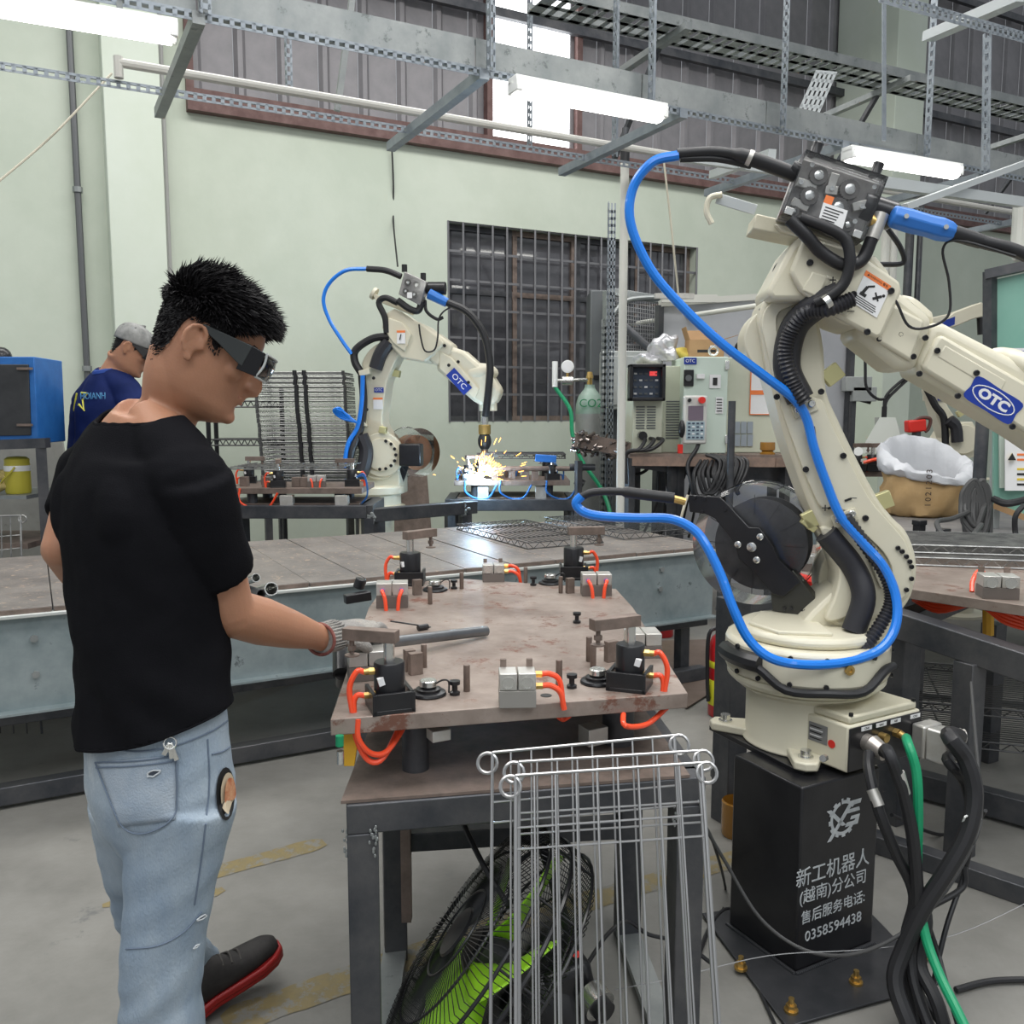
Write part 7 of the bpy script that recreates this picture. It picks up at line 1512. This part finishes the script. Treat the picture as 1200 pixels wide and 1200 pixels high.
# second bench at right with the sack
rb = thing('back_bench', 'wide cluttered steel bench at right carrying the sack and cables', 'bench', P(1080, 640, 5.2)); Zb = .80
a, b = P(945, 612, 5.0), P(1260, 612, 5.0)
qa, qb, qc, qd = G(940, 612, Zb), G(1260, 650, Zb), V((6.5, 5.95, Zb)), V((1.95, 5.95, Zb))
MB().prism([qa, qb, qc, qd], UP * -.04).build('top', mat('bench_top', (.20, .20, .21), .5, .3, c2=(.29, .28, .27), ns=6, c3=(.12, .12, .12), n3=10, t3=.6), rb)
MB().prism([qa - UP * .04, qb - UP * .04, qb - UP * .28, qa - UP * .28], V((0, .02, 0))).build('apron', galvd, rb)
for p in (qa.lerp(qb, .05), qa.lerp(qb, .5), qa.lerp(qb, .95), qd + V((.2, -.2, 0))): MB().bar(V((p.x, p.y + .1, Zb - .05)), V((p.x, p.y + .1, 0)), .07, .07).build('leg', mill, rb)
# sack
sk = thing('paper_sack', 'crumpled brown paper sack with a rolled white plastic liner on the right bench', 'sack', G(1083, 610, Zb))
sc0 = G(1083, 604, Zb); paper = mat('kraft_paper', (.42, .27, .12), .8, c2=(.50, .34, .17), ns=5, bump=1, bs=18); liner = mat('liner_white', (.66, .67, .70), .5, bump=.9, bs=22)
def sackshape(prof, wr_, m_, name, sx=1.12, sy=.8, n=64, tilt=0, closed=False):
    g = []
    for i, (r, z) in enumerate(prof):
        row = []
        for j in range(n + 1):
            a = 2 * pi * (j % n) / n; k = 1 + wr_ * noise.noise(V((cos(a) * 2.2, sin(a) * 2.2, z * 16))) + wr_ * .5 * noise.noise(V((cos(a) * 6, sin(a) * 6, z * 40)))
            row.append(sc0 + V((cos(a) * r * sx * k, sin(a) * r * sy * k, z + tilt * cos(a) * (z / .35) + (.115 * sin(a) + .03 * noise.noise(V((cos(a) * 5, sin(a) * 5, 3)))) * max(0, z - .20) / .17 + .012 * noise.noise(V((cos(a) * 3, sin(a) * 3, z * 9))))))
        g.append(row)
    o = MB().sheet(g).build(name, m_, sk, smooth=50); s = o.modifiers.new('s', 'SOLIDIFY'); s.thickness = .006; return o
sackshape([(.0, .0), (.17, .0), (.21, .02), (.235, .07), (.24, .12), (.235, .17), (.24, .22), (.235, .27), (.22, .30)], .16, paper, 'paper_body', tilt=.0)
sackshape([(.20, .10), (.19, .22), (.195, .30), (.205, .345), (.235, .37), (.262, .345), (.262, .31), (.25, .27), (.24, .25)], .13, liner, 'plastic_liner', tilt=-.035)
MB().ell(sc0 + UP * .13, (.19, .14, .06)).build('contents', mat('sack_contents', (.12, .11, .10), .7, c2=(.2, .2, .19), ns=30), sk)
for i, ch in enumerate('3021201'): text(ch, .05, sc0 + V((-.075, -.205, .29 - i * .034)), (0, 0, 1), (-1, 0, 0), mat('sack_print', (.06, .04, .03), .7) if 'sack_print' not in MT else MT['sack_print'], 'printed_digit', sk, .001)
# post with cable coil and the green partition
pg = thing('green_partition', 'green tinted partition panel in a dark steel frame at the right edge', 'partition', P(1180, 560, 4.9)); gp = mat('green_panel', (.20, .42, .34), .35, c2=(.24, .46, .38), ns=2, coat=.3)
MB().prism([P(1165, 328, 4.9), P(1290, 300, 4.6), P(1290, 640, 4.6), P(1165, 592, 4.9)], V((0, .02, 0))).build('panel', gp, pg)
MB().bar(P(1160, 318, 4.9), P(1160, 470, 4.9), .05, .05).build('frame_post', mill, pg); MB().bar(P(1155, 322, 4.9), P(1290, 292, 4.6), .05, .05).build('frame_top', mill, pg); MB().bar(P(1164, 592, 4.9), P(1290, 640, 4.6), .04, .03).build('frame_bottom', kb, pg)
p = P(1153, 470, 4.85); MB().cyl(V((p.x, 4.85, Zb)), V((p.x, 4.85, P(0, 470, 4.85).z)), .034, n=14).build('round_post', mill, pg)
p = P(1167, 560, 4.95); MB().bar(V((p.x, 4.95, Zb)), V((p.x, 4.95, P(0, 330, 4.95).z)), .05, .04).build('grey_post', greyb, pg)
for (x0_, y0_, x1_, y1_, m_, nm) in ((1184, 408, 1230, 426, prt, 'sign_plate'), (1178, 500, 1230, 575, prt, 'safety_poster')):
    MB().prism([P(x0_, y0_, 4.8), P(x1_, y0_, 4.75), P(x1_, y1_, 4.75), P(x0_, y1_, 4.8)], V((0, .006, 0))).build(nm, m_, pg)
MB().prism([P(1187, 411, 4.79), P(1230, 411, 4.74), P(1230, 421, 4.74), P(1187, 421, 4.79)], V((0, .004, 0))).build('sign_band', prb, pg); text('OTC', .04, P(1194, 416, 4.785), (1, 0, 0), UP, prt, 'sign_text', pg, .001)
MB().prism([P(1170, 425, 4.85), P(1290, 425, 4.7), P(1290, 572, 4.7), P(1172, 572, 4.85)], V((0, .01, 0))).build('pale_cabinet_panel', mat('pale_green_board', (.55, .64, .56), .5), pg)
yt = mat('sign_yellow', (.75, .55, .05), .5); MB().prism([P(1182, 539, 4.78), P(1190, 539, 4.78), P(1186, 531, 4.78)], V((0, .003, 0))).build('warning_triangle', yt, pg)
text('▲', .05, P(1186, 536, 4.77), (1, 0, 0), UP, prk, 'warning_mark', pg, .0005)
for y_, m_ in ((533, pro), (539, pro), (550, yt), (562, yt), (556, prk), (568, prk)): MB().prism([P(1192, y_ - 1.5, 4.785), P(1225, y_ - 1.5, 4.75), P(1225, y_ + 1, 4.75), P(1192, y_ + 1, 4.785)], V((0, .002, 0))).build('poster_print', m_, pg)
cc = thing('hung_cable_coil', 'coil of black cable hung on the dark round post at right', 'cable', P(1150, 590, 4.7))
for i in range(11):
    x = 1146 + random.uniform(-7, 12); w_ = random.uniform(8, 16); y1 = random.uniform(612, 652); MB().tube([P(x - w_, 590, 4.75), P(x - w_ * .9, y1 - 15, 4.72), P(x, y1, 4.7), P(x + w_ * .7, y1 - 20, 4.72), P(x + w_ * .8, 590, 4.75), P(x + 2, 566 + random.uniform(-4, 4), 4.76), P(x - w_ * .8, 575, 4.76)], .013, 8, 5, closed=True).build('cable_loop', MT['grey_cable'], cc)
MB().tube([P(1135, 600, 4.72), P(1115, 608, 4.6), P(1098, 612, 4.5), P(1108, 628, 4.35), P(1135, 630, 4.3), P(1150, 615, 4.5)], .013, 8, 6).build('trailing_cable', MT['grey_cable'], cc)
one(MB().tube([P(1165, 585, 4.7), P(1180, 590, 4.6), P(1205, 585, 4.6)], .02, 8, 5), 'black_hose', rub, 'black hose leaving the right edge above the bench', 'hose')
one(MB().tube([P(1200, 592, 4.4), P(1190, 605, 4.4), P(1190, 625, 4.4), P(1194, 640, 4.35)], .014, 8, 5), 'black_cable', rub, 'black cable dropping at the right frame edge onto the bench', 'cable')
for (x, y), l_ in (((1077, 622), 'square black stub standing in front of the paper sack'), ((1105, 632), 'short black stub standing on the bench right of the sack')): q = P(x, y, 4.5); one(MB().bar(q - UP * .05, q + UP * .05, .05, .04).bar(q + UP * .03, q + UP * .055, .055, .05), 'post_stub', blk, l_, 'stub', bevel=.003)
# funnel hood, red tool, black devices on the bench behind the arm
hd = thing('funnel_hood', 'pale pyramid shaped hood hanging by cables right of the near arm', 'hood', P(1033, 520, 6.8)); t_ = P(1036, 489, 6.8)
bt_ = [P(1006, 532, 6.6), P(1060, 528, 6.6), P(1075, 520, 7.1), P(1025, 522, 7.1)]; tp_ = [t_ + V((x, y, 0)) for x, y in ((-.05, -.04), (.07, -.04), (.07, .05), (-.05, .05))]
MB().add(bt_ + tp_, [(0, 1, 5, 4), (1, 2, 6, 5), (2, 3, 7, 6), (3, 0, 4, 7), (4, 5, 6, 7)]).build('hood', mat('hood_grey', (.50, .52, .48), .45, .2), hd)
MB().cyl(t_, t_ + UP * .08, .02, n=8).build('hook', blk, hd)
for pts in ([(1036, 484), (1038, 465), (1052, 450), (1068, 438)], [(1037, 484), (1040, 468), (1060, 448), (1075, 436)], [(1014, 380), (1014, 430), (1016, 455), (1030, 468), (1045, 462), (1062, 445)]): MB().tube([P(x, y, 6.8) for x, y in pts], .011, 6, 5).build('hang_cable', rub, hd)
fh = thing('far_fixture', 'far right fixture plate with black clamps behind the paper sack', 'welding table', P(1040, 560, 6.3)); z_ = P(1040, 556, 6.3).z
MB().box(V((P(1040, 556, 6.3).x, 6.6, z_)), (.7, .5, .04)).build('base_plate', rustb, fh)
for x in (-.3, .3): MB().bar(V((P(1040, 556, 6.3).x + x, 6.5, z_)), V((P(1040, 556, 6.3).x + x, 6.5, 0)), .06, .06).build('leg', mill, fh)
for x, y in ((1003, 538), (1022, 535)): q = P(x, y + 14, 6.35); q.z = z_ + .02; swing_clamp(q, radians(20), fh, 0, 1, 1.25)
MB().tube([P(1012, 542, 6.3), P(1030, 538, 6.25), P(1040, 545, 6.3)], .012, 8, 5).build('air_tube', orange, fh); MB().cyl(P(1006, 529, 6.2), P(1006, 529, 6.17), .03, n=16).build('gauge', whitep, fh)
rt = thing('red_tool', 'red grinder like tool with a brown handle loop behind the sack', 'tool', P(1075, 502, 6.0))
MB().bar(P(1062, 500, 6.0), P(1083, 498, 6.0), .08, .08).build('tool_body', redp, rt, bevel=.01); MB().tube([P(1068, 496, 5.98), P(1078, 490, 5.98), P(1090, 491, 5.98), P(1088, 502, 5.98), P(1084, 506, 5.98)], .012, 8, 5).build('handle_loop', mat('brown_handle', (.12, .05, .04), .4), rt); q = P(1074, 505, 6.0); MB().bar(q, V((q.x, 6.0, Zb)), .04, .04).build('stand', mill, rt)
jb = thing('wall_conduit_box', 'two small grey boxes fixed to the wall right of the arm elbow', 'electrical box', P(1012, 455, 7.6))
for x, y, w in ((1004, 450, .22), (1011, 462, .2)): MB().box(P(x, y, 7.6), (w, .1, .12)).build('box', greyb, jb, bevel=.005)
MB().tube([P(996, 459, 7.6), P(1004, 467, 7.6), P(1020, 472, 7.6)], .015, 6, 4).build('cable', rub, jb); MB().bar(P(1000, 455, 7.62), V((P(1000, 455, 7.62).x, 7.62, 0)), .05, .03).build('back_rail', mill, jb)
# two robots far at the right
def mini(name, label, Y, parts, base, extra=()):
    pl_ = PL(P(*base, Y), radians(-5)); o = thing(name, label, 'robot', (P(*base, Y).x, Y, 0)); c = P(*base, Y)
    MB().lathe([(.2, 0), (.2, .02), (.12, .03), (.12, c.z - .02), (.2, c.z)], V((c.x, Y, 0)), n=20).build('stand', cream, o)
    for nm, pts, o_, th in parts: slab(pl_, pts, o_, th, cream, nm, o, .008)
    return o, pl_
o, pm_ = mini('welding_robot', 'partly hidden cream robot behind the paper sack, left of the green partition', 6.3, [
    ('lower_arm', [(1088, 456), (1098, 452), (1112, 478), (1134, 510), (1126, 535), (1112, 530), (1098, 490)], .05, .15), ('turret', [(1105, 520), (1118, 496), (1140, 494), (1148, 510), (1146, 535), (1110, 540)], .08, .3)], (1128, 560))
disc(pm_, (1130, 515), .10, .12, .05, cream, 'shoulder_drive', o); MB().tube([pm_(x, y, .1) for x, y in ((1086, 455), (1096, 475), (1106, 490), (1108, 520))], .025, 8, 5).build('cable', rub, o); MB().tube([pm_(x, y, .14) for x, y in ((1112, 492), (1120, 500), (1122, 518))], .04, 8, 5).build('inner_bundle', MT['dark_sheath'], o)
MB().bar(pm_(1122, 486, .1), pm_(1127, 483, .1), .04, .04).build('zinc_stop', zin, o); MB().box(pm_(1105, 466, .06), (.07, .01, .04)).build('logo_plate', prb, o)
o, pm_ = mini('welding_robot', 'distant small cream robot arm above the near forearm at right', 8.2, [
    ('forearm', [(1100, 380), (1118, 366), (1150, 354), (1158, 360), (1156, 370), (1140, 374), (1112, 386)], .05, .2), ('elbow_housing', [(1092, 372), (1110, 368), (1116, 384), (1104, 396), (1092, 392)], .1, .3), ('lower_arm', [(1094, 388), (1106, 390), (1108, 470), (1090, 470)], .0, .2)], (1100, 540))
MB().box(pm_(1110, 379, .12), (.14, .01, .07), (V((.9, 0, .35)).normalized(), pm_.n, UP)).build('logo_plate', prb, o)
MB().cyl(pm_(1150, 372, 0), pm_(1151, 392, 0), .04, n=12).build('torch_body', blk, o)
# pipes on the right wall
for x, r, m_, l_, Y, yb in ((985, .022, pw, 'thin pale pole left of the right pillar edge', 6.0, 345), (1040, .03, pw, 'pale pipe rising beside the right pillar', 6.4, 352), (1049, .03, pw, 'second pale pipe rising beside the right pillar', 6.4, 352), (1196, .04, pw, 'pale thick pipe at the right edge above the green partition', 5.4, 300), (1068, .03, mill, 'dark pipe behind the blue torch connector', 6.6, 360), (1080, .02, mill, 'thin dark pipe right of the blue torch connector', 6.6, 360)):
    p = P(x, 240, Y); zq = P(x, yb, Y).z; o = pipe(V((p.x, Y, zq)), V((p.x, Y, p.z)), r, m_, l_, 'pipe')
    MB().cyl(V((p.x, Y, zq)), V((p.x, Y, zq)) + E2 * (7.1 - V((p.x, Y, 0)).dot(E2)) if x < 1100 else V((p.x, Y - .3, zq)), r * .9, n=10).build('wall_elbow', m_, o)
# ================= right fixture table near the camera =================
rf = thing('welding_fixture', 'rusty steel plate fixture at the right edge behind the near robot base', 'welding table', G(1150, 680, .80) * 1)
pzz = .84; cor = [G(1072, 691, pzz), G(1300, 724, pzz), G(1300, 655, pzz), G(1010, 632, pzz), G(940, 640, pzz), G(938, 672, pzz)]
MB().prism([p - UP * .035 for p in cor], UP * .035).build('base_plate', rustp, rf, bevel=.002)
twin_block(G(1174, 702, pzz) + V((0, .03, 0)), radians(-12), rf, (.11, .08, .075), tubes=0, base=0)
MB().tube([G(1152, 690, pzz) + UP * .055, G(1145, 690, pzz) + UP * .06, G(1139, 692, pzz) + UP * .03, G(1139, 694, pzz)], .008, 8, 5).build('air_tube', orange, rf)
twin_block(G(952, 668, pzz), radians(-5), rf, (.09, .07, .06), tubes=0, base=0)
for i in range(2): MB().tube([G(958 + i * 4, 658, pzz) + UP * .05, G(970, 655 + i * 3, pzz) + UP * .05, G(975, 660, pzz) + UP * .02, G(976, 664, pzz)], .008, 8, 5).build('air_tube', orange, rf)
for i in range(7):
    y = 690 + i * 2.2; MB().tube([P(1070, y, 3.2), P(1100, y + 8 + i, 3.1), P(1145, y + 12 - i, 3.0), P(1180, y + 16 + i * 2, 2.95), P(1230, y + 40, 2.9)], .0065, 6, 5).build('air_tube', orange, rf)
MB().tube([P(930, 676, 3.3), P(955, 682, 3.3), P(985, 684, 3.3)], .02, 8, 4).build('air_tube', redp, rf)
MB().cyl(P(1158, 712, 3.2), P(1158, 744, 3.2), .02, n=8).build('yellow_rod', yel, rf)
fz_ = P(1060, 740, 2.95).z
pts_ = [P(1040, 726, 3.0), P(1300, 812, 2.55)]
MB().bar(*pts_, .08, .09).build('front_rail', mill, rf, bevel=.004)
MB().bar(P(1045, 735, 3.05), P(1130, 700, 3.7), .07, .07).build('side_rail', mill, rf, bevel=.003)
MB().bar(P(845, 706, 3.1), P(960, 716, 3.2), .07, .07).build('left_rail', mill, rf, bevel=.003)
for x, y, Y, w in ((1137, 775, 2.80, .07), (860, 700, 3.05, .085), (1058, 745, 3.05, .09), (1080, 720, 3.5, .03), (1165, 730, 3.6, .07)): p = P(x, y, Y); MB().bar(p, V((p.x, p.y, 0)), w, w).build('leg', mill, rf, bevel=.003)
MB().bar(G(1015, 982, .03), G(1260, 1066, .03), .06, .06).build('floor_rail', mill, rf, bevel=.003); MB().bar(G(1030, 905, .06), G(1260, 966, .06), .06, .09).build('floor_rail', mill, rf, bevel=.003)
MB().bar(P(885, 952, 2.95), P(840, 900, 3.3), .05, .06).build('low_brace', mill, rf)
MB().bar(P(1070, 790, 3.3), P(1070, 745, 3.3), .02, .02).build('bolt', chrome, rf)
# bright wire shelves on it
c_ = G(1150, 655, pzz + .005)
shelf_panel('wire_shelf', c_ + UP * .0, (.97, -.22, 0), (.22, .97, 0), .95, .42, 'bright wire shelf panel lying on the right fixture plate', mt=wireb, nw=34, nx=2, r=.0035)
shelf_panel('wire_shelf', c_ + V((.12, .05, .04)), (.98, -.20, 0), (.20, .98, 0), .95, .42, 'second bright wire shelf lying on top of the first on the right fixture', mt=wireb, nw=34, nx=2, r=.0035)
# low racks under it
for i, (px, py, z_) in enumerate(((1150, 850, .10), (1150, 812, .30))):
    c_ = G(px, py, z_); shelf_panel('wire_shelf', c_, (.95, -.3, 0), (.3, .95, 0), 1.1, .6, '%s dark wire shelf stacked low under the right fixture' % ('lower', 'upper')[i], mt=wired, nw=22, nx=2, r=.004)
    for u in (-.5, .5):
        q = c_ + V((.95, -.3, 0)) * u; one(MB().bar(V((q.x, q.y - .2, 0)), V((q.x, q.y - .2, z_ - .004)), .03, .03) if i == 0 else MB().bar(V((q.x, q.y + .2, .14)), V((q.x, q.y + .2, z_ - .004)), .03, .03), 'block', mill, '%s %s support block under the low wire shelves at right' % (('lower', 'upper')[i], 'left' if u < 0 else 'right'), 'block')
# ================= floor things =================
def extinguisher(x, y, label):
    q = G(x, y, 0); o = thing('fire_extinguisher', label, 'fire extinguisher', q); rd = mat('extinguisher_red', (.42, .012, .015), .3, coat=.3) if 'extinguisher_red' not in MT else MT['extinguisher_red']; ye = MT.get('band_yellow') or mat('band_yellow', (.62, .60, .03), .5)
    MB().lathe([(.065, 0), (.072, .01), (.072, .34), (.06, .38), (.025, .41), (.025, .43)], q, n=28).build('cylinder', rd, o)
    MB().lathe([(.0725, .24), (.0735, .242), (.0735, .27), (.0725, .272)], q, n=28).build('yellow_band', ye, o); MB().lathe([(.0725, .06), (.0735, .062), (.0735, .18), (.0725, .182)], q, n=28).build('label', ye, o)
    MB().bar(q + UP * .44, q + V((.06, -.03, .45)), .02, .025).bar(q + UP * .47, q + V((.07, -.03, .50)), .016, .012).build('valve_lever', blk, o); MB().tube([q + V((-.02, 0, .43)), q + V((-.08, -.02, .40)), q + V((-.085, -.03, .2)), q + V((-.078, -.03, .08))], .01, 8, 5).build('hose', blk, o); return o
extinguisher(847, 838, 'red fire extinguisher with yellow label beside the near robot pedestal')
extinguisher(776, 745, 'red fire extinguisher under the end of the long bench')
one(MB().prism([G(764, 752, .01), G(835, 750, .01), G(868, 790, .01), G(805, 830, .01), G(760, 800, .01)], UP * .006), 'floor_sheet', mat('brown_sheet', (.12, .09, .07), .55, c2=(.17, .13, .11), ns=7), 'brown sheet lying on the floor behind the welding table corner', 'sheet')
one(MB().lathe([(.045, 0), (.05, .01), (.05, .12), (.046, .125), (.046, .02)], G(862, 978, 0), n=24), 'amber_cup', MT['amber'], 'amber cup on the floor beside the black pedestal', 'cup')
def fcable(pts, r, label, m_=rub, name='floor_cable'): return one(MB().tube([G(x, y, r + .004) if len(q_) == 2 else P(x, y, q_[2]) for q_ in pts for x, y in [q_[:2]]], r, 8, 6), name, m_, label, 'cable')
fcable([(820, 960, 2.1), (835, 985, 2.2), (850, 1040), (848, 1075), (870, 1110), (890, 1160), (915, 1215)], .004, 'thin black cable crossing the floor plate corner left of the pedestal')
fcable([(800, 1180), (830, 1090), (855, 1065), (880, 1090)], .006, 'black cable curving on the floor left of the pedestal plate')
fcable([(1045, 955, 2.6), (1100, 978), (1140, 970), (1155, 950, 2.7)], .006, 'dark cable lying on the floor behind the cable bundle')
fcable([(1120, 1160), (1160, 1150), (1210, 1148), (1240, 1150)], .008, 'black cable reaching the right edge across the floor')
one(MB().tube([P(720, 1160, 1.9), P(790, 1146, 1.95), P(900, 1120, 2.0), P(1020, 1112, 2.0), P(1120, 1095, 2.0), P(1230, 1045, 2.1)], .0012, 5, 6), 'clear_wire', mat('fine_wire', (.5, .5, .5), .2, .6), 'fine pale wire stretched low in front of the pedestal', 'wire')
one(MB().tube([P(540, 958, 1.95), P(552, 985, 1.9), P(570, 1020, 1.85), P(592, 1055, 1.8), P(596, 1062, 1.8)], .0065, 8, 6), 'fan_cord', rub, 'black cord dropping to the fan from under the welding table', 'cable')
fcable([(688, 1130, 1.85), (712, 1095, 1.95), (735, 1080, 2.0), (760, 1095, 2.0), (800, 1105, 2.0), (835, 1130, 2.0)], .005, 'thin black cord looping right of the fan behind the wire frames')
one(MB().bar(G(650, 800, .0) + UP * .25, G(618, 862, .0) + UP * .02, .02, .012), 'bright_strip', galv, 'bright strip leaning under the welding table seen below the plate', 'strip') if 0 else None
# fan
fan = thing('floor_fan', 'black floor fan with green blades lying tilted under the welding table', 'fan', P(590, 1150, 1.82))
fc = P(572, 1120, 1.82); vw = (fc - CAM).normalized(); fx = (P(657, 985, 1.80) - fc).normalized(); ax_ = fx.cross(vw).normalized(); ax_ = ax_ if ax_.z > 0 else -ax_; ax_ = (ax_ * .95 - vw * .28).normalized(); fx = (fx - ax_ * fx.dot(ax_)).normalized(); RF = .29; fy = ax_.cross(fx)
def FP(r, a, h): return fc + (fx * cos(a) + fy * sin(a)) * r + ax_ * h
for r, h, w in ((RF, .0, .0055), (RF, .055, .004), (RF, -.055, .004), (.10, .085, .003), (.20, .08, .003), (.20, -.08, .003)): MB().tube([FP(r, 2 * pi * i / 40, h) for i in range(40)], w, 6, 1, closed=True).build('guard_ring', blk, fan)
m = MB()
for i in range(120):
    a = 2 * pi * i / 120
    for s_ in (1, -1): m.tube([FP(.05, a, .085 * s_), FP(.2, a + .05, .083 * s_), FP(.28, a + .07, .07 * s_), FP(RF, a + .08, .03 * s_), FP(RF, a + .08, 0)], .0012, 3, 1, caps=False)
tag(m.build('guard_wires', blk, fan, smooth=0), kind='stuff')
gbl = mat('blade_green', (.34, .70, .03), .35, coat=.2)
for k_ in range(5):
    g = []
    for i in range(9):
        u = i / 8; row = []
        for j in range(7): v = j / 6 - .5; rr = .04 + .22 * u; a = k_ * 2 * pi / 5 + v * (.5 + .5 * sin(pi * (.2 + .7 * u))) + .3 * u; row.append(FP(rr, a, v * -.07 + .0))
        g.append(row)
    b_ = MB().sheet(g).build('blade', gbl, fan); s_ = b_.modifiers.new('s', 'SOLIDIFY'); s_.thickness = .003
MB().lathe([(.055, -.03), (.055, .03), (.04, .045)], fc, ax_, n=24).build('hub', blk, fan); MB().lathe([(.06, .084), (.055, .09), (.01, .092)], fc, ax_, n=24).build('front_badge', blk, fan)
mp = fc - ax_ * .09; MB().lathe([(.07, 0), (.08, .02), (.08, .13), (.06, .17)], mp, -ax_, n=28).build('motor', blk, fan)
tb_ = P(688, 1140, 1.85); MB().bar(mp - ax_ * .05, tb_, .13, .15).build('motor_housing', blk, fan, bevel=.02)
MB().cyl(tb_ + V((0, -.07, .0)), tb_ + V((.02, -.10, -.01)), .036, n=20).build('chrome_ring', chrome, fan); MB().cyl(tb_ + V((.0, -.08, .0)), tb_ + V((.03, -.12, -.01)), .024, n=18).build('dial_knob', blk, fan); MB().cyl(P(675, 1118, 1.74), P(675, 1118, 1.73), .008, n=10).build('red_button', redp, fan)
MB().tube([FP(RF, .3 * pi, 0), tb_ - UP * .05, V((tb_.x + .02, tb_.y, .03))], .012, 8, 4).build('stand_tube', blk, fan)
MB().tube([V((tb_.x - .2, tb_.y + .1, .015)), V((tb_.x + .05, tb_.y - .12, .015)), V((tb_.x + .2, tb_.y + .1, .015))], .014, 8, 4).build('stand_foot', blk, fan)
for i in range(12): a = 2 * pi * i / 12; MB().cyl(FP(RF, a, -.055), FP(RF, a, .055), .003, n=5).build('guard_strut', blk, fan)
